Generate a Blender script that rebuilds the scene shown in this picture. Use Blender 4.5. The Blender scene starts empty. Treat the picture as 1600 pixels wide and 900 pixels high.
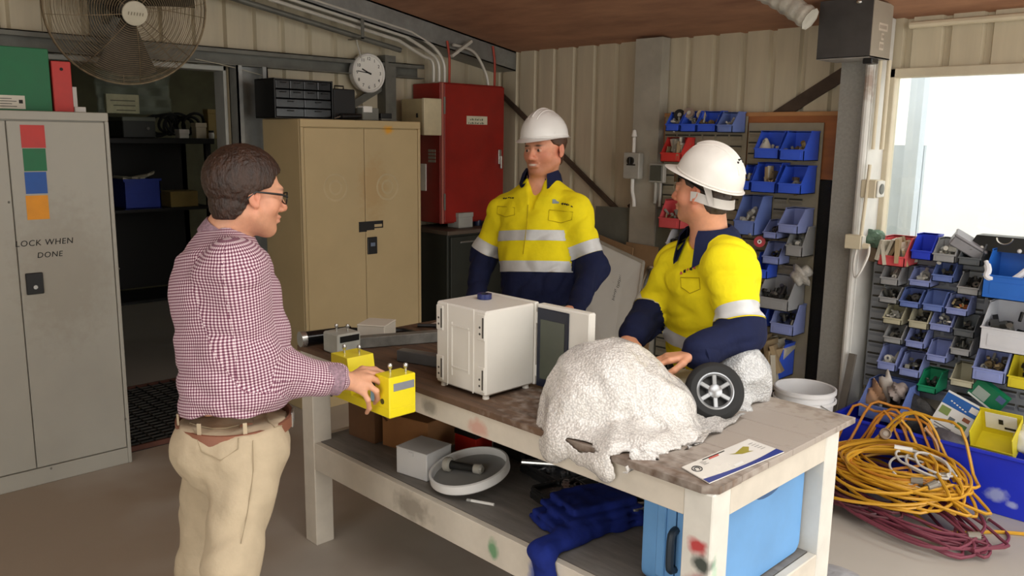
import bpy, bmesh, math, random
import numpy as np
from mathutils import Vector, Matrix
random.seed(7)
rng = np.random.default_rng(7)
scene = bpy.context.scene
C = scene.collection
PI = math.pi

# ------------------------------------------------------------------ camera
EYE = np.array([0.0, 0.0, 1.74])
FPX, YAW, PITCH, ROLL = 1313.0, 0.791217, 0.177675, 0.0133125
def _rot(y, p, r):
    cy, sy = math.cos(y), math.sin(y)
    fwd = np.array([-sy*math.cos(p), cy*math.cos(p), -math.sin(p)])
    right = np.array([cy, sy, 0.0]); up = np.cross(right, fwd)
    c, s = math.cos(r), math.sin(r)
    return np.array([[c, -s, 0], [s, c, 0], [0, 0, 1]]) @ np.array([right, -up, fwd])
CR = _rot(YAW, PITCH, ROLL)
cam_data = bpy.data.cameras.new('camera')
cam_data.sensor_width = 36.0
cam_data.lens = FPX/1600.0*36.0
cam_data.clip_start = 0.05
cam = bpy.data.objects.new('camera', cam_data)
C.objects.link(cam)
cam.matrix_world = Matrix(((CR[0][0], -CR[1][0], -CR[2][0], EYE[0]), (CR[0][1], -CR[1][1], -CR[2][1], EYE[1]), (CR[0][2], -CR[1][2], -CR[2][2], EYE[2]), (0, 0, 0, 1)))
scene.camera = cam

# ------------------------------------------------------------------ world, daylight, exposure
world = bpy.data.worlds.new('overcast_sky'); scene.world = world
world.use_nodes = True
bg = world.node_tree.nodes['Background']
bg.inputs[0].default_value = (1.0, 0.985, 0.955, 1)
bg.inputs[1].default_value = 3.2
def portal(loc, rot, sx, sy):
    ld = bpy.data.lights.new('daylight_portal', 'AREA'); ld.shape = 'RECTANGLE'; ld.size = sx; ld.size_y = sy
    ld.cycles.is_portal = True
    o = bpy.data.objects.new('daylight_portal', ld); C.objects.link(o); o.location = loc; o.rotation_euler = rot
    return o
portal((1.75, 2.7, 1.35), (0, PI/2, 0), 2.7, 4.2)         # the open roller door on the +X side
portal((.15, 1.25, 3.02), (-.1635, 0, 0), 2.5, 3.5)           # unseen roof opening added for top light
portal((-.4, -2.72, 1.3), (PI/2, 0, 0), 3.0, 2.6)             # unseen opening added in the back wall for frontal light
portal((-0.9, 4.93, 1.64), (-PI/2, 0, 0), 2.0, 0.9)       # the window above the bins
vs = scene.view_settings
vs.view_transform = 'Standard'; vs.look = 'None'; vs.gamma = 1.0; vs.exposure = 0.18; vs.use_curve_mapping = False

# ------------------------------------------------------------------ measuring helpers (photo pixel -> point on a real plane)
def ray(px, py): return CR.T @ np.array([px-800.0, py-450.0, FPX])
def on(px, py, ax, val):
    d = ray(px, py); t = (val-EYE[ax])/d[ax]; return Vector(EYE+t*d)
def onX(px, py, x): return on(px, py, 0, x)
def onY(px, py, y): return on(px, py, 1, y)
def onZ(px, py, z): return on(px, py, 2, z)
def dep(px, py, z): return Vector(EYE+ray(px, py)*z/FPX)

# ------------------------------------------------------------------ materials
def lin(h):
    if isinstance(h, str):
        h = h.lstrip('#'); c = [int(h[i:i+2], 16)/255 for i in (0, 2, 4)]
        return tuple(x/12.92 if x <= .04045 else ((x+.055)/1.055)**2.4 for x in c)
    return h
MATS = {}
def M(name, col, rough=.55, metal=0.0, var=.12, scale=6.0, bump=0.0, bscale=60.0, col2=None, stains=(), stretch=(1, 1, 1), detail=4.0, spec=.5, coat=0.0, alpha=1.0, trans=0.0, rvar=.1, sscale=30.0):
    if name in MATS: return MATS[name]
    m = bpy.data.materials.new(name); m.use_nodes = True; MATS[name] = m
    nt = m.node_tree; N = nt.nodes; K = nt.links
    b = N['Principled BSDF']
    c = lin(col); c2 = lin(col2) if col2 else tuple(x*(1-var*2) for x in c)
    tc = N.new('ShaderNodeTexCoord'); mp = N.new('ShaderNodeMapping'); mp.inputs['Scale'].default_value = stretch
    K.new(tc.outputs['Object'], mp.inputs['Vector'])
    nz = N.new('ShaderNodeTexNoise'); nz.inputs['Scale'].default_value = scale; nz.inputs['Detail'].default_value = detail; nz.inputs['Roughness'].default_value = .6
    K.new(mp.outputs['Vector'], nz.inputs['Vector'])
    rp = N.new('ShaderNodeValToRGB'); rp.color_ramp.elements[0].position = .32; rp.color_ramp.elements[1].position = .68
    rp.color_ramp.elements[0].color = (*c2, 1); rp.color_ramp.elements[1].color = (*c, 1)
    K.new(nz.outputs['Fac'], rp.inputs['Fac'])
    out = rp.outputs['Color']
    if stains:
        ge = N.new('ShaderNodeNewGeometry')
        for (cen, rad, sc, amt) in stains:
            sb = N.new('ShaderNodeVectorMath'); sb.operation = 'SUBTRACT'; sb.inputs[1].default_value = cen
            K.new(ge.outputs['Position'], sb.inputs[0])
            dv = N.new('ShaderNodeVectorMath'); dv.operation = 'DIVIDE'; dv.inputs[1].default_value = rad
            K.new(sb.outputs[0], dv.inputs[0])
            ln = N.new('ShaderNodeVectorMath'); ln.operation = 'LENGTH'; K.new(dv.outputs[0], ln.inputs[0])
            n2 = N.new('ShaderNodeTexNoise'); n2.inputs['Scale'].default_value = sscale; K.new(tc.outputs['Object'], n2.inputs['Vector'])
            ad = N.new('ShaderNodeMath'); ad.operation = 'ADD'; K.new(ln.outputs['Value'], ad.inputs[0]); K.new(n2.outputs['Fac'], ad.inputs[1])
            mr = N.new('ShaderNodeMapRange'); mr.inputs['From Min'].default_value = 1.55; mr.inputs['From Max'].default_value = .95
            mr.inputs['To Min'].default_value = 0; mr.inputs['To Max'].default_value = amt
            K.new(ad.outputs[0], mr.inputs['Value'])
            mx = N.new('ShaderNodeMix'); mx.data_type = 'RGBA'; K.new(mr.outputs[0], mx.inputs[0]); K.new(out, mx.inputs[6]); mx.inputs[7].default_value = (*lin(sc), 1)
            out = mx.outputs[2]
    K.new(out, b.inputs['Base Color'])
    if rvar:
        rr = N.new('ShaderNodeMapRange'); rr.inputs['To Min'].default_value = max(.03, rough-rvar); rr.inputs['To Max'].default_value = min(1, rough+rvar)
        K.new(nz.outputs['Fac'], rr.inputs['Value']); K.new(rr.outputs[0], b.inputs['Roughness'])
    else: b.inputs['Roughness'].default_value = rough
    b.inputs['Metallic'].default_value = metal
    b.inputs['Specular IOR Level'].default_value = spec
    b.inputs['Coat Weight'].default_value = coat
    b.inputs['Alpha'].default_value = alpha
    b.inputs['Transmission Weight'].default_value = trans
    if bump:
        nb = N.new('ShaderNodeTexNoise'); nb.inputs['Scale'].default_value = bscale; nb.inputs['Detail'].default_value = 3
        K.new(mp.outputs['Vector'], nb.inputs['Vector'])
        bp = N.new('ShaderNodeBump'); bp.inputs['Strength'].default_value = bump; bp.inputs['Distance'].default_value = .01
        K.new(nb.outputs['Fac'], bp.inputs['Height']); K.new(bp.outputs['Normal'], b.inputs['Normal'])
    return m

# ------------------------------------------------------------------ mesh builder (all coordinates are world coordinates)
WLOC = {}
class MB:
    def __init__(s, T=None): s.v = []; s.f = []; s.mi = []; s.T = T
    def add(s, vs, fs, mi=0):
        o = len(s.v)
        if s.T is not None: vs = [s.T @ Vector(p) for p in vs]
        s.v.extend([tuple(p) for p in vs])
        for f in fs: s.f.append([o+i for i in f]); s.mi.append(mi)
        return s
    def box(s, a, b, bev=0.0, mi=0):
        x0, y0, z0 = [min(a[i], b[i]) for i in range(3)]; x1, y1, z1 = [max(a[i], b[i]) for i in range(3)]
        if bev <= 0:
            vs = [(x, y, z) for z in (z0, z1) for y in (y0, y1) for x in (x0, x1)]
            return s.add(vs, [(0, 2, 3, 1), (4, 5, 7, 6), (0, 1, 5, 4), (2, 6, 7, 3), (0, 4, 6, 2), (1, 3, 7, 5)], mi)
        bev = min(bev, (x1-x0)*.45, (y1-y0)*.45, (z1-z0)*.45)
        vs = []; idx = {}
        X = (x0, x1); Y = (y0, y1); Z = (z0, z1)
        for i in (0, 1):
            for j in (0, 1):
                for k in (0, 1):
                    sx, sy, sz = (1 if i == 0 else -1), (1 if j == 0 else -1), (1 if k == 0 else -1)
                    idx[i, j, k, 0] = len(vs); vs.append((X[i], Y[j]+sy*bev, Z[k]+sz*bev))
                    idx[i, j, k, 1] = len(vs); vs.append((X[i]+sx*bev, Y[j], Z[k]+sz*bev))
                    idx[i, j, k, 2] = len(vs); vs.append((X[i]+sx*bev, Y[j]+sy*bev, Z[k]))
        fs = []
        I = lambda i, j, k, a: idx[i, j, k, a]
        for i in (0, 1):
            q = [I(i, 0, 0, 0), I(i, 1, 0, 0), I(i, 1, 1, 0), I(i, 0, 1, 0)]; fs.append(q if i else q[::-1])
            q = [I(0, i, 0, 1), I(0, i, 1, 1), I(1, i, 1, 1), I(1, i, 0, 1)]; fs.append(q if i else q[::-1])
            q = [I(0, 0, i, 2), I(1, 0, i, 2), I(1, 1, i, 2), I(0, 1, i, 2)]; fs.append(q if i else q[::-1])
        for i in (0, 1):
            for j in (0, 1):
                q = [I(i, j, 0, 0), I(i, j, 1, 0), I(i, j, 1, 1), I(i, j, 0, 1)]; fs.append(q if (i+j) % 2 else q[::-1])
                q = [I(i, 0, j, 0), I(i, 1, j, 0), I(i, 1, j, 2), I(i, 0, j, 2)]; fs.append(q if (i+j) % 2 == 0 else q[::-1])
                q = [I(0, i, j, 1), I(1, i, j, 1), I(1, i, j, 2), I(0, i, j, 2)]; fs.append(q if (i+j) % 2 else q[::-1])
                for k in (0, 1):
                    q = [I(i, j, k, 0), I(i, j, k, 1), I(i, j, k, 2)]; fs.append(q if (i+j+k) % 2 else q[::-1])
        return s.add(vs, fs, mi)
    def obox(s, cen, size, rot, bev=0.0, mi=0):
        t = s.T; A = Matrix.Translation(Vector(cen)) @ rot.to_4x4()
        s.T = A if t is None else t @ A
        s.box((-size[0]/2, -size[1]/2, -size[2]/2), (size[0]/2, size[1]/2, size[2]/2), bev, mi); s.T = t
        return s
    def bar(s, p0, p1, w, h, bev=0.0, mi=0, up=(0, 0, 1)):
        p0, p1 = Vector(p0), Vector(p1); d = (p1-p0); L = d.length; d.normalize(); u = Vector(up)
        x = d.cross(u)
        if x.length < 1e-4: x = d.cross(Vector((1, 0, 0)))
        x.normalize(); z = x.cross(d)
        R = Matrix((x, d, z)).transposed()
        return s.obox((p0+p1)/2, (w, L, h), R, bev, mi)
    def cyl(s, p0, p1, r0, r1=None, n=14, cap=True, mi=0):
        r1 = r0 if r1 is None else r1
        p0, p1 = Vector(p0), Vector(p1); d = (p1-p0).normalized()
        a = d.orthogonal().normalized(); b = d.cross(a)
        vs = []
        for k in range(n):
            t = 2*PI*k/n; e = a*math.cos(t)+b*math.sin(t); vs += [p0+e*r0, p1+e*r1]
        fs = [(2*k, 2*((k+1) % n), 2*((k+1) % n)+1, 2*k+1) for k in range(n)]
        if cap: fs += [tuple(2*k for k in range(n))[::-1], tuple(2*k+1 for k in range(n))]
        return s.add(vs, fs, mi)
    def lathe(s, prof, cen=(0, 0, 0), axis=(0, 0, 1), n=24, mi=0, xdir=None, sx=1.0):
        ax = Vector(axis).normalized(); a = Vector(xdir).normalized() if xdir else ax.orthogonal().normalized(); b = ax.cross(a); cen = Vector(cen)
        vs = []
        for (r, z) in prof:
            for k in range(n):
                t = 2*PI*k/n; vs.append(cen+ax*z+(a*math.cos(t)*sx+b*math.sin(t))*r)
        fs = []
        for i in range(len(prof)-1):
            for k in range(n):
                fs.append((i*n+k, i*n+(k+1) % n, (i+1)*n+(k+1) % n, (i+1)*n+k))
        closed = prof[0] == prof[-1]
        if prof[0][0] > 1e-5 and not closed: fs.append(tuple(range(n))[::-1])
        if prof[-1][0] > 1e-5 and not closed: fs.append(tuple((len(prof)-1)*n+k for k in range(n)))
        return s.add(vs, fs, mi)
    def tube(s, pts, r, n=6, closed=False, mi=0, cap=True):
        pts = [Vector(p) for p in pts]; m = len(pts)
        rs = r if isinstance(r, (list, tuple)) else [r]*m
        vs = []; ref = None
        for i in range(m):
            if closed: d = pts[(i+1) % m]-pts[i-1]
            else: d = pts[min(i+1, m-1)]-pts[max(i-1, 0)]
            if d.length < 1e-9: d = Vector((0, 0, 1))
            d.normalize()
            if ref is None: ref = d.orthogonal().normalized()
            ref = (ref-d*ref.dot(d))
            if ref.length < 1e-5: ref = d.orthogonal()
            ref.normalize(); b = d.cross(ref)
            for k in range(n):
                t = 2*PI*k/n; vs.append(pts[i]+(ref*math.cos(t)+b*math.sin(t))*rs[i])
        fs = []
        for i in range(m if closed else m-1):
            j = (i+1) % m
            for k in range(n): fs.append((i*n+k, i*n+(k+1) % n, j*n+(k+1) % n, j*n+k))
        if not closed and cap: fs += [tuple(range(n))[::-1], tuple((m-1)*n+k for k in range(n))]
        return s.add(vs, fs, mi)
    def prism(s, poly, ext, mi=0):
        poly = [Vector(p) for p in poly]; e = Vector(ext); n = len(poly)
        nrm = Vector((0, 0, 0))
        for i in range(n): nrm += poly[i].cross(poly[(i+1) % n])
        if nrm.dot(e) > 0: poly = poly[::-1]
        vs = poly+[p+e for p in poly]
        fs = [tuple(range(n)), tuple(range(2*n-1, n-1, -1))]
        fs += [(i, i+n, (i+1) % n+n, (i+1) % n) for i in range(n)]
        return s.add(vs, fs, mi)
    def sphere(s, c, r, n=12, m=8, mi=0):
        r = (r, r, r) if not isinstance(r, (tuple, list)) else r
        c = Vector(c); vs = [c+Vector((0, 0, r[2]))]
        for i in range(1, m):
            a = PI*i/m
            for k in range(n):
                t = 2*PI*k/n; vs.append(c+Vector((r[0]*math.sin(a)*math.cos(t), r[1]*math.sin(a)*math.sin(t), r[2]*math.cos(a))))
        vs.append(c-Vector((0, 0, r[2]))); fs = []
        for k in range(n):
            fs.append((0, 1+k, 1+(k+1) % n)); fs.append((len(vs)-1, 1+(m-2)*n+(k+1) % n, 1+(m-2)*n+k))
        for i in range(m-2):
            for k in range(n): fs.append((1+i*n+k, 1+(i+1)*n+k, 1+(i+1)*n+(k+1) % n, 1+i*n+(k+1) % n))
        return s.add(vs, fs, mi)
    def quad(s, *p, mi=0): return s.add(p, [tuple(range(len(p)))], mi)
    def build(s, name, mats, parent=None, smooth=True, origin=None, angle=35):
        if parent is not None: o0 = WLOC[parent.name]
        elif origin is not None: o0 = Vector(origin)
        else:
            A = np.array(s.v); o0 = Vector(((A[:, 0].min()+A[:, 0].max())/2, (A[:, 1].min()+A[:, 1].max())/2, A[:, 2].min()))
        me = bpy.data.meshes.new(name)
        me.from_pydata([(p[0]-o0[0], p[1]-o0[1], p[2]-o0[2]) for p in s.v], [], s.f)
        for m in (mats if isinstance(mats, (list, tuple)) else [mats]): me.materials.append(m)
        if any(s.mi): me.polygons.foreach_set('material_index', s.mi)
        if smooth:
            me.polygons.foreach_set('use_smooth', [True]*len(me.polygons)); me.set_sharp_from_angle(angle=math.radians(angle))
        return link(name, me, parent, o0)
def link(name, me, parent, o0):
    o = bpy.data.objects.new(name, me); C.objects.link(o)
    if parent is not None: o.parent = parent
    else: o.location = o0
    WLOC[o.name] = Vector(o0)
    return o
def tag(o, label, cat, group=None, kind=None):
    o['label'] = label; o['category'] = cat
    if group: o['group'] = group
    if kind: o['kind'] = kind
    return o
def thing(name, label, cat, loc, group=None):
    o = bpy.data.objects.new(name, None); C.objects.link(o); o.location = loc; o.empty_display_size = .05
    WLOC[o.name] = Vector(loc)
    return tag(o, label, cat, group)
def structure(o, label=None):
    o['kind'] = 'structure'
    if label: o['label'] = label
    return o
def srt(name, loc, label):
    o = bpy.data.objects.new(name, None); C.objects.link(o); o.location = loc; WLOC[o.name] = Vector(loc); return structure(o, label)
def text(name, s, size, mat, parent, origin, xdir, updir, depth=.0006, shear=0.0, spacing=1.0):
    cu = bpy.data.curves.new('lettering', 'FONT'); cu.body = s; cu.size = size; cu.extrude = depth; cu.shear = shear; cu.align_x = 'CENTER'; cu.align_y = 'CENTER'; cu.space_character = spacing
    cu.resolution_u = 3
    t = bpy.data.objects.new('lettering', cu); C.objects.link(t)
    bpy.context.view_layer.update()
    me = bpy.data.meshes.new_from_object(t.evaluated_get(bpy.context.evaluated_depsgraph_get()))
    bpy.data.objects.remove(t); bpy.data.curves.remove(cu)
    x = Vector(xdir).normalized(); u = Vector(updir); u = (u-x*u.dot(x)).normalized(); n = x.cross(u)
    Mx = Matrix((x, u, n)).transposed().to_4x4(); Mx.translation = Vector(origin)-WLOC[parent.name]
    me.transform(Mx); me.materials.clear(); me.materials.append(mat)
    me.name = name
    return link(name, me, parent, WLOC[parent.name])
def smooth_path(pts, n=8, closed=False):
    P = [Vector(p) for p in pts]; m = len(P); out = []
    for i in range(m if closed else m-1):
        if closed: a, b, c, d = P[i-1], P[i], P[(i+1) % m], P[(i+2) % m]
        else: a, b, c, d = P[max(i-1, 0)], P[i], P[i+1], P[min(i+2, m-1)]
        for k in range(n):
            t = k/n
            out.append(.5*((2*b)+(c-a)*t+(2*a-5*b+4*c-d)*t*t+(3*b-a-3*c+d)*t**3))
    if not closed: out.append(P[-1])
    return out

# shared materials
steel = M('galvanised_steel', '#9a9c99', .45, .55, var=.12, scale=12, bump=.05)
dsteel = M('dull_grey_steel', '#77776f', .55, .35, var=.15, scale=9)
white_pl = M('white_plastic', '#e6e4de', .45, var=.03)
cream_pl = M('cream_plastic', '#d8cdb2', .5, var=.05)
black_pl = M('black_plastic', '#141414', .42, var=.1)
black_rb = M('black_rubber', '#1b1b1b', .75, var=.15)
chrome = M('bright_metal', '#c9c9c6', .25, .9, var=.05)
ink = M('black_ink', '#1c1b1a', .7, var=.05)
# ================================================================== the shed
L, W = -5.11, 4.812
def ceil_z(y): return 2.40+(W-y)*.165
sheet = M('ribbed_wall_sheet', '#cbc0a6', .5, .1, var=.07, scale=3, stretch=(4, 4, .5), bump=.03, bscale=8)
concrete = M('worn_concrete', '#bcb5ab', .62, var=.07, scale=1.2, detail=5, sscale=2.2, bump=.05, bscale=25, stains=[((-3.6, .5, 0), (1.9, 1.5, .3), '#95816a', .7), ((-2.4, 2.6, 0), (1.2, .9, .3), '#98897a', .6), ((-4.5, 2.0, 0), (.9, .7, .3), '#8f7a62', .7)])
ply = M('stained_brown_ceiling_board', '#b98a6b', .7, var=.16, scale=2.2, detail=9, stretch=(1, 3, 1), bump=.05, col2='#936850')
m = MB(); m.box((-9.0, -3.6, -.12), (9.0, 9.0, 0)); structure(m.build('floor', concrete, smooth=False), 'grey stained concrete floor')
# ceiling: sloping boards
SK = (-1.1, 1.4, -.5, 3.0)                             # unseen opening added to the roof to brighten upward faces
m = MB()
for (xa, xb, ya, yb) in ((-5.3, 1.9, SK[3], W+.25), (-5.3, 1.9, -2.7, SK[2]), (-5.3, SK[0], SK[2], SK[3]), (SK[1], 1.9, SK[2], SK[3])):
    m.add([(x, y, ceil_z(y)+z) for y in (ya, yb) for x in (xa, xb) for z in (0, .06)], [(0, 1, 3, 2), (4, 6, 7, 5), (0, 4, 5, 1), (2, 3, 7, 6), (0, 2, 6, 4), (1, 5, 7, 3)])
structure(m.build('ceiling', ply, smooth=False), 'low sloping ceiling of brown stained board')

def corrug(parent, axis, fixed, a0, a1, z0, ztop, sgn, phase=0.0, pitch=.2, mat=None):
    """ribbed sheets with channels pressed outwards; one object per sheet of four ribs"""
    pts = []; t = math.floor((a0-phase)/pitch)*pitch+phase
    prof = [(0, 0), (.012, 1), (.040, 1), (.052, 0), (.2, 0)]
    xs = []
    while t < a1+pitch:
        for (u, d) in prof[:-1]: xs.append((t+u, d))
        t += pitch
    def depth(a):
        for i in range(len(xs)-1):
            if xs[i][0] <= a <= xs[i+1][0]:
                f = (a-xs[i][0])/(xs[i+1][0]-xs[i][0]); return xs[i][1]*(1-f)+xs[i+1][1]*f
        return 0
    cuts = [a0]; t = math.floor((a0-phase)/(pitch*4))*pitch*4+phase+.1
    while t < a1:
        if t > a0+.02 and t < a1-.02: cuts.append(t)
        t += pitch*4
    cuts.append(a1)
    for c0, c1 in zip(cuts, cuts[1:]):
        st = [(c0, depth(c0))]+[x for x in xs if c0+1e-4 < x[0] < c1-1e-4]+[(c1, depth(c1))]
        m = MB()
        for (p, d), (q, e) in zip(st, st[1:]):
            vs = []
            for (u, w) in ((p, d), (q, e)):
                f = fixed+sgn*.028*w
                for z in (z0, ztop(u)):
                    vs.append((f, u, z) if axis == 1 else (u, f, z))
            m.add(vs, [(0, 2, 3, 1)] if (axis == 1) == (sgn > 0) else [(0, 1, 3, 2)])
        # back skin gives the sheet its thickness and shuts the light out
        g = fixed+sgn*.034
        vs = [((g, u, z) if axis == 1 else (u, g, z)) for u in (c0, c1) for z in (z0, ztop(u))]
        m.add(vs, [(0, 1, 3, 2)])
        m.build('wall_sheet', mat or sheet, parent, smooth=False)

wr = srt('wall_right', (-1.7, W, 0), 'cream ribbed steel wall with the window and bin racks')
WX0, WX1, WZ0, WZ1 = -1.915, .10, 1.215, 2.085        # window opening
topR = lambda u: ceil_z(W)+.02
corrug(wr, 0, W, L, WX0, 0, topR, 1, phase=-3.271, pitch=.198)
corrug(wr, 0, W, WX0, WX1, 0, lambda u: WZ0, 1, phase=-3.271, pitch=.198)
corrug(wr, 0, W, WX0, WX1, WZ1, topR, 1, phase=-3.271, pitch=.198)
corrug(wr, 0, W, WX1, 1.75, 0, topR, 1, phase=-3.271, pitch=.198)
wl = srt('wall_left', (L, 2.0, 0), 'cream ribbed steel wall with the doorway, clock and fan')
DY0, DY1, DZ = 1.36, 2.50, 2.15                        # doorway to the store room
corrug(wl, 1, L, -2.6, DY0, 0, lambda u: ceil_z(u)+.02, -1, phase=.08)
corrug(wl, 1, L, DY0, DY1, DZ, lambda u: ceil_z(u)+.02, -1, phase=.08)
corrug(wl, 1, L, DY1, W, 0, lambda u: ceil_z(u)+.02, -1, phase=.08)
wb = srt('wall_back', (-1.7, -2.6, 0), 'ribbed steel wall behind the photographer')
corrug(wb, 0, -2.6, L, -1.9, 0, lambda u: ceil_z(-2.6)+.02, -1); corrug(wb, 0, -2.6, -1.9, 1.1, 2.6, lambda u: ceil_z(-2.6)+.02, -1); corrug(wb, 0, -2.6, 1.1, 1.75, 0, lambda u: ceil_z(-2.6)+.02, -1)  # gap between these sheets is an unseen opening added for frontal light
# the roller door side: only the header and the jambs stand, the door is up
m = MB(); m.box((1.75, -2.6, 2.72), (1.85, W, 3.7)); m.box((1.75, -2.6, 0), (1.85, .6, 2.72)); structure(m.build('wall_front', sheet, smooth=False), 'wall beside the open roller door')

# steel framing
m = MB()
def cee_y(x, y0, y1, z0, z1, d=.09):
    m.box((x, y0, z0), (x+d, y1, z0+.006)); m.box((x, y0, z1-.006), (x+d, y1, z1)); m.box((x, y0, z0), (x+.006, y1, z1)); m.box((x+d-.006, y0, z1-.03), (x+d, y1, z1))
cee_y(L+.002, -2.5, 4.02, 2.155, 2.255)
structure(m.build('trim_1', dsteel, smooth=False), 'horizontal grey steel girt above the doorway')
m = MB()
y0, y1 = -2.5, W-.01
for (xa, xb, za, zb) in ((L+.01, L+.26, -.012, -.002), (L+.25, L+.26, -.15, -.002), (L+.01, L+.26, -.15, -.142)):
    m.add([(x, y, ceil_z(y)+z) for y in (y0, y1) for x in (xa, xb) for z in (za, zb)], [(0, 1, 3, 2), (4, 6, 7, 5), (0, 4, 5, 1), (2, 3, 7, 6), (0, 2, 6, 4), (1, 5, 7, 3)])
structure(m.build('trim_2', steel, smooth=False), 'sloping galvanised rafter under the ceiling along the left wall')
# door frame: channel posts + header
fr = srt('door_1', (L, 2.0, 0), 'open steel framed doorway into the dark store room')
pale = M('door_frame_grey', '#a8a9a2', .5, .2, var=.1)
m = MB(); m.box((L-.10, DY1-.02, 0), (L+.03, DY1, DZ), .003); m.build('door_jamb', pale, fr)
m = MB(); m.box((L-.10, DY0, 0), (L+.03, DY0+.03, DZ), .003); m.build('door_jamb', pale, fr)
m = MB(); m.box((L-.10, DY0, DZ-.03), (L+.03, DY1, DZ), .003); m.build('door_head', pale, fr)
m = MB(); m.box((L+.0, 2.53, 0), (L+.012, 2.74, 2.155)); m.box((L, 2.53, 0), (L+.11, 2.54, 2.155)); m.box((L, 2.73, 0), (L+.11, 2.74, 2.155)); m.box((L+.10, 2.53, 0), (L+.11, 2.565, 2.155)); m.box((L+.10, 2.705, 0), (L+.11, 2.74, 2.155))
structure(m.build('trim_3', steel, smooth=False), 'upright steel channel post beside the doorway')
m = MB(); m.box((-3.60, W-.11, 0), (-3.40, W-.005, 2.40)); m.box((-3.40, W-.11, 0), (-3.385, W-.02, 2.40))
structure(m.build('trim_4', M('painted_grey_post', '#b5b0a2', .55, .1, var=.1), smooth=False), 'upright steel post against the ribbed wall')
# upright near the corner beside the red cabinet
m = MB(); m.box((L+.0, 3.66, 0), (L+.09, 3.76, 2.30)); m.box((L+.09, 3.66, 0), (L+.10, 3.69, 2.3))
structure(m.build('trim_5', dsteel, smooth=False), 'steel upright to the left of the red cabinet')
# diagonal bracing
brn = M('rusty_brown_steel', '#5b4a3c', .7, .2, var=.25)
m = MB(); m.bar((-5.05, W-.02, 2.12), (-3.72, W-.02, 1.20), .012, .045, up=(0, 1, 0)); m.bar((-5.05, W-.035, 2.12), (-3.72, W-.035, 1.20), .04, .006, up=(0, 1, 0))
structure(m.build('trim_6', brn, smooth=False), 'brown diagonal brace falling from the corner to the right')
m = MB(); m.bar((-2.16, W-.006, 2.14), (-3.68, W-.006, 1.24), .075, .010, up=(0, 1, 0))
structure(m.build('trim_7', brn, smooth=False), 'brown diagonal brace falling from the post to the left')
m = MB(); m.bar((L+.05, 3.70, 2.10), (L+.05, 3.10, 1.78), .012, .05)
structure(m.build('trim_8', dsteel, smooth=False), 'short diagonal brace below the clock')
# main post on the right; light on its right face is put into the colour
post_g = M('mottled_grey_post', '#989690', .7, .1, var=.09, scale=70)
post_w = M('pale_lit_post', '#d9d8d2', .6, var=.08, scale=5, stains=[((-1.95, 4.5, 2.05), (.12, .12, .12), '#8a6a52', .7)])
m = MB(); m.box((-2.115, 4.60, 0), (-1.965, W-.005, 2.4))
structure(m.build('trim_9', post_g, smooth=False), 'thick grey post between the two bin racks')
m = MB(); m.box((-1.965, 4.585, 0), (-1.925, W-.005, 2.4), .004)
structure(m.build('trim_10', post_w, smooth=False), 'pale lit right side of the thick post')

# window above the second rack
frm = M('cream_window_frame', '#cfc4ab', .5, var=.08)
win = srt('window_1', (-.9, W, WZ0), 'bright window above the bins with a cream frame')
m = MB()
m.box((WX0-.045, W-.025, WZ1), (WX1+.05, W+.05, WZ1+.05), .004); m.box((WX0-.05, W-.025, WZ0-.04), (WX0+.02, W+.05, WZ1+.05), .004)
m.box((WX1-.02, W-.025, WZ0-.04), (WX1+.05, W+.05, WZ1+.05), .004); m.box((WX0, W-.03, WZ0-.03), (WX1, W+.05, WZ0), .004)
m.build('window_frame', frm, win)
gm = bpy.data.materials.new('window_glass'); gm.use_nodes = True; MATS['window_glass'] = gm
nt = gm.node_tree; nt.nodes.clear(); go = nt.nodes.new('ShaderNodeOutputMaterial'); gt = nt.nodes.new('ShaderNodeBsdfTransparent'); gt.inputs[0].default_value = (.93, .95, .95, 1); gg = nt.nodes.new('ShaderNodeBsdfGlossy'); gg.inputs['Roughness'].default_value = .03; gx = nt.nodes.new('ShaderNodeMixShader'); gx.inputs[0].default_value = .06
nt.links.new(gt.outputs[0], gx.inputs[1]); nt.links.new(gg.outputs[0], gx.inputs[2]); nt.links.new(gx.outputs[0], go.inputs[0])
m = MB(); m.box((WX0, W+.02, WZ0), (WX1, W+.024, WZ1)); m.build('pane', gm, win, smooth=False)
a_ = onY(1412, 250, 6.2); b_ = onY(1433, 250, 6.2); m = MB(); m.box((a_.x, 6.2, 0), (b_.x, 6.3, 3.4)); structure(m.build('trim_11', M('pale_blue_outside_post', '#c3cdd6', .6, var=.04), smooth=False), 'pale bluish post outside the window')
m = MB(); m.box((a_.x-.2, 6.32, 0), (b_.x+.0, 6.36, 1.72)); structure(m.build('trim_12', M('pale_grey_outside_panel', '#bcc6ce', .6, var=.04), smooth=False), 'pale low panel outside the window')
# pale building and paving outside the window
m = MB(); m.box((-6.0, 7.6, 0), (3.0, 7.8, 4.0)); structure(m.build('wall_outside', M('white_outside_wall', '#f2f2f0', .7, var=.02), smooth=False), 'pale wall of the next building seen through the window')

# store room beyond the doorway
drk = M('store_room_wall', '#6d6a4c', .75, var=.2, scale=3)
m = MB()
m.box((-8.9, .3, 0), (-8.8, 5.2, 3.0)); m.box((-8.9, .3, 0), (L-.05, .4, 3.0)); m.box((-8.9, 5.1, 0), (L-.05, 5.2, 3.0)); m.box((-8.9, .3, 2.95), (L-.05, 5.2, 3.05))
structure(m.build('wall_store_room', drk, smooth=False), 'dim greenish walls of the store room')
# ================================================================== left side
def door_panel(name, mat, parent, x, y0, y1, z0, z1, t=.018):
    m = MB(); m.box((x-t, y0, z0), (x, y1, z1), .003); return m.build(name, mat, parent)
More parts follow.
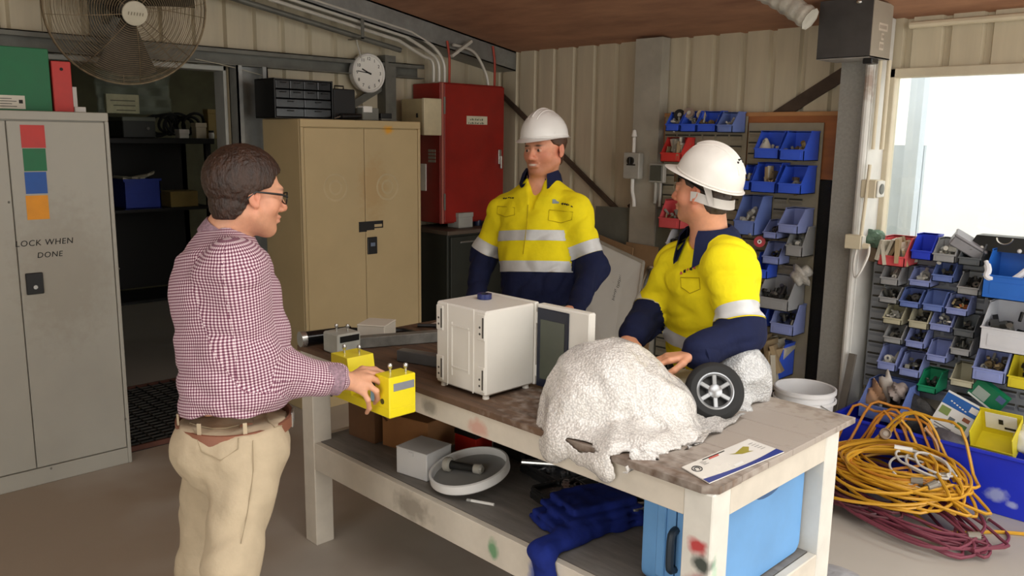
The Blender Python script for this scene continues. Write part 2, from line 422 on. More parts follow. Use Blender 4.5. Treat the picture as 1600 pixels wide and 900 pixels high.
# --- grey cabinet
FX = -4.452; Y1 = 1.559; Y0 = Y1-.91
grey_c = M('grey_cabinet_paint', '#aaa79c', .5, .05, var=.05, scale=2.5, stains=[((-4.45, 1.30, 1.05), (.2, .25, .4), '#948d7f', .5)])
cb = thing('steel_cabinet', 'tall light grey steel cabinet with four coloured cards on its door', 'cabinet', (FX-.22, (Y0+Y1)/2, 0))
m = MB(); m.box((FX-.46, Y0, 0), (FX-.022, Y1, 1.832), .004)
m.box((FX-.022, Y0, 1.79), (FX, Y1, 1.832), .003); m.box((FX-.022, Y1-.018, .0), (FX, Y1, 1.79), .003); m.box((FX-.022, Y0, .0), (FX, Y0+.018, 1.79), .003); m.box((FX-.022, Y0+.018, 0), (FX-.002, Y1-.018, .085), .003)
m.build('body', grey_c, cb)
seam = 1.104
dl = door_panel('door', grey_c, cb, FX-.003, Y0+.021, seam-.002, .09, 1.785)
dr = door_panel('door', grey_c, cb, FX-.003, seam+.002, Y1-.021, .09, 1.785)
P = [onX(x, y, FX) for x, y in ((39, 427), (67, 425), (69, 458), (41, 461))]
m = MB(); m.box((FX-.004, P[0].y, P[2].z), (FX+.008, P[2].y, P[1].z), .003); lk = m.build('lock_plate', black_pl, dr)
m = MB(); m.cyl((FX+.008, (P[0].y+P[2].y)/2, P[2].z+.035), (FX+.014, (P[0].y+P[2].y)/2, P[2].z+.035), .010); m.build('key_cylinder', chrome, dr)
for (x0, y0, x1, y1, col, nm) in ((31, 195, 72, 231, '#c8403c', 'red'), (35, 232, 74, 267, '#23734a', 'green'), (38, 269, 75, 302, '#2a5aa8', 'blue'), (40, 306, 78, 342, '#e89a26', 'orange')):
    a = onX(x0, y0, FX); b = onX(x1, y1, FX)
    m = MB(); m.box((FX-.003, a.y, b.z), (FX-.0012, b.y, a.z)); o = m.build('card', M(nm+'_card', col, .6, var=.06, scale=12), dr, smooth=False); o['label'] = nm+' square card'
text('lettering', 'LOCK WHEN', .040, ink, dr, (FX-.002, onX(70, 380, FX).y, onX(70, 379, FX).z), (0, 1, 0), (0, 0, 1), shear=.12, spacing=1.1)
text('lettering', 'DONE', .038, ink, dr, (FX-.002, onX(78, 398, FX).y, onX(78, 398, FX).z), (0, 1, 0), (0, 0, 1), shear=.15, spacing=1.1)
for (x, y) in ((14, 316), (186, 420), (196, 655), (80, 732)):
    p = onX(x, y, FX)
    m = MB(); m.sphere((FX-.001, p.y, p.z), (.004, .005, .006), 8, 6); m.build('rivet', dsteel, dr)
# --- things on the grey cabinet
XF = -4.60
a = onX(-40, 66, XF); b = onX(75, 172, XF)
gb = thing('carton', 'green carton with a white label standing on the grey cabinet', 'box', (XF-.14, 1.18, 1.834))
m = MB(); m.box((XF-.28, .98, 1.834), (XF, 1.352, 2.132), .003); m.build('box_body', M('green_card', '#1f8a67', .55, var=.05), gb)
m = MB(); m.box((XF, 1.10, 1.842), (XF+.0015, 1.232, 1.905)); lb = m.build('label_sticker', M('paper_label', '#d9d4c6', .7, var=.05), gb, smooth=False)
m = MB()
for k in range(4): m.box((XF+.0015, 1.12, 1.852+k*.012), (XF+.002, 1.195-(k % 2)*.02, 1.855+k*.012))
m.box((XF+.0015, 1.205, 1.868), (XF+.002, 1.222, 1.885)); m.build('printed_lines', ink, gb, smooth=False)
rf = thing('folder', 'narrow red box file standing beside the green carton', 'folder', (XF-.1, 1.40, 1.834))
m = MB(); m.box((XF-.27, 1.362, 1.834), (XF, 1.45, 2.078), .003); m.build('file_case', M('red_card', '#d5432f', .5, var=.05), rf)
m = MB(); m.lathe([(.006, 0), (.008, .002), (.008, .004)], (XF-.002, 1.405, 2.04), (1, 0, 0), 12); m.build('finger_hole', ink, rf)
m = MB(); m.box((XF-.16, 1.465, 1.834), (XF-.04, 1.52, 1.862), .003); m.box((XF-.16, 1.468, 1.862), (XF-.15, 1.517, 1.965), .002)
o = m.build('card_holder', white_pl); tag(o, 'small white card holder beside the red box file', 'holder')

# --- pedestal fan head on the wall
fc = Vector((-4.74, 1.80, 2.385)); ax = Vector((.93, -.10, -.30)).normalized(); u = Vector((0, 1, 0)); u = (u-ax*u.dot(ax)).normalized(); w = ax.cross(u)
R0 = .405
fan = thing('wall_fan', 'large dusty industrial fan in a wire cage above the doorway', 'fan', (L+.1, 1.8, 2.2))
wire = M('dusty_cage_wire', '#8c7a5e', .6, .4, var=.25, scale=30)
def ring(m, r, off, t, n=56): m.tube([fc+ax*off+(u*math.cos(2*PI*k/n)+w*math.sin(2*PI*k/n))*r for k in range(n)], t, 4, True)
def dome(r): return .12*(1-(r/R0)**2.2)
m = MB()
for k in range(30):
    r = .075+(R0-.075)*k/29; ring(m, r, dome(r), .0016)
ring(m, R0, 0, .006)
for k in range(8):
    t = 2*PI*k/8+.2; e = u*math.cos(t)+w*math.sin(t)
    m.tube([fc+e*r+ax*(dome(r)+.003) for r in np.linspace(.05, R0, 10)], .0022, 4)
m.build('front_cage', wire, fan)
m = MB()
for k in range(16):
    r = .12+(R0-.12)*k/15; ring(m, r, -dome(r)*.9, .0016)
for k in range(8):
    t = 2*PI*k/8; e = u*math.cos(t)+w*math.sin(t)
    m.tube([fc+e*r-ax*(dome(r)*.9) for r in np.linspace(.05, R0, 8)], .0022, 4)
ring(m, R0+.004, -.012, .005); m.build('rear_cage', wire, fan)
blade_m = M('dirty_fan_blade', '#4a4438', .5, .3, var=.25)
for k in range(3):
    t0 = 2*PI*k/3+.55; m = MB(); vs = []
    for i in range(7):
        r = .05+.31*i/6
        for j in range(5):
            t = t0+(-.38+.19*j)*(1.0+.15*i/6); e = u*math.cos(t)+w*math.sin(t)
            vs.append(fc+e*r+ax*((j-2)*.018))
    fs = [(i*5+j, i*5+j+1, (i+1)*5+j+1, (i+1)*5+j) for i in range(6) for j in range(4)]
    m.add(vs, fs); m.add([v-ax*.003 for v in vs], [f[::-1] for f in fs]); m.build('blade', blade_m, fan)
m = MB(); m.lathe([(.055, -.02), (.055, .03), (.03, .045)], fc, ax, 20); m.build('hub', blade_m, fan)
m = MB(); m.lathe([(.0, -.31), (.06, -.30), (.075, -.26), (.08, -.12), (.06, -.10)], fc, ax, 20); m.build('motor', M('fan_motor_black', '#23221f', .5, .2), fan)
bc = fc+ax*(dome(0)+.006)
m = MB(); m.lathe([(.0, .012), (.04, .010), (.062, .004), (.064, -.002)], bc, ax, 24, xdir=u, sx=1.0); bd = m.build('badge', M('pale_badge', '#cfc9b4', .45), fan)
m = MB()
for k in range(6): m.bar(bc+ax*.0135+u*(-.035+.014*k)-w*.008, bc+ax*.0135+u*(-.033+.014*k)+w*.008, .004, .001, up=ax)
m.build('worn_print', M('worn_grey_print', '#8d8672', .6), fan, smooth=False)
m = MB(); m.cyl(fc-ax*.28, fc-ax*.28+Vector((-.15, 0, .0)), .022); m.box((L+.001, 1.72, 2.22), (L+.02, 1.9, 2.62), .003); m.bar(fc-ax*.27+Vector((-.02, 0, -.03)), (L+.02, 1.8, 2.34), .03, .03); m.build('bracket', dsteel, fan)
m = MB(); m.tube(smooth_path([onX(305, 92, L+.13), onX(360, 104, L+.10), onX(425, 122, L+.06)], 6), .0025, 5)
o = m.build('pull_cord', M('thin_pale_cord', '#bdb7a2', .6)); tag(o, 'thin pale cord stretched from the fan past the doorway', 'cord')

# --- store room contents
bench = thing('storage_bench', 'black steel bench in the dark store room', 'bench', (-6.55, 2.2, 0))
bk = M('near_black_steel', '#191917', .6, .2)
BX = -6.30; BZ = onX(250, 216, BX).z
m = MB(); m.box((BX-.55, 1.5, BZ-.04), (BX, 2.98, BZ), .004); m.build('bench_top', bk, bench)
m = MB(); m.box((BX-.52, 1.52, .52), (BX-.48, 2.96, BZ-.04)); m.build('back_panel', bk, bench, smooth=False)
for y in (1.54, 2.94):
    for x in (BX-.5, BX-.05):
        m = MB(); m.box((x-.02, y-.02, 0), (x+.02, y+.02, BZ-.04)); m.build('leg', bk, bench, smooth=False)
for z in (.5, 1.18):
    m = MB(); m.box((BX-.52, 1.52, z-.02), (BX-.02, 2.96, z)); m.build('shelf', bk, bench, smooth=False)
cz = onX(225, 365, BX-.05).z; a = onX(196, 330, BX-.05); b = onX(253, 330, BX-.05)
cr = thing('crate', 'dark blue plastic crate on the shelf of the store room bench', 'crate', (BX-.2, (a.y+b.y)/2, 1.18))
bl = M('blue_crate_plastic', '#1f3aa0', .5)
m = MB(); m.box((BX-.36, a.y, 1.181), (BX-.05, b.y, 1.19)); m.box((BX-.06, a.y, 1.181), (BX-.05, b.y, 1.40), .002); m.box((BX-.36, a.y, 1.181), (BX-.35, b.y, 1.40), .002); m.box((BX-.36, a.y, 1.181), (BX-.05, a.y+.01, 1.40), .002); m.box((BX-.36, b.y-.01, 1.181), (BX-.05, b.y, 1.40), .002)
m.build('crate_shell', bl, cr)
m = MB(); m.box((BX-.045, a.y-.006, 1.385), (BX-.05+.012, b.y+.006, 1.402)); m.box((BX-.045, a.y, 1.30), (BX-.044, b.y, 1.306)); m.build('rim', bl, cr)
m = MB()
for k in range(5):
    y = a.y+.03+k*.035; m.obox((BX-.18, y, 1.40+.01*(k % 2)), (.22, .05, .012), Matrix.Rotation(.2*k-.3, 3, 'X') @ Matrix.Rotation(.25*k, 3, 'Z'))
o = m.build('paper_bundle', M('dull_paper', '#b9b39d', .8)); tag(o, 'crumpled papers lying in the dark blue crate', 'paper')
a = onX(268, 334, BX-.05); b = onX(296, 347, BX-.05)
m = MB(); m.box((BX-.25, a.y, 1.181), (BX-.05, b.y+.08, 1.30), .004); m.box((BX-.25, a.y+.1, 1.30), (BX-.05, a.y+.104, 1.301)); o = m.build('cardboard_box', M('dim_cardboard', '#8d7a45', .8)); tag(o, 'small brown box beside the dark blue crate', 'box')
def simplebox(name, label, cat, x0, x1, y0, y1, z0, z1, mat, bev=.004, lid=None):
    t = thing(name, label, cat, ((x0+x1)/2, (y0+y1)/2, z0))
    m = MB(); m.box((x0, y0, z0), (x1, y1, z1), bev); m.build('box_body', mat, t)
    if lid:
        m = MB(); m.box((x0-.004, y0-.004, z1-.03), (x1+.004, y1+.004, z1+.004), bev); m.build('lid', lid, t)
    return t
dg = M('dark_grey_case', '#3c3e3a', .5, .1); dgt = M('grey_green_lid', '#6c7064', .5)
a = onX(193, 215, BX-.1); b = onX(242, 184, BX-.1)
t = simplebox('equipment_case', 'dark grey instrument case with a pale top on the store bench', 'case', BX-.42, BX-.1, a.y, b.y, BZ+.001, b.z, dg, .006, dgt)
m = MB(); m.cyl((BX-.1, b.y-.06, BZ+.07), (BX-.085, b.y-.06, BZ+.07), .012); m.build('knob', chrome, t)
a = onX(243, 212, BX-.2); b = onX(315, 180, BX-.2)
t = thing('cable_reel', 'black bundle of cables beside the instrument case on the store bench', 'cables', (BX-.25, (a.y+b.y)/2, BZ))
for k in range(9):
    m = MB(); yc = a.y+(b.y-a.y)*(.1+.09*k); zc = BZ+.09+.012*(k % 3); r = .085-.005*(k % 4)
    m.tube([(BX-.25+.05*math.cos(s)+.02*(k % 3), yc+r*math.cos(s+k), zc+r*.9*math.sin(s+k)) for s in np.linspace(0, 2*PI, 20, endpoint=False)], .011, 5, True); m.build('cable_loop', black_rb, t)
for i, (x0, ya, x1, yb, lab, mt) in enumerate(((281, 203, 295, 216, 'white small carton at the front of the store bench', white_pl), (307, 193, 322, 216, 'pale carton behind the black cables on the store bench', cream_pl), (326, 172, 340, 203, 'tan cardboard tube box at the end of the store bench', M('tan_card', '#a58f5a', .8)), (330, 206, 336, 216, 'small white jar at the end of the store bench', white_pl))):
    xx = BX-.02-.06*(i % 3); a = onX(x0, yb, xx); b = onX(x1, ya, xx)
    if 'jar' in lab:
        t = thing('jar', lab, 'jar', (xx, (a.y+b.y)/2, BZ)); m = MB(); m.lathe([(.02, 0), (.022, .03), (.018, .045)], (xx-.03, (a.y+b.y)/2, BZ+.001), n=14); m.build('jar_body', mt, t); m = MB(); m.lathe([(.02, .045), (.02, .06)], (xx-.03, (a.y+b.y)/2, BZ+.001), n=14); m.build('lid', black_pl, t)
    else: simplebox('small_carton', lab, 'box', xx-.08, xx, a.y, b.y, BZ+.001, b.z, mt, .003, mt)
# clear plastic bag with papers hanging in the doorway
bagm = M('cloudy_plastic', '#a9b3a2', .25, var=.2, scale=12, alpha=.42, bump=.4, bscale=25)
BGX = -6.6
a = onX(150, 120, BGX); b = onX(268, 180, BGX)
hb = thing('plastic_sleeve', 'cloudy plastic sleeve with papers hanging above the store bench', 'sleeve', (BGX, (a.y+b.y)/2, b.z))
m = MB(); n1, n2 = 16, 12
vs = [(BGX+.02*math.sin(i*1.3+j*.6)+.012*math.sin(j*2.1), a.y+(b.y-a.y)*i/(n1-1), b.z+(a.z-b.z+.05)*j/(n2-1)) for i in range(n1) for j in range(n2)]
fs = [(i*n2+j, (i+1)*n2+j, (i+1)*n2+j+1, i*n2+j+1) for i in range(n1-1) for j in range(n2-1)]
m.add(vs, fs); m.add([(v[0]-.03, v[1], v[2]) for v in vs], [f[::-1] for f in fs]); m.build('sleeve', bagm, hb)
a2 = onX(166, 146, BGX+.05); b2 = onX(220, 178, BGX+.05)
m = MB(); m.box((BGX-.012, a2.y, b2.z), (BGX+.035, b2.y, a2.z), .004)
pp = m.build('paper_stack', M('yellowed_paper', '#cfcaa4', .8, var=.12, scale=20), hb)
m = MB()
for k in range(3): m.box((BGX+.035, a2.y+.03+.02*k, a2.z-.05-.035*k), (BGX+.036, b2.y-.03, a2.z-.043-.035*k))
m.build('printed_lines', M('grey_print', '#6c6a58', .8), hb, smooth=False)

# --- floor grate in the doorway
gr = thing('floor_grate', 'dark steel floor grate lying in the doorway', 'grate', (-5.15, 1.85, 0))
gx0, gx1, gy0, gy1 = -5.75, -4.60, 1.60, 2.46
gmat = M('dark_grate_steel', '#5f5d58', .5, .6)
for k in range(12):
    y = gy0+(gy1-gy0)*k/11; m = MB(); m.box((gx0, y-.003, .004), (gx1, y+.003, .028)); m.build('bearing_bar', gmat, gr, smooth=False)
for k in range(22):
    x = gx0+(gx1-gx0)*k/21; m = MB(); m.box((x-.0025, gy0, .016), (x+.0025, gy1, .026)); m.build('cross_bar', gmat, gr, smooth=False)
m = MB(); m.box((gx0-.01, gy0-.01, .0005), (gx1+.01, gy1+.01, .003)); m.build('pit_plate', M('black_pit', '#121210', .9), gr, smooth=False)
m = MB()
for (p, q) in (((gx0, gy0), (gx1, gy0)), ((gx0, gy1), (gx1, gy1)), ((gx0, gy0), (gx0, gy1)), ((gx1, gy0), (gx1, gy1))): m.bar((*p, .016), (*q, .016), .012, .03)
m.build('edge_frame', M('rusty_edge', '#6d4538', .7, .3, var=.2), gr, smooth=False)

# --- cream cabinet
CX = -4.53; CY0, CY1 = 2.683, 3.593; CM = 3.14
cream_c = M('cream_cabinet_paint', '#c4ae82', .5, .05, var=.05, scale=3, stains=[((-4.53, 3.20, 1.40), (.1, .13, .22), '#b89a6a', .75), ((-4.53, onX(607, 203, -4.53).y, onX(607, 203, -4.53).z), (.05, .045, .035), '#e0a020', .95)])
cc = thing('steel_cabinet', 'tall cream steel cabinet with rust stains round its lock', 'cabinet', (CX-.22, CM, 0))
m = MB(); m.box((CX-.46, CY0, 0), (CX-.022, CY1, 1.832), .004); m.box((CX-.022, CY0, 1.785), (CX, CY1, 1.832), .003)
m.box((CX-.022, CY0, 0), (CX, CY0+.02, 1.785), .003); m.box((CX-.022, CY1-.02, 0), (CX, CY1, 1.785), .003); m.box((CX-.022, CY0+.02, 0), (CX-.002, CY1-.02, .085), .003)
m.build('body', cream_c, cc)
d1 = door_panel('door', cream_c, cc, CX-.003, CY0+.023, CM-.002, .09, 1.78)
d2 = door_panel('door', cream_c, cc, CX-.003, CM+.002, CY1-.023, .09, 1.78)
a = onX(574, 371, CX); b = onX(589, 396, CX)
m = MB(); m.box((CX-.004, a.y, b.z), (CX+.008, b.y, a.z), .003); m.build('lock_plate', black_pl, d2)
m = MB(); m.box((CX+.008, a.y+.02, a.z-.06), (CX+.013, b.y-.02, a.z-.035), .002); m.build('lock_lever', M('blue_grey_lever', '#7d8aa0', .4, .4), d2)
a = onX(561, 347, CX); b = onX(599, 358, CX)
m = MB(); m.box((CX-.003, a.y, b.z-.008), (CX-.001, a.y+.06, a.z)); m.box((CX-.003, a.y+.06, b.z), (CX-.001, a.y+.12, a.z+.0)); m.box((CX-.003, a.y+.12, b.z+.036), (CX-.001, b.y, a.z)); m.box((CX-.003, a.y+.12, b.z+.01), (CX-.001, b.y, b.z+.018)); m.box((CX-.003, b.y-.008, b.z+.01), (CX-.001, b.y, a.z))
m.build('torn_label', ink, d2, smooth=False)
mk = M('chalky_ring', '#cdb98f', .7)
for (x, y, dd) in ((525, 293, d1), (606, 292, d2)):
    p = onX(x, y, CX)
    for r in (.075, .035):
        m = MB(); m.lathe([(r, 0), (r+.004, .0012), (r+.010, .0012), (r+.014, 0), (r, 0)], (CX-.003, p.y, p.z), (1, 0, 0), 36); m.build('ring_mark', mk, dd)
# --- things on the cream cabinet
OX = -4.66
a = onX(430, 180, OX); b = onX(520, 128, OX); e = onX(555, 140, OX)
og = thing('drawer_organiser', 'black plastic parts organiser with drawers on the cream cabinet', 'organiser', (OX-.12, (a.y+b.y)/2, 1.833))
m = MB(); m.box((OX-.24, a.y, 1.834), (OX-.235, b.y, b.z)); m.box((OX-.24, a.y, 1.834), (OX, a.y+.008, b.z+.004), .002); m.box((OX-.24, b.y-.008, 1.834), (OX, b.y, b.z+.004), .002); m.box((OX-.24, a.y, b.z-.006), (OX, b.y, b.z+.002), .002); m.box((OX-.24, a.y, 1.834), (OX, b.y, 1.842), .002)
m.build('case', black_pl, og)
hz = (b.z-1.846)/4
gl = M('glossy_black_drawer', '#1d1d1f', .2, var=.1)
for r in range(4):
    nc = 4 if r > 1 else 2
    for c_ in range(nc):
        y0 = a.y+.012+(b.y-a.y-.024)*c_/nc; y1 = a.y+.012+(b.y-a.y-.024)*(c_+1)/nc-.004
        z0 = 1.844+hz*r
        m = MB(); m.box((OX-.22, y0, z0), (OX-.004+.004*(r % 2), y1, z0+hz-.005), .003); dw = m.build('drawer', gl, og)
        m = MB(); m.box((OX, (y0+y1)/2-.02, z0+hz*.6), (OX+.008, (y0+y1)/2+.02, z0+hz*.72), .002); m.build('drawer_pull', black_pl, dw)
bx = simplebox('tool_case', 'plain black case standing against the parts organiser', 'case', OX-.2, OX, b.y+.006, e.y, 1.834, e.z, M('matt_black_case', '#1a1b1c', .6), .006)
m = MB(); m.tube([(OX-.06, b.y+.05, e.z), (OX-.06, b.y+.05, e.z+.02), (OX-.06, e.y-.05, e.z+.02), (OX-.06, e.y-.05, e.z)], .005, 6); m.build('handle', black_pl, bx)
a = onX(540, 184, -4.6); b = onX(566, 172, -4.6)
sd = thing('cordless_tool', 'dark hand tool lying on the edge of the cream cabinet', 'tool', (-4.62, (a.y+b.y)/2, 1.833))
m = MB(); m.cyl((-4.62, a.y-.02, 1.855), (-4.62, b.y, 1.86), .018, .015, 12); m.build('tool_body', black_pl, sd)
m = MB(); m.cyl((-4.62, a.y-.02, 1.856), (-4.60, a.y-.08, 1.842), .006, .004, 8); m.build('bit', chrome, sd)
a = onX(567, 186, -4.63); b = onX(592, 176, -4.63)
gb2 = simplebox('instrument', 'small grey meter with a white label on the cream cabinet', 'meter', -4.74, -4.63, a.y, b.y, 1.834, 1.915, M('grey_meter', '#7b7c74', .5), .004)
m = MB(); m.box((-4.629, a.y+.005, 1.885), (-4.70, a.y+.075, 1.925), .002); m.build('label_card', white_pl, gb2)
simplebox('switch_box', 'little dark switch box beside the grey meter', 'box', -4.72, -4.63, b.y+.02, b.y+.10, 1.834, 1.88, dsteel, .003, black_pl)

# --- wall clock
ck = onX(567, 115, L+.03); ck = Vector((L+.012, ck.y, ck.z)); CRd = .135
cl = thing('wall_clock', 'round white wall clock with black numerals', 'clock', (L+.01, ck.y, ck.z-CRd))
ck.x = L+.10
m = MB(); m.lathe([(.0, -.06), (CRd-.012, -.06), (CRd, -.02), (CRd, .006), (CRd-.006, .014), (CRd-.014, .012), (CRd-.02, .0)], ck, (1, 0, 0), 48); m.build('case', white_pl, cl)
m = MB(); m.lathe([(0, .0025), (CRd-.018, .002), (CRd-.018, -.004)], ck, (1, 0, 0), 40); m.build('dial', M('clock_dial', '#eceae2', .6, var=.01), cl)
for k in range(1, 13):
    t = PI/2-2*PI*k/12
    text('numeral', str(k), .032, ink, cl, ck+Vector((.0032, -math.cos(t)*-(CRd-.038), math.sin(t)*(CRd-.038))), (0, 1, 0), (0, 0, 1))
def hand(nm, ang, ln, wd):
    t = PI/2-ang; d = Vector((0, math.cos(t), math.sin(t))); m = MB(); m.bar(ck+Vector((.005, 0, 0))-d*.02, ck+Vector((.005, 0, 0))+d*ln, wd, .0015, up=(1, 0, 0)); m.build(nm, ink, cl, smooth=False)
hand('hour_hand', 2*PI*(9.8/12), .062, .009); hand('minute_hand', 2*PI*(46/60), .092, .006)
m = MB(); m.cyl(ck+Vector((.004, 0, 0)), ck+Vector((.009, 0, 0)), .006); m.build('pin', ink, cl)
# wall spacer so that the clock hangs on the girt
m = MB(); m.cyl((L+.001, ck.y, ck.z), (L+.05, ck.y, ck.z), .02); m.build('hanger', dsteel, cl)

# --- red switchboard cabinet
RX = -4.75; RY0, RY1, RZ0, RZ1 = 3.967, 4.585, 1.105, 2.118
redp = M('red_paint', '#981d13', .38, var=.1, scale=3, col2='#7c1811')
rc = thing('switchboard_cabinet', 'red steel electrical cabinet mounted in the corner', 'cabinet', (-4.93, 4.27, RZ0))
m = MB(); m.box((L+.02, RY0, RZ0), (RX-.03, RY1, RZ1), .004); m.box((RX-.032, RY0-.004, RZ0-.004), (RX-.022, RY1+.004, RZ1+.004), .003); m.build('body', redp, rc)
m = MB(); m.box((RX-.02, RY0+.022, RZ0+.006), (RX, RY1, RZ1-.006), .004); rd = m.build('door', redp, rc)
pk = M('worn_pink_edge', '#b86a5c', .6)
m = MB(); m.box((RX-.022, RY0, RZ0), (RX-.002, RY0+.018, RZ1), .003); m.build('hinge_stile', pk, rc)
for z in (RZ1-.16, RZ0+.16):
    m = MB(); m.cyl((RX+.004, RY0+.018, z-.06), (RX+.004, RY0+.018, z+.06), .008, n=10); m.build('hinge', dsteel, rc)
a = onX(729, 181, RX); b = onX(761, 195, RX)
m = MB(); m.box((RX, a.y, b.z), (RX+.002, b.y, a.z)); m.build('label_plate', M('label_plate_cream', '#d8d1b8', .6), rd, smooth=False)
m = MB()
for r_, k0, k1 in ((0, 1, 9), (1, 0, 10)):
    for k in range(k0, k1): m.box((RX+.002, a.y+.018+k*.0165, a.z-.032-.026*r_), (RX+.0026, a.y+.018+k*.0165+.006+.006*((k*7) % 3)/2, a.z-.018-.026*r_-.004*((k*5) % 2)))
m.build('worn_print', M('green_grey_print', '#5d6a58', .6), rd, smooth=False)
p = onX(780, 245, RX)
m = MB(); m.box((RX, p.y-.015, p.z-.055), (RX+.012, p.y+.015, p.z+.055), .003); m.box((RX+.012, p.y-.006, p.z-.09), (RX+.03, p.y+.01, p.z+.01), .004); m.build('door_handle', chrome, rd)
# fittings on the side of the red cabinet
sy = RY0
p = onY(663, 277, sy); m = MB(); m.box((p.x-.03, sy-.012, p.z-.10), (p.x+.03, sy, p.z+.10), .003); m.build('terminal_strip', white_pl, rc)
p = onY(675, 244, sy); m = MB()
for i in range(4):
    for j in range(2): m.box((p.x-.04+j*.045, sy-.004, p.z-.045+i*.025), (p.x-.002+j*.045, sy, p.z-.027+i*.025))
m.build('printed_grid', M('grey_label_grid', '#a59c8e', .6), rc, smooth=False)
sb = thing('distribution_box', 'small cream distribution box fixed to the side of the red cabinet', 'box', (-4.88, 3.87, 1.77))
bz0, bz1 = onX(690, 211, RX).z, onX(690, 155, RX).z
m = MB(); m.box((-5.02, 3.805, bz0), (RX-.03, 3.962, bz1), .004); m.build('box_body', M('dull_cream_box', '#b8a880', .5), sb)
m = MB(); m.box((RX-.028, 3.80, bz0-.003), (RX+.0, 3.962, bz1+.003), .004); m.build('lid', M('light_cream_lid', '#d6c9a6', .45), sb)
m = MB(); m.box((RX-.09, 3.798, bz0+.12), (RX-.075, 3.806, bz0+.15)); m.build('latch', black_pl, sb)
# --- dark cupboard below
dk = M('dark_green_steel', '#2c2e26', .5, .1, var=.1)
dc = thing('low_cupboard', 'dark steel cupboard standing below the red cabinet', 'cupboard', (-4.85, 4.3, 0))
DXF = -4.62; dz = onX(700, 368, DXF).z
m = MB(); m.box((L+.03, 3.92, 0), (DXF-.02, W-.04, dz), .004); m.build('body', dk, dc)
m = MB(); m.box((L+.02, 3.90, dz), (DXF+.01, W-.03, dz+.03), .004); m.build('top', M('brown_cupboard_top', '#5a4d40', .6), dc)
for k, (z0, z1) in enumerate(((.05, dz*.52), (dz*.54, dz-.015))):
    m = MB(); m.box((DXF-.018, 3.94, z0), (DXF, W-.06, z1), .004); dd = m.build('drawer', dk, dc)
    m = MB(); m.box((DXF, 4.02, z1-.05), (DXF+.014, 4.35, z1-.036), .003); m.build('drawer_pull', chrome, dd)
bo = simplebox('small_carton', 'pale carton on the cupboard under the red cabinet', 'box', -4.85, -4.72, 4.10, 4.24, dz+.031, dz+.14, M('pale_grey_carton', '#a5a49c', .7), .003, M('pale_grey_carton', '#a5a49c'))
bt = thing('bottle', 'dark bottle on the cupboard under the red cabinet', 'bottle', (-4.8, 4.36, dz+.03)); m = MB(); m.lathe([(.03, 0), (.032, .06), (.012, .085), (.012, .10)], (-4.8, 4.36, dz+.031), n=16); m.build('bottle_body', M('dark_blue_bottle', '#222844', .3), bt); m = MB(); m.lathe([(.014, .10), (.014, .115)], (-4.8, 4.36, dz+.031), n=12); m.build('cap', white_pl, bt)

# --- conduits and cables over the red cabinet
cd = M('pale_conduit', '#c9c5ba', .4, .15, var=.06)
X0 = L+.21
for i, dz_ in enumerate((0, .032, .064)):
    P = [(X0+.02*i, -.6, ceil_z(-.6)-.19+dz_), (X0+.02*i, 2.0, ceil_z(2.0)-.19+dz_), (X0+.02*i, 3.70+.035*i, ceil_z(3.70)-.19+dz_), (X0+.02*i, 3.90+.035*i, ceil_z(3.9)-.24+dz_), (X0+.02*i, 4.0+.035*i, 2.27), (X0+.02*i, 4.01+.035*i, RZ1+.01)]
    m = MB(); m.tube([P[0], P[1]]+smooth_path(P[2:], 6), .0125, 8); o = m.build('conduit', cd); tag(o, ('lowest', 'middle', 'upper')[i]+' of three pale conduits bending down into the red cabinet', 'conduit', 'conduits along the rafter')
m = MB(); m.tube([(L+.16, -.6, ceil_z(-.6)-.24), (L+.16, 3.75, ceil_z(3.75)-.24)], .018, 10); o = m.build('pipe', dsteel); tag(o, 'dark pipe running along below the conduits', 'pipe')
for y in (3.35,):
    m = MB(); m.box((L+.12, y-.012, ceil_z(y)-.27), (L+.28, y+.012, ceil_z(y)-.262)); m.box((L+.274, y-.012, ceil_z(y)-.27), (L+.28, y+.012, ceil_z(y)-.14)); o = m.build('pipe_bracket', dsteel, smooth=False); tag(o, 'steel hanger strap holding the conduits to the rafter', 'bracket')
m = MB(); m.tube(smooth_path([(L+.30, 4.12, ceil_z(4.12)-.12), (L+.30, 4.32, 2.36), (L+.30, 4.44, 2.22), (L+.30, 4.47, RZ1+.008)], 6), .011, 8); o = m.build('conduit', cd); tag(o, 'single pale conduit curving down onto the red cabinet lid', 'conduit')
m = MB(); m.bar((L+.33, 4.08, 2.31), (L+.33, 4.27, 2.43), .025, .02); o = m.build('strut', cd, smooth=False); tag(o, 'short pale strut under the rafter above the red cabinet', 'strut')
rcab = M('red_cable', '#b8432e', .5)
for i, (y, l) in enumerate(((4.10, 'red cable dropping beside the bent conduits into the red cabinet'), (4.555, 'red cable hanging at the far end of the red cabinet top'))):
    m = MB(); m.tube(smooth_path([(L+.28, y-.02, 2.42), (L+.27, y+.01, 2.3), (L+.28, y, RZ1+.006)], 5), .009, 6); o = m.build('cable', rcab); tag(o, l, 'cable')
m = MB(); m.tube(smooth_path([(L+.20, 3.36, ceil_z(3.36)-.26), (L+.18, 3.37, 2.36), (L+.15, 3.42, 2.262)], 5), .006, 6); o = m.build('cable', cd); tag(o, 'thin pale cable dropping from the conduits to the girt near the clock', 'cable')
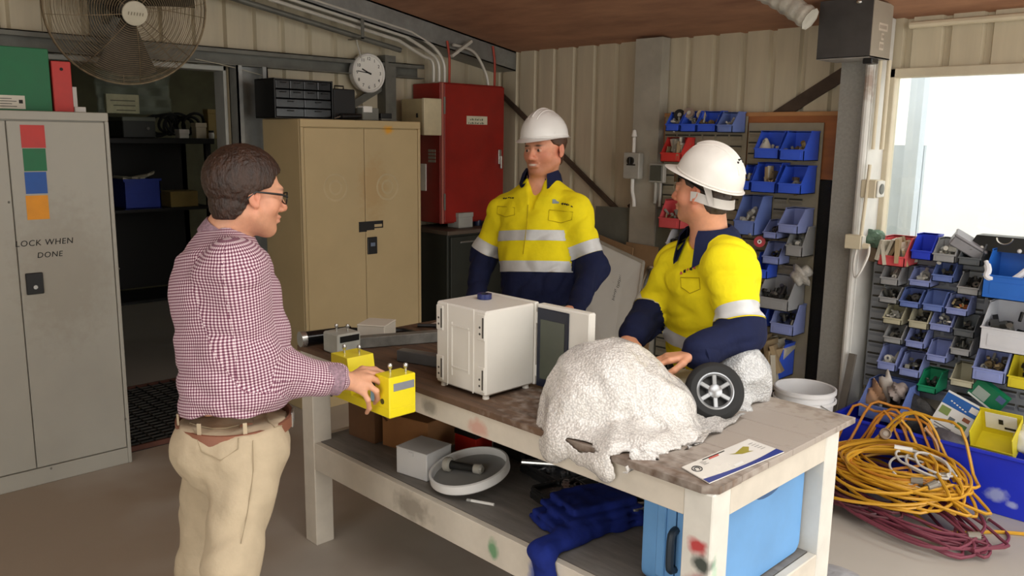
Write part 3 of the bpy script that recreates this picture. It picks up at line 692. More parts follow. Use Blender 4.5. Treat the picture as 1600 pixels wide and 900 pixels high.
# ================================================================== the work table
TX0, TX1, TY0, TY1, TZ = -3.06, -1.055, 1.765, 2.60, .872
wtop = M('worn_dark_timber_top', '#6d533f', .7, var=.25, scale=5, stretch=(1, 9, 1), detail=8, bump=.15, bscale=14, col2='#46362b', stains=[((-1.3, 2.25, .87), (.75, .6, .2), '#a69c92', .9)])  # right end is painted lighter for the stronger light there
wpaint = M('dirty_white_paint', '#d3cabb', .6, var=.08, scale=7, detail=8, stains=[((-2.3, 1.77, .40), (.12, .05, .06), '#5d5142', .5), ((-1.87, 1.77, .40), (.03, .05, .045), '#3f8a55', .8), ((-1.95, 1.77, .80), (.06, .06, .035), '#c07a6a', .6), ((-2.2, 1.77, .81), (.05, .06, .03), '#7a7468', .7), ((-1.42, 1.77, .80), (.03, .06, .05), '#8c877c', .8), ((-1.68, 1.77, .39), (.03, .05, .05), '#2f4fa0', .85)])
wleg = M('spray_stained_white_paint', '#dad6cc', .6, var=.07, scale=8, stains=[((-1.10, 1.774, .70), (.035, .05, .028), '#b02226', .95), ((-1.085, 1.774, .655), (.035, .05, .030), '#24302a', .95), ((-1.10, 1.774, .58), (.05, .05, .055), '#a0525a', .75), ((-1.10, 1.774, .50), (.035, .05, .07), '#4c5048', .85), ((-1.09, 1.774, .41), (.04, .05, .03), '#c03038', .9), ((-1.06, 1.80, .60), (.03, .02, .08), '#9ecfae', .5)])
tb = thing('work_table', 'long timber work table with worn brown top and white painted frame', 'table', (-2.06, 2.18, 0))
nb = 6
for k in range(nb):
    y0 = TY0+(TY1-TY0)*k/nb; y1 = TY0+(TY1-TY0)*(k+1)/nb-.002
    m = MB()
    if k == 0: m.prism([(TX0, y0, TZ-.02), (TX1-.035, y0, TZ-.02), (TX1, y0+.03, TZ-.02), (TX1, y1, TZ-.02), (TX0, y1, TZ-.02)], (0, 0, .02))
    else: m.box((TX0, y0, TZ-.02), (TX1, y1, TZ-.0005*(k % 2)), .0015)
    m.build('plank', wtop, tb, smooth=False)
rz0, rz1 = .771, .8515
lw = .087
for (x0, y0, mt) in ((-3.053, 1.774, wpaint), (-1.06-lw, 1.774, wleg), (-3.053, 2.41, wpaint), (-1.06-lw, 2.41, wleg)):
    m = MB(); m.box((x0, y0, 0), (x0+lw, y0+lw, rz1), .003); m.build('leg', mt, tb)
for (a, b) in (((-3.053+lw, 1.776, rz0), (-1.06-lw, 1.776+.03, rz1)), ((-3.053+lw, 2.465, rz0), (-1.06-lw, 2.495, rz1)), ((-3.05, 1.774+lw, rz0), (-3.02, 2.41, rz1)), ((-1.092, 1.774+lw, rz0), (-1.062, 2.41, rz1))):
    m = MB(); m.box(a, b, .003); m.build('top_rail', wpaint, tb)
sz0, sz1 = .344, .463
for (a, b) in (((-3.053+lw, 1.776, sz0), (-1.06-lw, 1.806, sz1)), ((-3.053+lw, 2.465, sz0), (-1.06-lw, 2.495, sz1)), ((-3.05, 1.774+lw, sz0), (-3.02, 2.41, sz1)), ((-1.092, 1.774+lw, sz0), (-1.062, 2.41, sz1))):
    m = MB(); m.box(a, b, .003); m.build('shelf_rail', wpaint, tb)
shelf_m = M('grey_timber_shelf', '#85807a', .65, var=.18, scale=6, stretch=(1, 6, 1), detail=7, bump=.1)
m = MB(); m.box((-3.02, 1.808, sz1-.018), (-1.094, 2.462, sz1)); m.build('shelf', shelf_m, tb, smooth=False)
SZ = sz1+.001

def rbox(x, y, z, sx, sy, sz, deg, bev=.003):
    m = MB(); m.obox((x, y, z+sz/2), (sx, sy, sz), Matrix.Rotation(math.radians(deg), 3, 'Z'), bev); return m
def Rz(deg): return Matrix.Rotation(math.radians(deg), 3, 'Z')
# --- white enclosure with its display door swung open
ex0, ex1, ey0, ey1, ez0, ez1 = -2.228, -1.972, 1.832, 2.062, TZ+.014, 1.176
enc_m = M('light_grey_enclosure', '#d8d4cb', .45, var=.03)
en = thing('electrical_enclosure', 'white electrical enclosure standing on the table with its screen door open', 'enclosure', ((ex0+ex1)/2, (ey0+ey1)/2, TZ))
m = MB(); m.box((ex0, ey0, ez0), (ex1, ey1, ez1), .006); m.build('case', enc_m, en)
for x in (ex0+.022, ex1-.022):
    for (za, zb) in ((ez1-.10, ez1-.012), (ez0+.012, ez0+.10)):
        m = MB(); m.box((x-.018, ey0-.004, za), (x+.018, ey0+.001, zb), .002); lg = m.build('mounting_lug', enc_m, en)
        m = MB()
        for q in (.25, .5): m.cyl((x-.004, ey0-.0055, za+(zb-za)*q), (x-.004, ey0-.003, za+(zb-za)*q), .004, n=8)
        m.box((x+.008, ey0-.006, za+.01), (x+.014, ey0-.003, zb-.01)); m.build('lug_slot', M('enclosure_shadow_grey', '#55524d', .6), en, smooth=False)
for (xa, xb, za, zb) in ((ex0+.06, ex0+.064, ez0+.0, ez1-.0), (ex1-.064, ex1-.058, ez0, ez1), (ex0+.085, ex1-.085, ez1-.075, ez1-.069), (ex0+.085, ex1-.085, ez0+.069, ez0+.075), (ex0+.082, ex0+.087, ez0+.04, ez1-.06), (ex1-.087, ex1-.082, ez0+.06, ez1-.08)):
    m = MB(); m.box((xa, ey0-.003, za), (xb, ey0+.001, zb), .001); m.build('moulded_rib', enc_m, en)
for (x, y) in ((ex0+.02, ey0+.02), (ex1-.02, ey0+.02), (ex0+.02, ey1-.02), (ex1-.02, ey1-.02)):
    m = MB(); m.lathe([(.012, 0), (.010, .015)], (x, y, TZ), n=12); m.build('foot', enc_m, en)
m = MB(); m.box((ex0-.003, ey1, ez0-.003), (ex1+.003, ey1+.02, ez1+.003), .004); m.build('rim', enc_m, en)
DX0, DX1 = -1.962, -1.725
m = MB(); m.box((DX0, ey1+.001, ez0-.002), (DX1, ey1+.035, ez1), .005); dr_ = m.build('door', enc_m, en)
m = MB(); m.box((DX0+.006, ey1-.005, ez0+.0), (DX0+.150, ey1+.001, ez1-.012), .002); m.build('screen_bezel', M('navy_bezel', '#141a2c', .35), dr_)
scm = M('dark_glass_screen', '#3c4233', .08, var=.1, spec=.9, rvar=0)
m = MB(); m.box((DX0+.024, ey1-.0062, ez0+.03), (DX0+.134, ey1-.0048, ez1-.05)); m.build('screen', scm, dr_, smooth=False)
for z in (ez0+.05, ez1-.05):
    m = MB(); m.cyl((DX0-.005, ey1+.01, z-.02), (DX0-.005, ey1+.01, z+.02), .006, n=10); m.build('hinge', enc_m, en)
p = onZ(757, 467, ez1)
t = thing('tape_roll', 'small dark blue tape roll lying on the white enclosure', 'tape', (p.x, p.y, ez1)); m = MB(); m.lathe([(.014, 0), (.026, 0), (.026, .018), (.014, .018), (.014, 0)], (p.x, p.y, ez1+.001), n=24); m.build('tape', M('navy_tape', '#1d2a66', .35), t); m = MB(); m.lathe([(.012, 0), (.014, 0), (.014, .018), (.012, .018), (.012, 0)], (p.x, p.y, ez1+.001), n=24); m.build('core', M('dark_core', '#20222c', .6), t)

# --- things on the left half of the table
d = Vector((.135, .33, 0)).normalized(); ang = math.degrees(math.atan2(d.y, d.x))
m = MB(); s0 = Vector((-2.865, 1.90, TZ+.001)); s1 = s0+d*.62
m.bar(s0+Vector((0, 0, .0225)), s1+Vector((0, 0, .0225)), .05, .045, .003); o = m.build('steel_bar', M('raw_steel_bar', '#93928c', .5, .5, var=.2, scale=15)); tag(o, 'square grey steel bar lying across the table', 'bar')
m = rbox(-2.42, 1.99, TZ+.0005, .34, .045, .045, 18); o = m.build('steel_offcut', M('blue_grey_steel', '#7f868c', .35, .6)); tag(o, 'short blue grey steel offcut behind the yellow device', 'bar')
wc = thing('white_carton', 'white flat carton on the table behind the steel bar', 'box', (-2.93, 2.11, TZ))
m = rbox(-2.955, 2.095, TZ+.001, .125, .14, .062, 33); m.build('box_body', M('white_card', '#dcd6c9', .7, var=.03), wc); m = rbox(-2.955, 2.095, TZ+.061, .128, .143, .008, 33); m.build('lid', MATS['white_card'], wc)
bt = thing('hand_lamp', 'glossy black hand lamp lying near the table corner', 'lamp', (-3.0, 1.86, TZ))
m = MB(); m.cyl((-3.02, 1.78, TZ+.032), (-2.99, 1.98, TZ+.032), .03, n=18); m.build('lamp_body', M('glossy_black_tube', '#101113', .12, var=.05), bt)
m = MB(); m.cyl((-2.99, 1.98, TZ+.032), (-2.984, 2.02, TZ+.032), .024, .016, 16); m.build('end_cap', black_pl, bt); m = MB(); m.cyl((-3.0235, 1.757, TZ+.032), (-3.02, 1.78, TZ+.032), .033, n=18); m.build('lens_ring', chrome, bt)
cm_ = M('black_cable', '#161616', .5)
m = MB(); m.tube(smooth_path([(-3.02, 2.03, TZ+.012), (-2.96, 2.22, TZ+.012), (-2.86, 2.24, TZ+.012), (-2.80, 2.34, TZ+.012), (-2.88, 2.42, TZ+.012), (-2.98, 2.34, TZ+.012)], 6), .009, 6); o = m.build('power_lead', cm_); tag(o, 'black lead curled round the white flat carton', 'cable')
pm = M('printed_leaflet', '#c9beb4', .6, var=.2, scale=25, col2='#9a8a84')
for i, (x, y, a_, l) in enumerate(((-2.90, 2.49, 12, 'crumpled leaflet at the back edge of the table'), (-2.74, 2.42, -20, 'printed leaflet overlapping the steel bar'), (-2.6, 2.52, 30, 'folded leaflet behind the white enclosure'))):
    m = MB(); R_ = Rz(a_); n = 7
    vs = [Vector((x, y, TZ+.004+.006*i))+R_ @ Vector(((k/(n-1)-.5)*.21, (j-.5)*.15, .006*math.sin(k*1.4+i+j))) for k in range(n) for j in (0, 1)]
    m.add(vs, [(2*k, 2*k+2, 2*k+3, 2*k+1) for k in range(n-1)]); m.add([v-Vector((0, 0, .0015)) for v in vs], [(2*k+1, 2*k+3, 2*k+2, 2*k) for k in range(n-1)])
    o = m.build('leaflet', pm); tag(o, l, 'leaflet')
# grey tester at the table corner, partly behind the man's sleeve
def studs(par, pts, z):
    for (x, y) in pts:
        m = MB(); m.cyl((x, y, z), (x, y, z+.018), .0035, n=8); m.lathe([(.004, .012), (.0075, .018), (.0075, .026), (.005, .030), (0, .030)], (x, y, z), n=12); m.build('terminal_stud', chrome, par)
ct = thing('test_unit', 'light grey tester with two terminals on the table corner', 'tester', (-2.83, 1.83, TZ))
m = MB(); m.box((-2.90, 1.79, TZ+.001), (-2.79, 1.90, TZ+.085), .006); m.build('case', M('pale_grey_case', '#b9bab2', .5), ct); m = MB(); m.box((-2.79, 1.80, TZ+.052), (-2.788, 1.89, TZ+.077)); m.build('window', black_pl, ct, smooth=False); studs(ct, ((-2.86, 1.83), (-2.825, 1.86)), TZ+.085)
# yellow handled device
ym = M('yellow_enamel', '#f0dc1c', .32, var=.04, coat=.2)
cx_, cy_, cz_ = -2.072, 1.513, .858               # near lower corner of the device, held just in front of the table
yd = thing('cable_tester', 'bright yellow handheld tester with four chrome terminals', 'tester', (cx_-.15, cy_+.05, cz_))
DW, DL = .105, .330
m = MB(); m.box((cx_-DL, cy_, cz_), (cx_, cy_+DW, cz_+.032), .003); m.build('base', ym, yd)
m = MB(); m.box((cx_-.078, cy_, cz_+.028), (cx_, cy_+DW, cz_+.133), .003); m.build('end_block', ym, yd)
m = MB(); m.prism([(cx_-DL, cy_, cz_+.028), (cx_-.211, cy_, cz_+.028), (cx_-.234, cy_, cz_+.151), (cx_-DL, cy_, cz_+.151)], (0, DW, 0)); m.build('end_block', ym, yd, smooth=False)
m = MB(); m.box((cx_, cy_+.016, cz_+.087), (cx_+.0015, cy_+DW-.007, cz_+.112), .0005); m.build('display', M('grey_lcd', '#8d8f97', .3), yd)
m = MB(); m.box((cx_-.312, cy_-.0015, cz_+.073), (cx_-.248, cy_, cz_+.110)); m.build('display', MATS['grey_lcd'], yd, smooth=False)
m = MB(); m.cyl((cx_-.215, cy_+.055, cz_+.081), (cx_-.075, cy_+.049, cz_+.075), .0155, n=14); m.build('grip_bar', black_pl, yd)
m = MB(); m.box((cx_-.115, cy_+.006, cz_+.032), (cx_-.080, cy_+.074, cz_+.078), .004); m.build('blue_panel', M('pale_blue_panel', '#9fc4d4', .3), yd)
m = MB(); m.lathe([(.009, 0), (.009, .002), (.004, .003)], (cx_-.037, cy_, cz_+.050), (0, -1, 0), 16); m.build('socket', M('dark_socket', '#4a4516', .5), yd)
studs(yd, ((cx_-.055, cy_+.044), (cx_-.027, cy_+.085)), cz_+.133); studs(yd, ((cx_-.302, cy_+.035), (cx_-.261, cy_+.067)), cz_+.151)

# --- brochure on the near corner
bp = [Vector((p.x, p.y, TZ+.0015)) for p in (onZ(1065, 732, TZ), onZ(1108, 757, TZ), onZ(1225, 708, TZ), onZ(1170, 688, TZ))]
bp[1].x = max(bp[1].x, -1.09)
br = thing('brochure', 'glossy white brochure with blue band on the table corner', 'brochure', (-1.13, 1.97, TZ))
def bq(u, v, h=0): return bp[0].lerp(bp[3], v).lerp(bp[1].lerp(bp[2], v), u)+Vector((0, 0, h))
m = MB(); m.prism([bq(0, 0), bq(1, 0), bq(1, 1), bq(0, 1)], (0, 0, .003)); m.build('cover', M('glossy_paper', '#e3ded6', .25, var=.03), br, smooth=False)
m = MB(); n = 10; m.add([bq(u_, k/n, .0034) for k in range(n+1) for u_ in (.78+.1*math.sin(k/n*PI), 1.0)], [(2*k, 2*k+1, 2*k+3, 2*k+2) for k in range(n)]); m.build('blue_band', M('print_blue', '#2f3f8c', .3), br, smooth=False)
m = MB(); m.add([bq(a_, b_, .0036) for a_, b_ in ((.05, .26), (.09, .26), (.09, .58), (.05, .58))], [(0, 1, 2, 3)]); m.build('dark_stripe', ink, br, smooth=False)
m = MB(); m.add([bq(a_, b_, .0036) for a_, b_ in ((.09, .34), (.16, .32), (.16, .46), (.09, .48))], [(0, 1, 2, 3)]); m.build('red_stripe', M('print_red', '#d0605a', .3), br, smooth=False)
m = MB(); m.add([bq(a_, b_, .0036) for a_, b_ in ((.27, .56), (.33, .62), (.20, .80), (.30, .84), (.45, .76), (.52, .80), (.46, .66), (.36, .60))], [tuple(range(8))]); m.build('product_picture', M('print_olive', '#a89a2a', .3), br, smooth=False)
m = MB(); m.add([bq(a_, b_, .0036) for a_, b_ in ((.72, .42), (.82, .40), (.82, .52), (.72, .54))], [(0, 1, 2, 3)]); m.build('white_patch', white_pl, br, smooth=False)
m = MB()
ring_c = [(.32+.13*math.cos(t), .09+.05*math.sin(t)) for t in np.linspace(0, 2*PI, 24, endpoint=False)]; m.tube([bq(a_, b_, .004) for a_, b_ in ring_c], .0014, 4, True)
m.tube([bq(.32+.07*math.cos(t), .09+.027*math.sin(t), .004) for t in np.linspace(.4, 5.2, 14)], .0012, 4); m.build('emblem', ink, br)
m = MB()
for k in range(4): m.add([bq(a_, b_, .0036) for a_, b_ in ((.12+.05*k, .20), (.135+.05*k, .20), (.135+.05*k, .25+.02*(k % 2)), (.12+.05*k, .25+.02*(k % 2)))], [(0, 1, 2, 3)])
for k in range(5): m.add([bq(a_, b_, .0036) for a_, b_ in ((.2+.09*k, .88), (.215+.09*k, .88), (.215+.09*k, .95), (.2+.09*k, .95))], [(0, 1, 2, 3)])
m.build('small_print', M('print_grey', '#6c6a6a', .4), br, smooth=False)

# --- yellow tape measure at the back edge
ty = thing('tape_measure', 'yellow and black tape measure at the back edge of the table', 'tape measure', (-2.2, 2.55, TZ)); m = rbox(-2.245, 2.53, TZ+.001, .075, .04, .05, 30, .008); m.build('case', M('yellow_case', '#e6c91a', .4), ty); m = rbox(-2.29, 2.505, TZ+.001, .012, .03, .02, 30, .001); m.build('hook', black_pl, ty)

# ------------------------------------------------------------------ lower shelf
card = M('brown_cardboard', '#9a6a3e', .8, var=.12, scale=5); card2 = M('dark_cardboard', '#6e4c30', .8, var=.15, scale=5)
def carton(name, label, x, y, z, sx, sy, sz, deg, mat, openf=True):
    t = thing(name, label, 'box', (x, y, z)); R_ = Rz(deg); c = Vector((x, y, z))
    def wall(cx, cy, wx, wy):
        m = MB(); m.obox(c+R_ @ Vector((cx, cy, sz/2)), (wx, wy, sz), R_, .001); m.build('side_panel', mat, t)
    wall(-sx/2, 0, .004, sy); wall(sx/2, 0, .004, sy); wall(0, -sy/2, sx, .004); wall(0, sy/2, sx, .004)
    m = MB(); m.obox(c+R_ @ Vector((0, 0, .003)), (sx, sy, .004), R_); m.build('bottom_panel', mat, t, smooth=False)
    if openf:
        m = MB(); m.obox(c+R_ @ Vector((sx/2+.03, 0, sz-.02)), (.004, sy*.9, .08), R_ @ Matrix.Rotation(2.2, 3, 'Y')); m.build('flap', mat, t, smooth=False)
        m = MB(); m.obox(c+R_ @ Vector((0, -sy/2-.012, sz+.02)), (sx*.9, .004, .07), R_ @ Matrix.Rotation(.5, 3, 'X')); m.build('flap', mat, t, smooth=False)
    else:
        m = MB(); m.obox(c+R_ @ Vector((0, 0, sz)), (sx, sy, .004), R_); m.build('flap', mat, t, smooth=False)
    return t
carton('cardboard_box', 'brown cardboard carton behind the white box on the lower shelf', -2.66, 2.10, SZ, .24, .20, .14, 12, card, False)
carton('cardboard_box', 'dark open cardboard carton at the left end of the lower shelf', -2.88, 2.06, SZ, .17, .22, .155, 4, card2)
carton('cardboard_box', 'flattened brown carton deep under the yellow tester', -2.80, 2.335, SZ, .28, .2, .17, 0, card2, False)
wb_ = thing('white_box', 'plain white cardboard box on the lower shelf beside the round lid', 'box', (-2.42, 1.92, SZ)); wcard = M('plain_white_card', '#d3d3d3', .65, var=.03)
m = rbox(-2.418, 1.925, SZ, .155, .145, .105, 10); m.build('box_body', wcard, wb_); m = rbox(-2.418, 1.925, SZ+.103, .157, .147, .004, 10); m.build('lid', wcard, wb_)
m = MB(); m.obox((-2.418+.0125, 1.925-.0735-.0008, SZ+.092), (.024, .002, .014), Rz(10)); m.build('lid_tab', wcard, wb_, smooth=False)
# round white lid with a torch in it
dc = dep(735, 741, 3.10); nrm = (Vector((0, 0, 1))+Vector((.711, -.703, 0))*.10-Vector((.703, .711, 0))*.20).normalized()
DR = .150
dc.z = SZ+.052
dh = thing('round_lid', 'round white plastic lid with upturned rim on the lower shelf', 'lid', (dc.x, dc.y, SZ))
m = MB(); m.lathe([(0, -.004), (DR-.006, -.004), (DR, .002), (DR, .032), (DR-.008, .034), (DR-.011, .03), (DR-.011, .004), (0, .002)], dc, nrm, 56); m.build('rim', M('white_lid_plastic', '#dedddb', .4, var=.02), dh)
m = MB(); m.lathe([(0, .0045), (DR-.012, .0045), (DR-.012, .003)], dc, nrm, 48); m.build('base_plate', M('grey_lid_liner', '#8c8c8a', .5, var=.06), dh)
a_ = (Vector((.94, .30, 0))); a_ = (a_-nrm*a_.dot(nrm)).normalized()
tr = thing('torch', 'black and clear torch lying in the round white lid', 'torch', dc+nrm*.004)
t0 = dc-a_*.10+nrm*.032; t1 = dc+a_*.05+nrm*.022
m = MB(); m.lathe([(.020, 0), (.021, .01), (.0145, .04), (.0145, .12), (.018, .125)], t0, (t1-t0), 18); m.build('barrel', M('black_knurled', '#262624', .4, .2, bump=.6, bscale=300), tr)
m = MB(); m.lathe([(0, -.004), (.024, -.004), (.027, .0), (.027, .018), (.020, .024)], t0, (t1-t0), 20); m.build('lens_head', M('cloudy_clear_plastic', '#b9b6ac', .2), tr)
m = MB(); m.lathe([(.018, .125), (.019, .15), (.012, .158), (0, .158)], t0, (t1-t0), 16); m.build('tail_cap', MATS['cloudy_clear_plastic'], tr)
mk_ = thing('marker_pen', 'white marker pen on the lower shelf below the round lid', 'pen', (-2.03, 1.89, SZ)); m = MB(); m.cyl((-2.085, 1.872, SZ+.006), (-2.005, 1.908, SZ+.006), .0055, n=10); m.build('barrel', white_pl, mk_); m = MB(); m.cyl((-2.10, 1.865, SZ+.006), (-2.085, 1.872, SZ+.006), .006, n=10); m.build('cap', M('grey_cap', '#a7a7a2', .4), mk_)
# black socket trays
def tool_tray(label, x, y, sx, sy, deg, seed, nring):
    r = random.Random(seed); t = thing('socket_tray', label, 'tool tray', (x, y, SZ)); R_ = Rz(deg); c = Vector((x, y, SZ))
    m = MB(); m.obox(c+Vector((0, 0, .018)), (sx, sy, .036), R_, .008); m.build('tray_base', M('black_tray', '#232323', .28, var=.15), t)
    m = MB()
    for (cx, cy, wx, wy) in ((0, -sy/2+.006, sx-.02, .012), (0, sy/2-.006, sx-.02, .012), (-sx/2+.006, 0, .012, sy-.02), (sx/2-.006, 0, .012, sy-.02)): m.obox(c+R_ @ Vector((cx, cy, .042)), (wx, wy, .014), R_, .004)
    m.build('tray_rim', MATS['black_tray'], t)
    for k in range(nring):
        px = (r.random()-.5)*(sx-.07); py = (r.random()-.5)*(sy-.07); q = c+R_ @ Vector((px, py, .036)); ro = r.uniform(.009, .017)
        m = MB(); m.lathe([(ro*.6, .018), (ro*.6, 0), (ro, 0), (ro, .02), (ro*.6, .02)], q, n=12); m.build('socket', M('dark_chrome_socket', '#7a7a7c', .25, .8), t)
    for k in range(4):
        px = (r.random()-.5)*(sx-.12); py = (r.random()-.5)*(sy-.06); q = c+R_ @ Vector((px, py, .046)); dd = R_ @ Vector((r.uniform(-.3, .3), 1, 0)).normalized()*.05
        m = MB(); m.cyl(q-dd, q+dd, .005, n=8); m.build('driver_bar', M('dark_chrome_socket', '#3a3a3c'), t)
    return t
tool_tray('black tray of sockets nearest the blue cloth on the lower shelf', -1.80, 2.10, .30, .19, -14, 3, 16)
tool_tray('black tray of sockets next to the round lid on the lower shelf', -2.02, 2.26, .26, .19, -10, 5, 12)
tool_tray('black tray of sockets at the back of the lower shelf', -1.60, 2.32, .22, .16, -8, 9, 8)
m = MB(); m.cyl((-2.12, 2.16, SZ+.062), (-1.86, 2.36, SZ+.062), .011, n=10); o = m.build('steel_tube', chrome); tag(o, 'bright steel tube lying across the socket trays', 'tube')
for i, (x, y) in enumerate(((-1.57, 2.18), (-1.52, 2.19))):
    t = thing('spanner', ('left', 'right')[i]+' of two bright spanners beyond the blue cloth', 'spanner', (x, y, SZ), 'spanners on the lower shelf'); m = MB(); m.bar((x-.05, y-.03, SZ+.06), (x+.06, y+.14, SZ+.06), .012, .006, .001); m.build('shank', chrome, t); m = MB(); m.lathe([(.007, -.004), (.014, -.004), (.014, .004), (.007, .004), (.007, -.004)], (x-.056, y-.04, SZ+.06), n=14); m.build('ring_end', chrome, t)
rb = thing('red_toolbox', 'small red box with black lid behind the white box', 'box', (-2.44, 2.20, SZ)); m = rbox(-2.45, 2.21, SZ, .12, .10, .075, 5); m.build('box_body', M('bright_red_plastic', '#c4261c', .4), rb); m = rbox(-2.45, 2.21, SZ+.075, .124, .104, .022, 5); m.build('lid', black_pl, rb)
db_ = thing('drill_case', 'black moulded drill case at the back of the lower shelf', 'case', (-2.33, 2.30, SZ)); m = rbox(-2.30, 2.32, SZ, .17, .14, .12, 5, .012); m.build('case', black_pl, db_); m = rbox(-2.30, 2.245, SZ+.07, .05, .012, .03, 5); m.build('latch', dsteel, db_)
gx = thing('steel_tin', 'grey printed tin at the back of the lower shelf', 'tin', (-2.15, 2.38, SZ)); m = rbox(-2.16, 2.39, SZ, .13, .10, .16, 4); m.build('tin_body', M('grey_blue_tin', '#6f7280', .4, .3, var=.2, scale=30), gx); m = rbox(-2.16, 2.39, SZ+.158, .134, .104, .012, 4); m.build('lid', white_pl, gx)
pb = thing('plastic_tub', 'white plastic tub beside the grey tin on the lower shelf', 'tub', (-2.02, 2.41, SZ)); m = MB(); m.lathe([(.045, 0), (.052, .11), (.055, .112), (.055, .12), (0, .12)], (-2.02, 2.41, SZ), n=24); m.build('tub', white_pl, pb); m = MB(); m.lathe([(.057, .118), (.057, .128), (0, .13)], (-2.02, 2.41, SZ), n=24); m.build('lid', M('pale_lid', '#cfcfd2', .4), pb)
# blue hard case
bcm = M('blue_moulded_plastic', '#6ba2d8', .42, var=.08, scale=5)
bc_ = thing('hard_case', 'large blue moulded plastic case under the right end of the table', 'case', (-1.235, 2.13, SZ))
def rr_poly(y0, y1, z0, z1, r, n=6):
    P = []
    for (cy, cz, t0_) in ((y1-r, z1-r, 0), (y0+r, z1-r, PI/2), (y0+r, z0+r, PI), (y1-r, z0+r, 1.5*PI)):
        for k in range(n+1): t = t0_+PI/2*k/n; P.append((cy+r*math.cos(t), cz+r*math.sin(t)))
    return P
def case_half(name, xa, xb, sgn):
    m = MB(); n = None; prof = rr_poly(1.885, 2.40, SZ, .758, .035); vs = []
    cy, cz = 2.1425, (SZ+.758)/2
    for (x, s) in ((xa, 1.0), (xb-sgn*.025, 1.0), (xb-sgn*.007, .985), (xb, .95)):
        for (y, z) in prof: vs.append((x, cy+(y-cy)*s, cz+(z-cz)*(s if z > cz else s)))
    n = len(prof); fs = []
    for i in range(3):
        for k in range(n):
            q = (i*n+k, i*n+(k+1) % n, (i+1)*n+(k+1) % n, (i+1)*n+k); fs.append(q if sgn > 0 else q[::-1])
    c_ = tuple(range(3*n, 4*n)); fs.append(c_ if sgn > 0 else c_[::-1]); c0 = tuple(range(n)); fs.append(c0[::-1] if sgn > 0 else c0)
    m.add(vs, fs); return m.build(name, bcm, bc_)
case_half('shell', -1.235, -1.112, 1); case_half('shell', -1.24, -1.36, -1)
m = MB(); m.tube(smooth_path([(-1.237, 1.885, .66), (-1.237, 1.862, .65), (-1.237, 1.858, .60), (-1.237, 1.862, .55), (-1.237, 1.885, .54)], 5), .012, 8); m.build('handle', M('dark_handle', '#22313f', .5), bc_)
m = MB(); m.box((-1.30, 1.878, .50), (-1.27, 1.886, .72), .004); m.box((-1.20, 1.878, .50), (-1.17, 1.886, .72), .004); m.build('end_rib', bcm, bc_)
m = MB(); m.sphere((-1.112, 2.16, .738), (.004, .075, .022), 18, 8); m.build('recess', M('dark_blue_recess', '#3a6494', .5), bc_)
for y in (2.02, 2.30):
    m = MB(); m.box((-1.25, y-.025, .755), (-1.225, y+.025, .766), .003); m.build('latch', M('dark_handle', '#22313f'), bc_)
# ================================================================== right side: racks, bins, cords
ply_b = M('orange_plywood', '#a9683a', .65, var=.15, scale=3, stretch=(1, 1, 5))
lou = M('beige_louvre_panel', '#a09781', .55, .1, var=.1); lou2 = M('grey_louvre_panel', '#8e9196', .5, .2, var=.08)
RKY = W-.07
def louvre(name, label, x0, x1, z0, z1, mat, zstep, xstep, y=RKY):
    t = thing(name, label, 'panel', ((x0+x1)/2, y, z0)); m = MB(); m.box((x0, y, z0), (x1, y+.006, z1)); m.build('panel', mat, t, smooth=False)
    z = z1-.05
    dark = M('louvre_slot', '#3a372f', .8)
    while z > z0+.03:
        nx = int((x1-x0-.02)/xstep)
        for k in range(nx):
            xa = x0+.012+k*xstep; m = MB(); m.prism([(xa, y, z), (xa, y-.010, z-.002), (xa, y-.010, z-.016), (xa, y, z-.034)], (xstep-.02, 0, 0)); m.box((xa-.001, y-.0115, z-.008), (xa+xstep-.019, y-.003, z+.001), mi=1); m.build('louvre', [mat, dark], t, smooth=False)
        z -= zstep
    return t
bd = thing('plywood_board', 'orange plywood board behind the bins on the left rack', 'board', (-2.8, W-.05, .2))
m = MB(); m.box((-3.455, W-.045, 1.52), (-2.185, W-.012, 1.905)); m.build('board', ply_b, bd, smooth=False)
m = MB(); m.box((-3.46, W-.048, 1.885), (-2.18, W-.008, 1.91), .002); m.build('edge_strip', M('pale_ply_edge', '#c08a58', .6), bd)
m = MB(); m.box((-3.42, W-.040, .004), (-2.135, W-.012, 1.515)); o = m.build('gap_shade_panel', M('black_mesh_shade', '#1d1c1a', .8, var=.2, scale=40, bump=.5, bscale=120), smooth=False); tag(o, 'black mesh sheet supplying the shade of the gap behind the beige louvre panels', 'panel')  # near-black sheet stands in for shade in the gap; its mesh is real
xa, xb = onY(1170, 200, RKY).x, onY(1287, 200, RKY).x
louvre('louvre_panel', 'beige louvre panel holding the bins beside the thick post', xa, xb, .20, onY(1200, 192, RKY).z, lou, .066, .098)
louvre('louvre_panel', 'beige louvre panel behind the man leaning on the table', -3.36, xa-.01, .20, onY(1100, 182, RKY).z, lou, .066, .098)
r2x0, r2x1, r2z0, r2z1 = -1.90, -.55, .36, 1.205
louvre('louvre_panel', 'grey louvre panel under the window', r2x0, r2x1, r2z0, r2z1, lou2, .066, .098)
for (xx, side) in ((r2x0+.03, 'left'), (r2x1-.03, 'right')):
    m = MB(); m.box((xx-.02, RKY+.007, 0), (xx+.02, W-.003, r2z1)); o = m.build('rack_upright', dsteel, smooth=False); tag(o, side+' steel upright behind the grey louvre panel', 'upright')

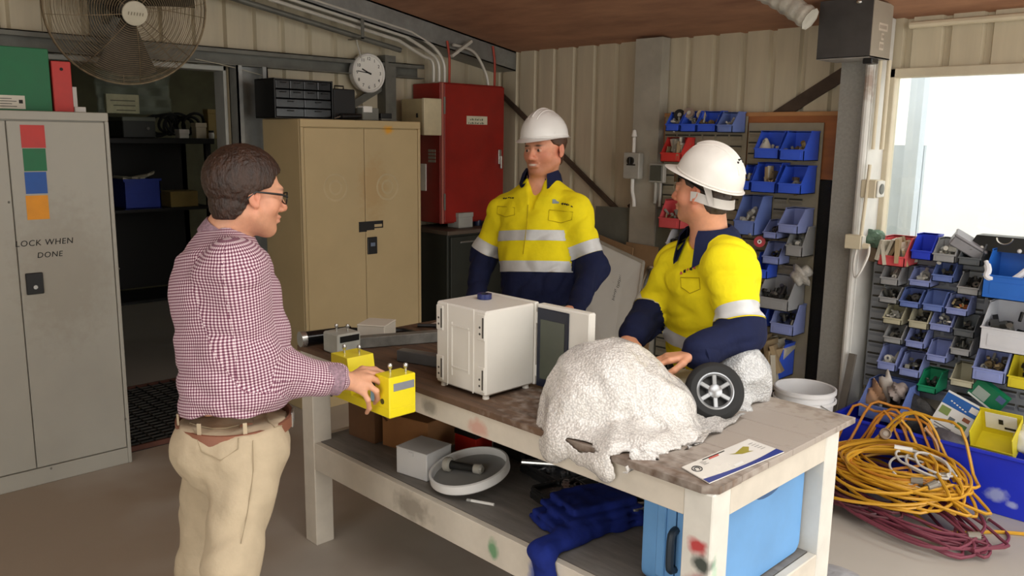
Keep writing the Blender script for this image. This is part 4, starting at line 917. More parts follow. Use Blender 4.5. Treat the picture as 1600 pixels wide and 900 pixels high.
BINM = {'blue': M('blue_bin', '#3a60dc', .42, var=.06), 'deep': M('deep_blue_bin', '#2840c8', .42, var=.06), 'slate': M('slate_blue_bin', '#6b80c0', .45, var=.08), 'grey': M('grey_bin', '#9a9b9c', .5, var=.06), 'dark': M('dark_grey_bin', '#5f6468', .5, var=.08), 'lav': M('light_tinted_bin', '#8b97cc', .45, var=.08), 'red': M('red_bin', '#d43a34', .42, var=.06), 'pink': M('faded_red_bin', '#d8565a', .45, var=.06), 'green': M('green_bin', '#1f8f63', .42, var=.06), 'yel': M('yellow_bin', '#dccb2a', .42, var=.06), 'azure': M('bright_azure_bin', '#1f66c4', .42, var=.05), 'white': M('off_white_bin', '#cfd0d4', .45, var=.05), 'cream': M('cream_bin', '#b9b49a', .5, var=.06)}  # lav: light reflecting off blue and grey bins is put into the colour
CONT = {'bolts': [M('dark_bolts', '#3b3a38', .4, .6), M('grey_bolts', '#77766f', .4, .6)], 'white': [M('white_fittings', '#d8d6cc', .5), M('grey_fittings', '#9d9c94', .5)], 'brown': [M('brass_fittings', '#8d7a58', .4, .4), M('grey_fittings', '#9d9c94')], 'mixed': [M('mixed_orange', '#b46a3c', .5), M('mixed_tan', '#b9a87c', .5), M('dark_bolts', '#3b3a38')], 'card': [M('pale_cards', '#cdc6b4', .7), M('tan_cards', '#a58f6c', .7)]}
def heap(label, x0, x1, y0, y1, z, kind, n=22, size=.016, seed=0, hh=.04):
    r = random.Random(seed); ms = CONT[kind]; m = MB()
    for k in range(n):
        c = Vector((r.uniform(x0, x1), r.uniform(y0, y1), z+r.random()*hh)); s = size*r.uniform(.6, 1.4)
        R_ = Matrix.Rotation(r.random()*3, 3, 'X') @ Matrix.Rotation(r.random()*3, 3, 'Z'); mi = k % len(ms)
        q = r.random()
        if kind == 'card': m.obox(c+Vector((0, 0, s)), (s*.5, s*3, s*3.2), Matrix.Rotation(r.uniform(-.4, .4), 3, 'Y') @ Matrix.Rotation(r.uniform(-.4, .4), 3, 'Z'), mi=mi)
        elif q < .4: dd = R_ @ Vector((0, 0, s*1.3)); m.cyl(c-dd, c+dd, s*.45, n=7, mi=mi)
        elif q < .7: m.obox(c, (s*1.5, s, s*.9), R_, mi=mi)
        else: m.lathe([(s*.4, -s*.3), (s*.9, -s*.3), (s*.9, s*.3), (s*.4, s*.3), (s*.4, -s*.3)], c, R_ @ Vector((0, 0, 1)), 9, mi=mi)
    o = m.build('small_parts', ms); tag(o, label, 'small parts', kind='stuff'); return o
def bin_(label, px0, px1, pyl, pyb, col, d=None, ratio=.37, back=RKY, fill=None, seed=0, skew=0.0, group=None, noun=None):
    d = d or .15
    yf = back-.012-d
    x0 = onY(px0, (pyl+pyb)/2, yf).x; x1 = onY(px1, (pyl+pyb)/2, yf).x; pm = (px0+px1)/2
    zb = onY(pm, pyb, yf).z; zl = onY(pm, pyl, yf).z; hl = max(zl-zb, .025); zt = zb+hl/ratio; yb = back-.012; t = .004
    mat = BINM[col]
    o = thing('storage_bin', label, 'bin', ((x0+x1)/2, (yf+yb)/2, zb), group)
    m = MB(); m.box((x0, yf, zb), (x1, yb, zb+t)); m.box((x0, yb-t, zb), (x1, yb, zt)); m.box((x0, yf, zb), (x1, yf+t, zl))
    for xx in (x0, x1-t): m.prism([(xx, yf, zb), (xx, yb, zb), (xx, yb, zt), (xx, yf+d*.45, zt), (xx, yf+d*.06, zl+.01), (xx, yf, zl)], (t, 0, 0))
    m.build('shell', mat, o, smooth=False)
    m = MB(); m.box((x0-.003, yf-.004, zl-.006), (x1+.003, yf+t, zl+.002), .001); m.build('front_lip', mat, o, smooth=False)
    m = MB(); m.box((x0-.003, yf+d*.45, zt-.005), (x0+t, yb, zt+.003)); m.box((x1-t, yf+d*.45, zt-.005), (x1+.003, yb, zt+.003)); m.box((x0, yb-t, zt-.005), (x1, yb+.006, zt+.003)); m.build('rim', mat, o, smooth=False)
    m = MB(); w_ = (x1-x0); m.box((x0+w_*.14, yf-.003, zb+hl*.2), (x1-w_*.14, yf, zb+hl*.72)); m.build('label_slot', mat, o, smooth=False)
    if fill:
        kind, n, size = fill
        heap((noun or {'bolts': 'dark bolts', 'white': 'white fittings', 'brown': 'brass fittings', 'mixed': 'mixed fittings', 'card': 'pale packets'}[kind])+' in the '+label.split(' ', 0)[0], x0+.018, x1-.018, yf+.02, yb-.02, zb+.012, kind, int(n*1.5), size, seed, max(.03, (zl-zb)*1.5))
    return o
K1 = dict(d=.15); 
# left rack, upper row
bin_('blue bin first from the left in the top row of the plywood board', 1040, 1061, 194, 205, 'blue', .13, fill=('white', 14, .014), seed=1)
bin_('blue bin second from the left in the top row of the plywood board', 1063, 1087, 194, 206, 'blue', .13, fill=('brown', 14, .014), seed=2)
bin_('blue bin third from the left in the top row of the plywood board', 1089, 1118, 194, 206, 'blue', .13, fill=('brown', 14, .016), seed=3)
bin_('faded blue bin last in the top row of the plywood board', 1120, 1144, 195, 207, 'slate', .15, fill=('white', 8, .016), seed=4)
bin_('red bin with white packets left of the leaning man’s helmet', 1032, 1064, 239, 253, 'red', .15, fill=('card', 12, .022), seed=5)
bin_('faded red bin with grey fittings left of the leaning man’s chin', 1029, 1062, 341, 357, 'pink', .15, fill=('brown', 14, .018), seed=6)
bin_('off-white bin just above the leaning man’s dark collar', 1040, 1062, 380, 393, 'white', .14, fill=('bolts', 12, .014), seed=7)
# right panel
bin_('blue bin holding a white cone', 1178, 1216, 232, 248, 'blue', .16, fill=('white', 5, .018), seed=8)
bin_('blue bin with dark fittings in the upper right of the beige panel', 1218, 1256, 234, 251, 'blue', .18, fill=('brown', 10, .022), seed=9)
bin_('narrow blue bin end showing behind the leaning man’s helmet', 1156, 1171, 283, 297, 'blue', .15, fill=('brown', 6, .015), seed=10)
bin_('blue bin with a grey packet behind the helmet of the leaning man', 1173, 1211, 284, 301, 'blue', .16, fill=('card', 6, .022), seed=11)
bin_('blue bin with white label marks beside the thick post', 1215, 1251, 287, 303, 'blue', .18, fill=('brown', 12, .022), seed=12)
bin_('large slate blue bin of grey fittings behind the yellow shoulder', 1146, 1178, 345, 367, 'slate', .20, fill=('white', 16, .024), seed=13)
bin_('lavender bin half hidden beside the slate blue bin', 1192, 1213, 363, 373, 'lav', .16, fill=('bolts', 8, .016), seed=14)
bin_('empty lavender bin in the middle of the beige panel', 1215, 1246, 351, 365, 'lav', .19, seed=15)
bin_('pale blue bin of dark clips below the lavender bins', 1191, 1217, 401, 413, 'lav', .13, fill=('bolts', 14, .014), seed=16)
bin_('grey bin of white cable clips near the thick post', 1227, 1253, 384, 401, 'grey', .15, fill=('white', 16, .02), seed=17)
bin_('blue bin end beside the yellow sleeve', 1178, 1198, 421, 435, 'blue', .13, seed=18)
bin_('wide grey bin of black bolts low on the beige panel', 1183, 1231, 466, 484, 'grey', .20, fill=('bolts', 30, .022), seed=19)
bin_('blue bin end behind the reflective sleeve band', 1176, 1195, 495, 510, 'blue', .13, seed=20)
bin_('lavender bin of dark bolts under the wide grey bin', 1203, 1239, 506, 523, 'lav', .15, fill=('bolts', 18, .016), seed=21)
bin_('large blue bin of white sheets at the foot of the beige panel', 1172, 1212, 572, 591, 'blue', .22, fill=('card', 18, .04), seed=22)
# cone standing in its bin
q = onY(1196, 234, RKY-.10); cn = thing('nozzle_cone', 'white cone standing in a blue bin', 'cone', (q.x, RKY-.10, q.z-.03)); m = MB(); m.lathe([(.052, 0), (.052, .012), (.010, .095), (0, .1)], (q.x, RKY-.10, q.z-.03), n=24); m.build('cone', M('white_cone', '#d8d2c2', .6), cn); m = MB(); m.lathe([(.056, -.004), (.056, .006), (0.05, .008)], (q.x, RKY-.10, q.z-.03), n=24); m.build('base_ring', MATS['white_cone'], cn)
# reels on top of the upper row
for i, (x, y, r_, mt, l) in enumerate(((1062, 180, .036, black_rb, 'black coil on top of the top row of blue bins'), (1077, 177, .034, chrome, 'first bright reel on top of the top row of blue bins'), (1096, 180, .030, M('tan_reel', '#b9aa90', .5), 'tan reel on top of the top row of blue bins'))):
    q = onY(x, y, RKY-.07); t = thing('small_reel', l, 'reel', (q.x, q.y, q.z-r_)); m = MB(); m.lathe([(r_*.4, -.014), (r_, -.014), (r_, -.008), (r_*.6, -.006), (r_*.6, .006), (r_, .008), (r_, .014), (r_*.4, .014), (r_*.4, -.014)], q, (.4, -1, .3), 18); m.build('reel', mt, t); m = MB(); m.lathe([(r_*.62, -.006), (r_*.75, 0), (r_*.62, .006)], q, (.4, -1, .3), 18); m.build('winding', M('pale_winding', '#c9c3b3', .6), t)
rbn = thing('tape_reel', 'red tape reel hanging beside the yellow shoulder', 'reel', (0, 0, 0)); q = onY(1187, 377, RKY-.12); rbn.location = (q.x, q.y, q.z-.03); WLOC[rbn.name] = Vector(rbn.location); m = MB(); m.lathe([(.012, -.02), (.034, -.018), (.034, .018), (.012, .02), (.012, -.02)], q, (.5, -1, 0), 20); m.build('reel', M('red_reel', '#b8323c', .4), rbn); m = MB(); m.lathe([(.006, -.024), (.013, -.024), (.013, .024), (.006, .024), (.006, -.024)], q, (.5, -1, 0), 14); m.build('core', white_pl, rbn)

# right rack under the window
S = .135
row = lambda *a, **k: bin_(*a, **k)
bin_('red bin with a stack of cards at the top of the grey panel', 1371, 1413, 400, 416, 'pink', .19, fill=('card', 8, .03), seed=31)
bin_('bright blue empty bin at the top of the grey panel', 1423, 1455, 392, 406, 'deep', .15, seed=32)
bin_('grey bin of pale stones at the top of the grey panel', 1457, 1492, 397, 410, 'grey', .15, fill=('white', 18, .02), seed=33)
bin_('grey bin under the tilted grey box', 1497, 1532, 403, 415, 'dark', .15, fill=('bolts', 8, .018), seed=34)
bin_('grey bin left end of the second row under the window', 1375, 1403, 434, 446, 'grey', S, fill=('white', 12, .016), seed=35)
bin_('lavender bin of white clips in the second row under the window', 1420, 1453, 438, 448, 'lav', S, fill=('white', 12, .018), seed=36)
bin_('slate bin with stencilled lip in the second row under the window', 1456, 1489, 430, 441, 'slate', S, fill=('bolts', 6, .012), seed=37)
bin_('grey bin with white lip left of the bright azure bin', 1495, 1529, 449, 461, 'grey', .16, fill=('bolts', 16, .018), seed=38)
bin_('big bright azure bin with a white cloth at the right edge', 1534, 1622, 433, 470, 'azure', .24, .5, fill=None, seed=39)
lab3 = ('grey bin of black screws left end of the third row under the window', 'slate bin of dark clips second in the third row under the window', 'slate empty bin third in the third row under the window', 'blue bin with orange fittings last in the third row under the window')
for i, (a, b, c, d_, col, f) in enumerate(((1373, 1402, 465, 474, 'grey', 'bolts'), (1405, 1436, 471, 481, 'slate', 'bolts'), (1441, 1473, 476, 487, 'slate', None), (1477, 1511, 482, 493, 'lav', 'mixed'))): bin_(lab3[i], a, b, c, d_, col, S, fill=f and (f, 16, .015), seed=40+i)
lab4 = ('cream bin of white screws left end of the fourth row under the window', 'cream bin of a few washers second in the fourth row under the window', 'blue bin with a pale fitting third in the fourth row under the window', 'dark bin of black screws last in the fourth row under the window')
for i, (a, b, c, d_, col, f) in enumerate(((1379, 1408, 497, 507, 'cream', 'white'), (1419, 1449, 502, 514, 'cream', 'bolts'), (1452, 1486, 507, 518, 'lav', 'white'), (1489, 1522, 515, 527, 'dark', 'bolts'))): bin_(lab4[i], a, b, c, d_, col, S, fill=(f, 12, .013), seed=50+i)
bin_('big off-white bin with double lip at the right edge', 1530, 1620, 516, 552, 'white', .24, .5, fill=('bolts', 8, .03), seed=56)
lab5 = ('grey bin left end of the fifth row under the window', 'grey bin of dark clips second in the fifth row under the window', 'lavender bin hanging lower than its row under the window', 'grey bin of bolts last in the fifth row under the window')
for i, (a, b, c, d_, col, f) in enumerate(((1380, 1408, 527, 537, 'grey', 'bolts'), (1414, 1443, 533, 544, 'lav', 'bolts'), (1447, 1478, 555, 566, 'lav', None), (1484, 1515, 545, 556, 'grey', 'bolts'))): bin_(lab5[i], a, b, c, d_, col, S, fill=f and (f, 12, .013), seed=60+i)
bin_('blue bin with a pale scoop left end of the sixth row under the window', 1370, 1399, 566, 579, 'lav', .15, fill=('white', 8, .022), seed=66)
bin_('blue bin of coiled wire in the sixth row under the window', 1404, 1436, 577, 589, 'lav', .15, fill=('bolts', 10, .02), seed=67)
bin_('wide lavender bin of flat pieces in the sixth row under the window', 1518, 1569, 577, 597, 'lav', .19, fill=('brown', 12, .02), seed=68)
bin_('yellow bin at the right edge of the sixth row', 1573, 1618, 590, 609, 'yel', .17, fill=('bolts', 8, .02), seed=69)
bin_('green bin low on the grey panel', 1433, 1462, 603, 614, 'green', .17, fill=('bolts', 8, .014), seed=70)
bin_('dark grey bin beside the green bin', 1484, 1520, 594, 605, 'cream', .15, seed=71)
bin_('big pale blue bin of rags and bags beside the thick post', 1340, 1406, 636, 658, 'slate', .26, .42, back=W-.16, seed=72)
# tilted grey box and black ripple box on the top row
q = onY(1512, 385, RKY-.08); t = thing('junction_box', 'tilted grey plastic box perched above the grey bins', 'box', q-Vector((0, 0, .06))); Rt = Matrix.Rotation(.55, 3, 'Y') @ Matrix.Rotation(.3, 3, 'Z'); m = MB(); m.obox(q, (.17, .12, .05), Rt, .006); m.build('box_body', M('mid_grey_plastic', '#8d8c90', .5), t); m = MB(); m.obox(q+Rt @ Vector((0, 0, .032)), (.176, .126, .016), Rt, .006); m.build('lid', MATS['mid_grey_plastic'], t)
q = onY(1575, 374, RKY-.04); t = thing('black_case', 'black tapered case with chrome loop on the window sill', 'case', (q.x, q.y, r2z1)); z0 = r2z1+.004; m = MB(); m.prism([(q.x-.17, q.y-.05, z0), (q.x+.17, q.y-.05, z0), (q.x+.13, q.y-.05, z0+.075), (q.x-.13, q.y-.05, z0+.075)], (0, .1, 0)); m.build('case', black_pl, t, smooth=False); m = MB(); m.tube([(q.x+.035*math.cos(s), q.y-.056, z0+.07-.03*math.sin(s)) for s in np.linspace(0, PI, 12)], .005, 6); m.build('loop_handle', chrome, t)
for xx in (-.10, .07):
    m = MB(); m.sphere((q.x+xx, q.y-.051, z0+.012), .011, 10, 6); m.build('stud', white_pl, t)
q = onY(1547, 415, RKY-.22); cl_m = M('white_rag', '#e2e2e6', .8, var=.05)
cl_ = MB(); cl_.tube(smooth_path([q+Vector(v) for v in ((-.02, .0, .02), (.0, -.02, -.02), (.0, -.03, -.05), (.04, -.01, -.06), (.10, .0, -.06), (.15, .03, -.01), (.18, .06, .04))], 6), [.010]*3+[.016]*34, 8); o = cl_.build('white_rag', cl_m); tag(o, 'white rag hanging over the lip of the bright azure bin', 'rag')
# green cloth or bag under the window corner
gbm = M('green_bag_plastic', '#6c8f78', .4, var=.25, scale=14, bump=.5)
def crumple(name, label, cat, cen, rad, mat, seed, amp=.25, n=20, mm=12, parent=None):
    r = random.Random(seed); ph = [(r.uniform(2, 6), r.uniform(2, 6), r.uniform(0, 6)) for _ in range(5)]; m = MB(); m.sphere((0, 0, 0), 1.0, n, mm)
    vs = []
    for p in m.v:
        d_ = 1+amp*sum(math.sin(a*p[0]+b*p[1]+c+a*p[2]) for a, b, c in ph)/3
        vs.append((cen[0]+p[0]*rad[0]*d_, cen[1]+p[1]*rad[1]*d_, cen[2]+p[2]*rad[2]*d_))
    m.v = vs; o = m.build(name, mat, parent, angle=60)
    if label: tag(o, label, cat)
    return o
q = onY(1362, 372, W-.10); crumple('green_bag', 'crumpled green bag stuffed under the window corner', 'bag', (q.x, W-.10, q.z), (.07, .05, .05), gbm, 3)
q = onY(1353, 388, W-.08); m = MB(); m.box((q.x-.06, W-.09, q.z-.07), (q.x+.06, W-.06, q.z+.03), .004); o = m.build('timber_block', M('brown_block', '#7c6a54', .7)); tag(o, 'brown timber block below the green bag', 'block')
# rags in the big bin
rm = [M('pale_rag', '#d2cbc2', .85, var=.12, scale=8), M('tan_glove', '#b58d6c', .85), M('grey_rag', '#9c8f88', .85)]
for i, (x, y, s_, l) in enumerate(((1368, 616, 1, 'tan glove in the big pale blue bin'), (1386, 606, 0, 'white rag standing up in the big pale blue bin'), (1403, 612, 2, 'greyish rag at the right of the big pale blue bin'), (1378, 634, 0, 'pale rag spilling over the lip of the big pale blue bin'))):
    q = onY(x, y, W-.30+.05*(i % 2)); crumple('rag', l, 'rag', q, ((.045, .05, .06), (.04, .04, .085), (.045, .05, .05), (.085, .035, .022))[i], rm[s_], 20+i, .35)
q = onY(1252, 430, RKY-.10); crumple('plastic_bag', 'clear plastic bag of parts near the wide grey bin', 'bag', q, (.06, .05, .06), M('clear_bag', '#c8c4bb', .3, var=.2, scale=20, bump=.5), 31, .3)
for i in range(5):
    pass

# --- blue tub on the floor with things in it
tm = M('royal_blue_tub', '#1b2fc4', .45, var=.06, stains=[((-1.05, 4.29, .10), (.06, .08, .04), '#aab2d8', .8), ((-.98, 4.29, .07), (.03, .08, .02), '#aab2d8', .8)])
tu = thing('storage_tub', 'long royal blue plastic tub on the floor under the bins', 'tub', (-1.2, 4.5, 0))
tx0, tx1, ty0, ty1, th = -1.85, -.62, 4.265, 4.70, .305
tp = .03
m = MB()
o8 = [(tx0+tp, ty0+tp), (tx1-tp, ty0+tp), (tx1-tp, ty1-tp), (tx0+tp, ty1-tp)]; r8 = [(tx0, ty0), (tx1, ty0), (tx1, ty1), (tx0, ty1)]
vs = [(x, y, .002) for x, y in o8]+[(x, y, th) for x, y in r8]
ii = lambda p: (p[0]+(.006 if p[0] < -1.2 else -.006), p[1]+(.006 if p[1] < 4.5 else -.006))
vs += [(*ii(p), .008) for p in o8]+[(*ii(p), th) for p in r8]
fs = [(3, 2, 1, 0)]+[(k, (k+1) % 4, (k+1) % 4+4, k+4) for k in range(4)]+[(8, 9, 10, 11)]+[(k+12, (k+1) % 4+12, (k+1) % 4+8, k+8) for k in range(4)]+[(k+4, (k+1) % 4+4, (k+1) % 4+12, k+12) for k in range(4)]
m.add(vs, fs); m.build('shell', tm, tu, smooth=False)
m = MB()
for k in range(4): m.bar((*r8[k], th-.006), (*r8[(k+1) % 4], th-.006), .02, .016, .003)
m.build('rim', tm, tu)
q = onY(1497, 652, 4.50); pk_ = thing('product_carton', 'white carton with blue top and pictures leaning in the blue tub', 'carton', (q.x, 4.5, .2)); Rp = Matrix.Rotation(-.35, 3, 'X') @ Matrix.Rotation(.32, 3, 'Y')
def pbx(c, s, nm, mt, par, b_=0): m = MB(); m.obox(q+Rp @ Vector(c), s, Rp, b_); return m.build(nm, mt, par, smooth=False)
pbx((0, 0, -.03), (.19, .07, .26), 'carton_body', M('carton_white', '#e4e4e0', .55, var=.02), pk_); pbx((0, -.0355, .06), (.188, .001, .06), 'blue_panel', M('carton_blue', '#1f63b4', .5), pk_)
for i, (x, z, w_, h_, c_) in enumerate(((-.06, .0, .05, .04, '#8aa05a'), (-.01, -.03, .03, .03, '#6c7478'), (.05, .005, .035, .02, '#9c5a3a'), (.045, -.035, .05, .03, '#5f8a4a'))): pbx((x, -.0356, z), (w_, .001, h_), 'picture', M('carton_pic_%d' % i, c_, .5), pk_)
pbx((.06, -.0362, .065), (.045, .001, .03), 'round_badge', white_pl, pk_)
for k in range(6): pbx((-.055+.016*k, -.0362, .058-.003*k), (.009, .001, .006), 'printed_mark', white_pl, pk_)
for k in range(4): pbx((-.03, -.0362, -.075-.014*k), (.09-.01*k, .001, .004), 'printed_line', M('print_grey', '#6c6a6a'), pk_)
q2 = onY(1545, 618, 4.60); gp = thing('green_packet', 'green and white packet hanging on the grey panel', 'packet', q2-Vector((0, 0, .06))); Rg = Matrix.Rotation(.55, 3, 'Y') @ Matrix.Rotation(.2, 3, 'X')
for (c, s, nm, mt) in (((0, 0, 0), (.17, .03, .115), 'packet', M('packet_green', '#157a52', .4)), ((-.03, -.0155, -.01), (.07, .001, .06), 'picture', M('packet_grey', '#a9b6ac', .5)), ((.055, -.0155, .03), (.04, .001, .035), 'badge', M('packet_navy', '#5c6c98', .5)), ((0, -.0155, -.05), (.16, .001, .01), 'white_strip', white_pl)):
    m = MB(); m.obox(q2+Rg @ Vector(c), s, Rg); m.build(nm, mt, gp, smooth=False)
q3 = onY(1557, 683, 4.42); yb_ = thing('yellow_bin', 'yellow bin with a white paper label standing in the blue tub', 'bin', (q3.x, 4.45, q3.z-.12)); Ry = Matrix.Rotation(.5, 3, 'X')
for (c, s) in (((0, .0, -.06), (.19, .16, .006)), ((0, .08, .02), (.19, .006, .16)), ((-.092, 0, .01), (.006, .16, .14)), ((.092, 0, .01), (.006, .16, .14)), ((0, -.08, -.035), (.19, .006, .055))):
    m = MB(); m.obox(q3+Ry @ Vector(c), s, Ry, .002); m.build('wall', BINM['yel'], yb_)
m = MB(); m.obox(q3+Ry @ Vector((0, .074, .03)), (.14, .003, .10), Ry); m.build('paper_label', white_pl, yb_, smooth=False)
m = MB(); m.obox(q3+Ry @ Vector((.0, .071, .035)), (.02, .002, .03), Ry); m.obox(q3+Ry @ Vector((.04, .071, .0)), (.05, .002, .012), Ry); m.build('printed_mark', ink, yb_, smooth=False)
crumple('grey_bag', 'grey plastic bag slumped behind the tub rim', 'bag', onY(1480, 690, 4.40), (.11, .06, .06), M('grey_bag_plastic', '#77747a', .45, var=.2, bump=.4), 41, .3)
crumple('dark_bag', 'dark bag at the back of the blue tub', 'bag', onY(1420, 650, 4.58), (.16, .08, .12), M('dark_bag_plastic', '#3a3936', .5, var=.2, bump=.4), 43, .25)
crumple('white_bag', 'white bag at the right edge beside the yellow bin', 'bag', onY(1605, 690, 4.45), (.06, .06, .07), cl_m, 44, .25)

# --- white bucket behind the table
bk_ = thing('bucket', 'white plastic bucket behind the table', 'bucket', (-1.965, 4.15, 0))
bc0 = Vector((-1.965, 4.145, 0)); bm_ = M('white_bucket_plastic', '#e3e3e4', .4, var=.03)
m = MB(); m.lathe([(.125, .002), (.152, .43), (.160, .432), (.160, .452), (.152, .455), (.146, .45), (.120, .012), (0, .01)], bc0, n=40); m.build('shell', bm_, bk_)
m = MB(); m.lathe([(.154, .385), (.163, .387), (.163, .397), (.154, .40), (.154, .385)], bc0, n=40); m.build('collar', bm_, bk_)
m = MB(); m.tube([bc0+Vector((.166*math.cos(s), .166*math.sin(s), .40-.10*math.sin((s+.6)/(PI)*PI) if 0 < s+.6 < PI else .40)) for s in np.linspace(-.6, PI-.6, 20)], .003, 6); m.build('bail', steel, bk_)
m = MB(); m.bar((-1.90, 4.40, 0.003), (-1.89, 4.54, .58), .04, .018); o = m.build('timber_stick', M('grey_timber', '#6d675f', .7), smooth=False); tag(o, 'grey timber offcut leaning beside the thick post', 'timber')

# --- extension cords
def cord(name, label, pts, r, mat, plug=None):
    t = thing(name, label, 'cord', (pts[0][0], pts[0][1], 0)); m = MB(); m.tube(pts, r, 6); m.build('cable', mat, t)
    if plug:
        e = Vector(pts[-1]); d_ = (e-Vector(pts[-3])).normalized(); m = MB(); m.cyl(e, e+d_*.05, .016, .02, 10); m.build('plug', plug, t); m = MB()
        for k in (-1, 0, 1): s_ = d_.orthogonal()*.008*k; m.cyl(e+d_*.05+s_, e+d_*.065+s_, .002, n=6)
        m.build('pin', chrome, t)
    return t
def pileh(x, y):
    u_ = (x+1.42)/.52; v_ = (y-4.02)/.45; g = max(0, 1-u_*u_*.8-v_*v_*.5); h = .20*g*(.35+.65*max(0, min(1, (y-3.6)/.6)))
    if y > 4.25: h = max(h, .325)
    return h
def loops(n, cx, cy, rx, ry, seed, r, lift=0.0, ang=-.25, jit=.07, zs=1.0):
    g = random.Random(seed); P = []; ph = 0
    for k in range(n):
        ax_, ay_ = rx*g.uniform(.65, 1.1), ry*g.uniform(.55, 1.1); ox, oy = g.uniform(-jit, jit), g.uniform(-jit, jit); a_ = ang+g.uniform(-.25, .25)
        for s in range(14):
            t = 2*PI*s/14; x, y = ax_*math.cos(t), ay_*math.sin(t); X = cx+ox+x*math.cos(a_)-y*math.sin(a_); Y = cy+oy+x*math.sin(a_)+y*math.cos(a_)
            Y = min(Y, 4.62)
            P.append((X, Y, max(r, zs*pileh(X, Y)+lift+.012*g.random()+k/n*.05)))
    return smooth_path(P, 3)
yel = M('yellow_cord', '#dba32c', .45, var=.12, scale=3); mar = M('maroon_cord', '#7c3a4a', .5, var=.12, scale=3); whc = M('white_cord', '#d9d6cf', .45); orn = M('orange_cord', '#c9842a', .5)
plugm = M('clear_grey_plug', '#8d8578', .4)
cord('extension_cord', 'thick coil of yellow extension cord over the front of the blue tub', loops(16, -1.44, 4.00, .36, .21, 1, .0075, .02, jit=.09), .0075, yel, plugm)
cord('extension_cord', 'looser yellow extension cord on top of the coil', loops(8, -1.43, 3.99, .32, .25, 2, .0075, .05, ang=.2), .0075, yel, plugm)
cord('extension_cord', 'maroon extension cord coiled at the foot of the pile', loops(13, -1.32, 3.86, .38, .19, 3, .0075, .0, zs=.45), .0075, mar, plugm)
cord('extension_cord', 'darker maroon cord under the yellow coil', loops(8, -1.52, 3.90, .28, .20, 4, .0075, .005, zs=.7), .0075, M('dark_maroon_cord', '#5d2f38', .5), plugm)
cord('extension_cord', 'orange cord in the middle of the pile', loops(7, -1.50, 4.04, .27, .19, 5, .007, .03), .007, orn, plugm)
cord('extension_cord', 'white cord looped through the yellow coil', loops(4, -1.32, 4.02, .13, .09, 6, .006, .06), .006, whc)
fz = .009
P = [onZ(x, y, fz) for x, y in ((1300, 748), (1380, 760), (1420, 800), (1470, 828), (1520, 832), (1560, 831), (1640, 838))]
P = [Vector((p.x, p.y, z)) for p, z in zip(P, (.14, .13, .03, fz, fz, fz, fz))]
cord('extension_cord', 'yellow cord trailing from the pile across the floor to the right', smooth_path(P, 8), .0085, yel)
P = [Vector((onZ(x, y, fz).x, onZ(x, y, fz).y, z)) for (x, y), z in zip(((1430, 790), (1480, 832), (1530, 853), (1565, 852), (1575, 836), (1545, 815)), (.05, fz, fz, fz, fz, .02))]
cord('extension_cord', 'single maroon loop with a plug on the floor right of the pile', smooth_path(P, 8), .0075, mar, plugm)
P = [onY(x, y, 4.24) for x, y in ((1445, 668), (1462, 690), (1466, 715), (1455, 745), (1420, 765))]; cord('extension_cord', 'tan cord arched up over the tub rim', smooth_path(P, 8), .0075, M('tan_cord', '#b88a5c', .5))
P = [onY(x, y, 4.20) for x, y in ((1470, 726), (1490, 732), (1499, 745), (1500, 762))]; cord('extension_cord', 'short white cord arched in front of the tub', smooth_path(P, 8), .006, whc)
q = onY(1383, 678, 4.14); t = thing('socket_plug', 'round grey cord socket on top of the pile', 'plug', q-Vector((0, 0, .03))); m = MB(); m.lathe([(.012, -.03), (.026, -.02), (.028, .012), (.022, .014), (.02, .006), (0, .006)], q, (.5, -.7, .5), 20); m.build('body', M('grey_brown_socket', '#8a735c', .5), t); m = MB(); m.lathe([(0, .0065), (.012, .0075), (.012, .009), (0, .009)], q, (.5, -.7, .5), 16); m.build('face', M('grey_face', '#a09486', .5), t)
q = onY(1410, 702, 4.10); t = thing('connector', 'white cord connector lying on the yellow coil', 'connector', q-Vector((0, 0, .02))); m = MB(); m.cyl(q-Vector((.035, .01, 0)), q+Vector((.04, .02, .0)), .017, .014, 12); m.build('body', white_pl, t); m = MB(); m.cyl(q+Vector((.04, .02, 0)), q+Vector((.075, .035, -.01)), .010, .006, 10); m.build('boot', plugm, t)

# --- switch gear and fittings on the ribbed wall
YI = W-.112                                        # face of the steel post
iso = thing('isolator_switch', 'grey isolator switch with round knob on the steel post', 'switch', (-3.68, YI-.05, 1.45)); a = onY(975, 238, YI-.05); b = onY(998, 280, YI-.05)
m = MB(); m.box((a.x, YI-.055, b.z), (b.x, YI-.002, a.z), .005); m.build('case', M('isolator_grey', '#b4b2a9', .5), iso); m = MB(); m.cyl(((a.x+b.x)/2, YI-.055, a.z-.055), ((a.x+b.x)/2, YI-.07, a.z-.055), .026, n=20); kn = m.build('knob', black_pl, iso); m = MB(); m.box(((a.x+b.x)/2-.006, YI-.078, a.z-.078), ((a.x+b.x)/2+.006, YI-.07, a.z-.032), .002); m.build('knob_grip', black_pl, iso)
m = MB(); m.box((a.x+.03, YI-.0565, b.z+.09), (b.x-.03, YI-.055, b.z+.10)); m.build('worn_print', ink, iso, smooth=False)
m = MB(); xm = (a.x+b.x)/2; m.tube([(xm, YI-.03, a.z), (xm, YI-.03, a.z+.10)], .012, 8); m.build('conduit', white_pl, iso); m = MB(); m.tube(smooth_path([(xm, YI-.03, b.z), (xm, YI-.03, b.z-.08), (xm+.015, YI-.03, b.z-.14), (xm+.02, YI-.03, b.z-.19)], 5), .013, 8); m.build('conduit', white_pl, iso)
m = MB(); m.lathe([(.006, 0), (.02, .01), (.012, .05), (0, .055)], (xm, YI-.03, a.z+.10), n=12); m.build('gland', white_pl, iso)
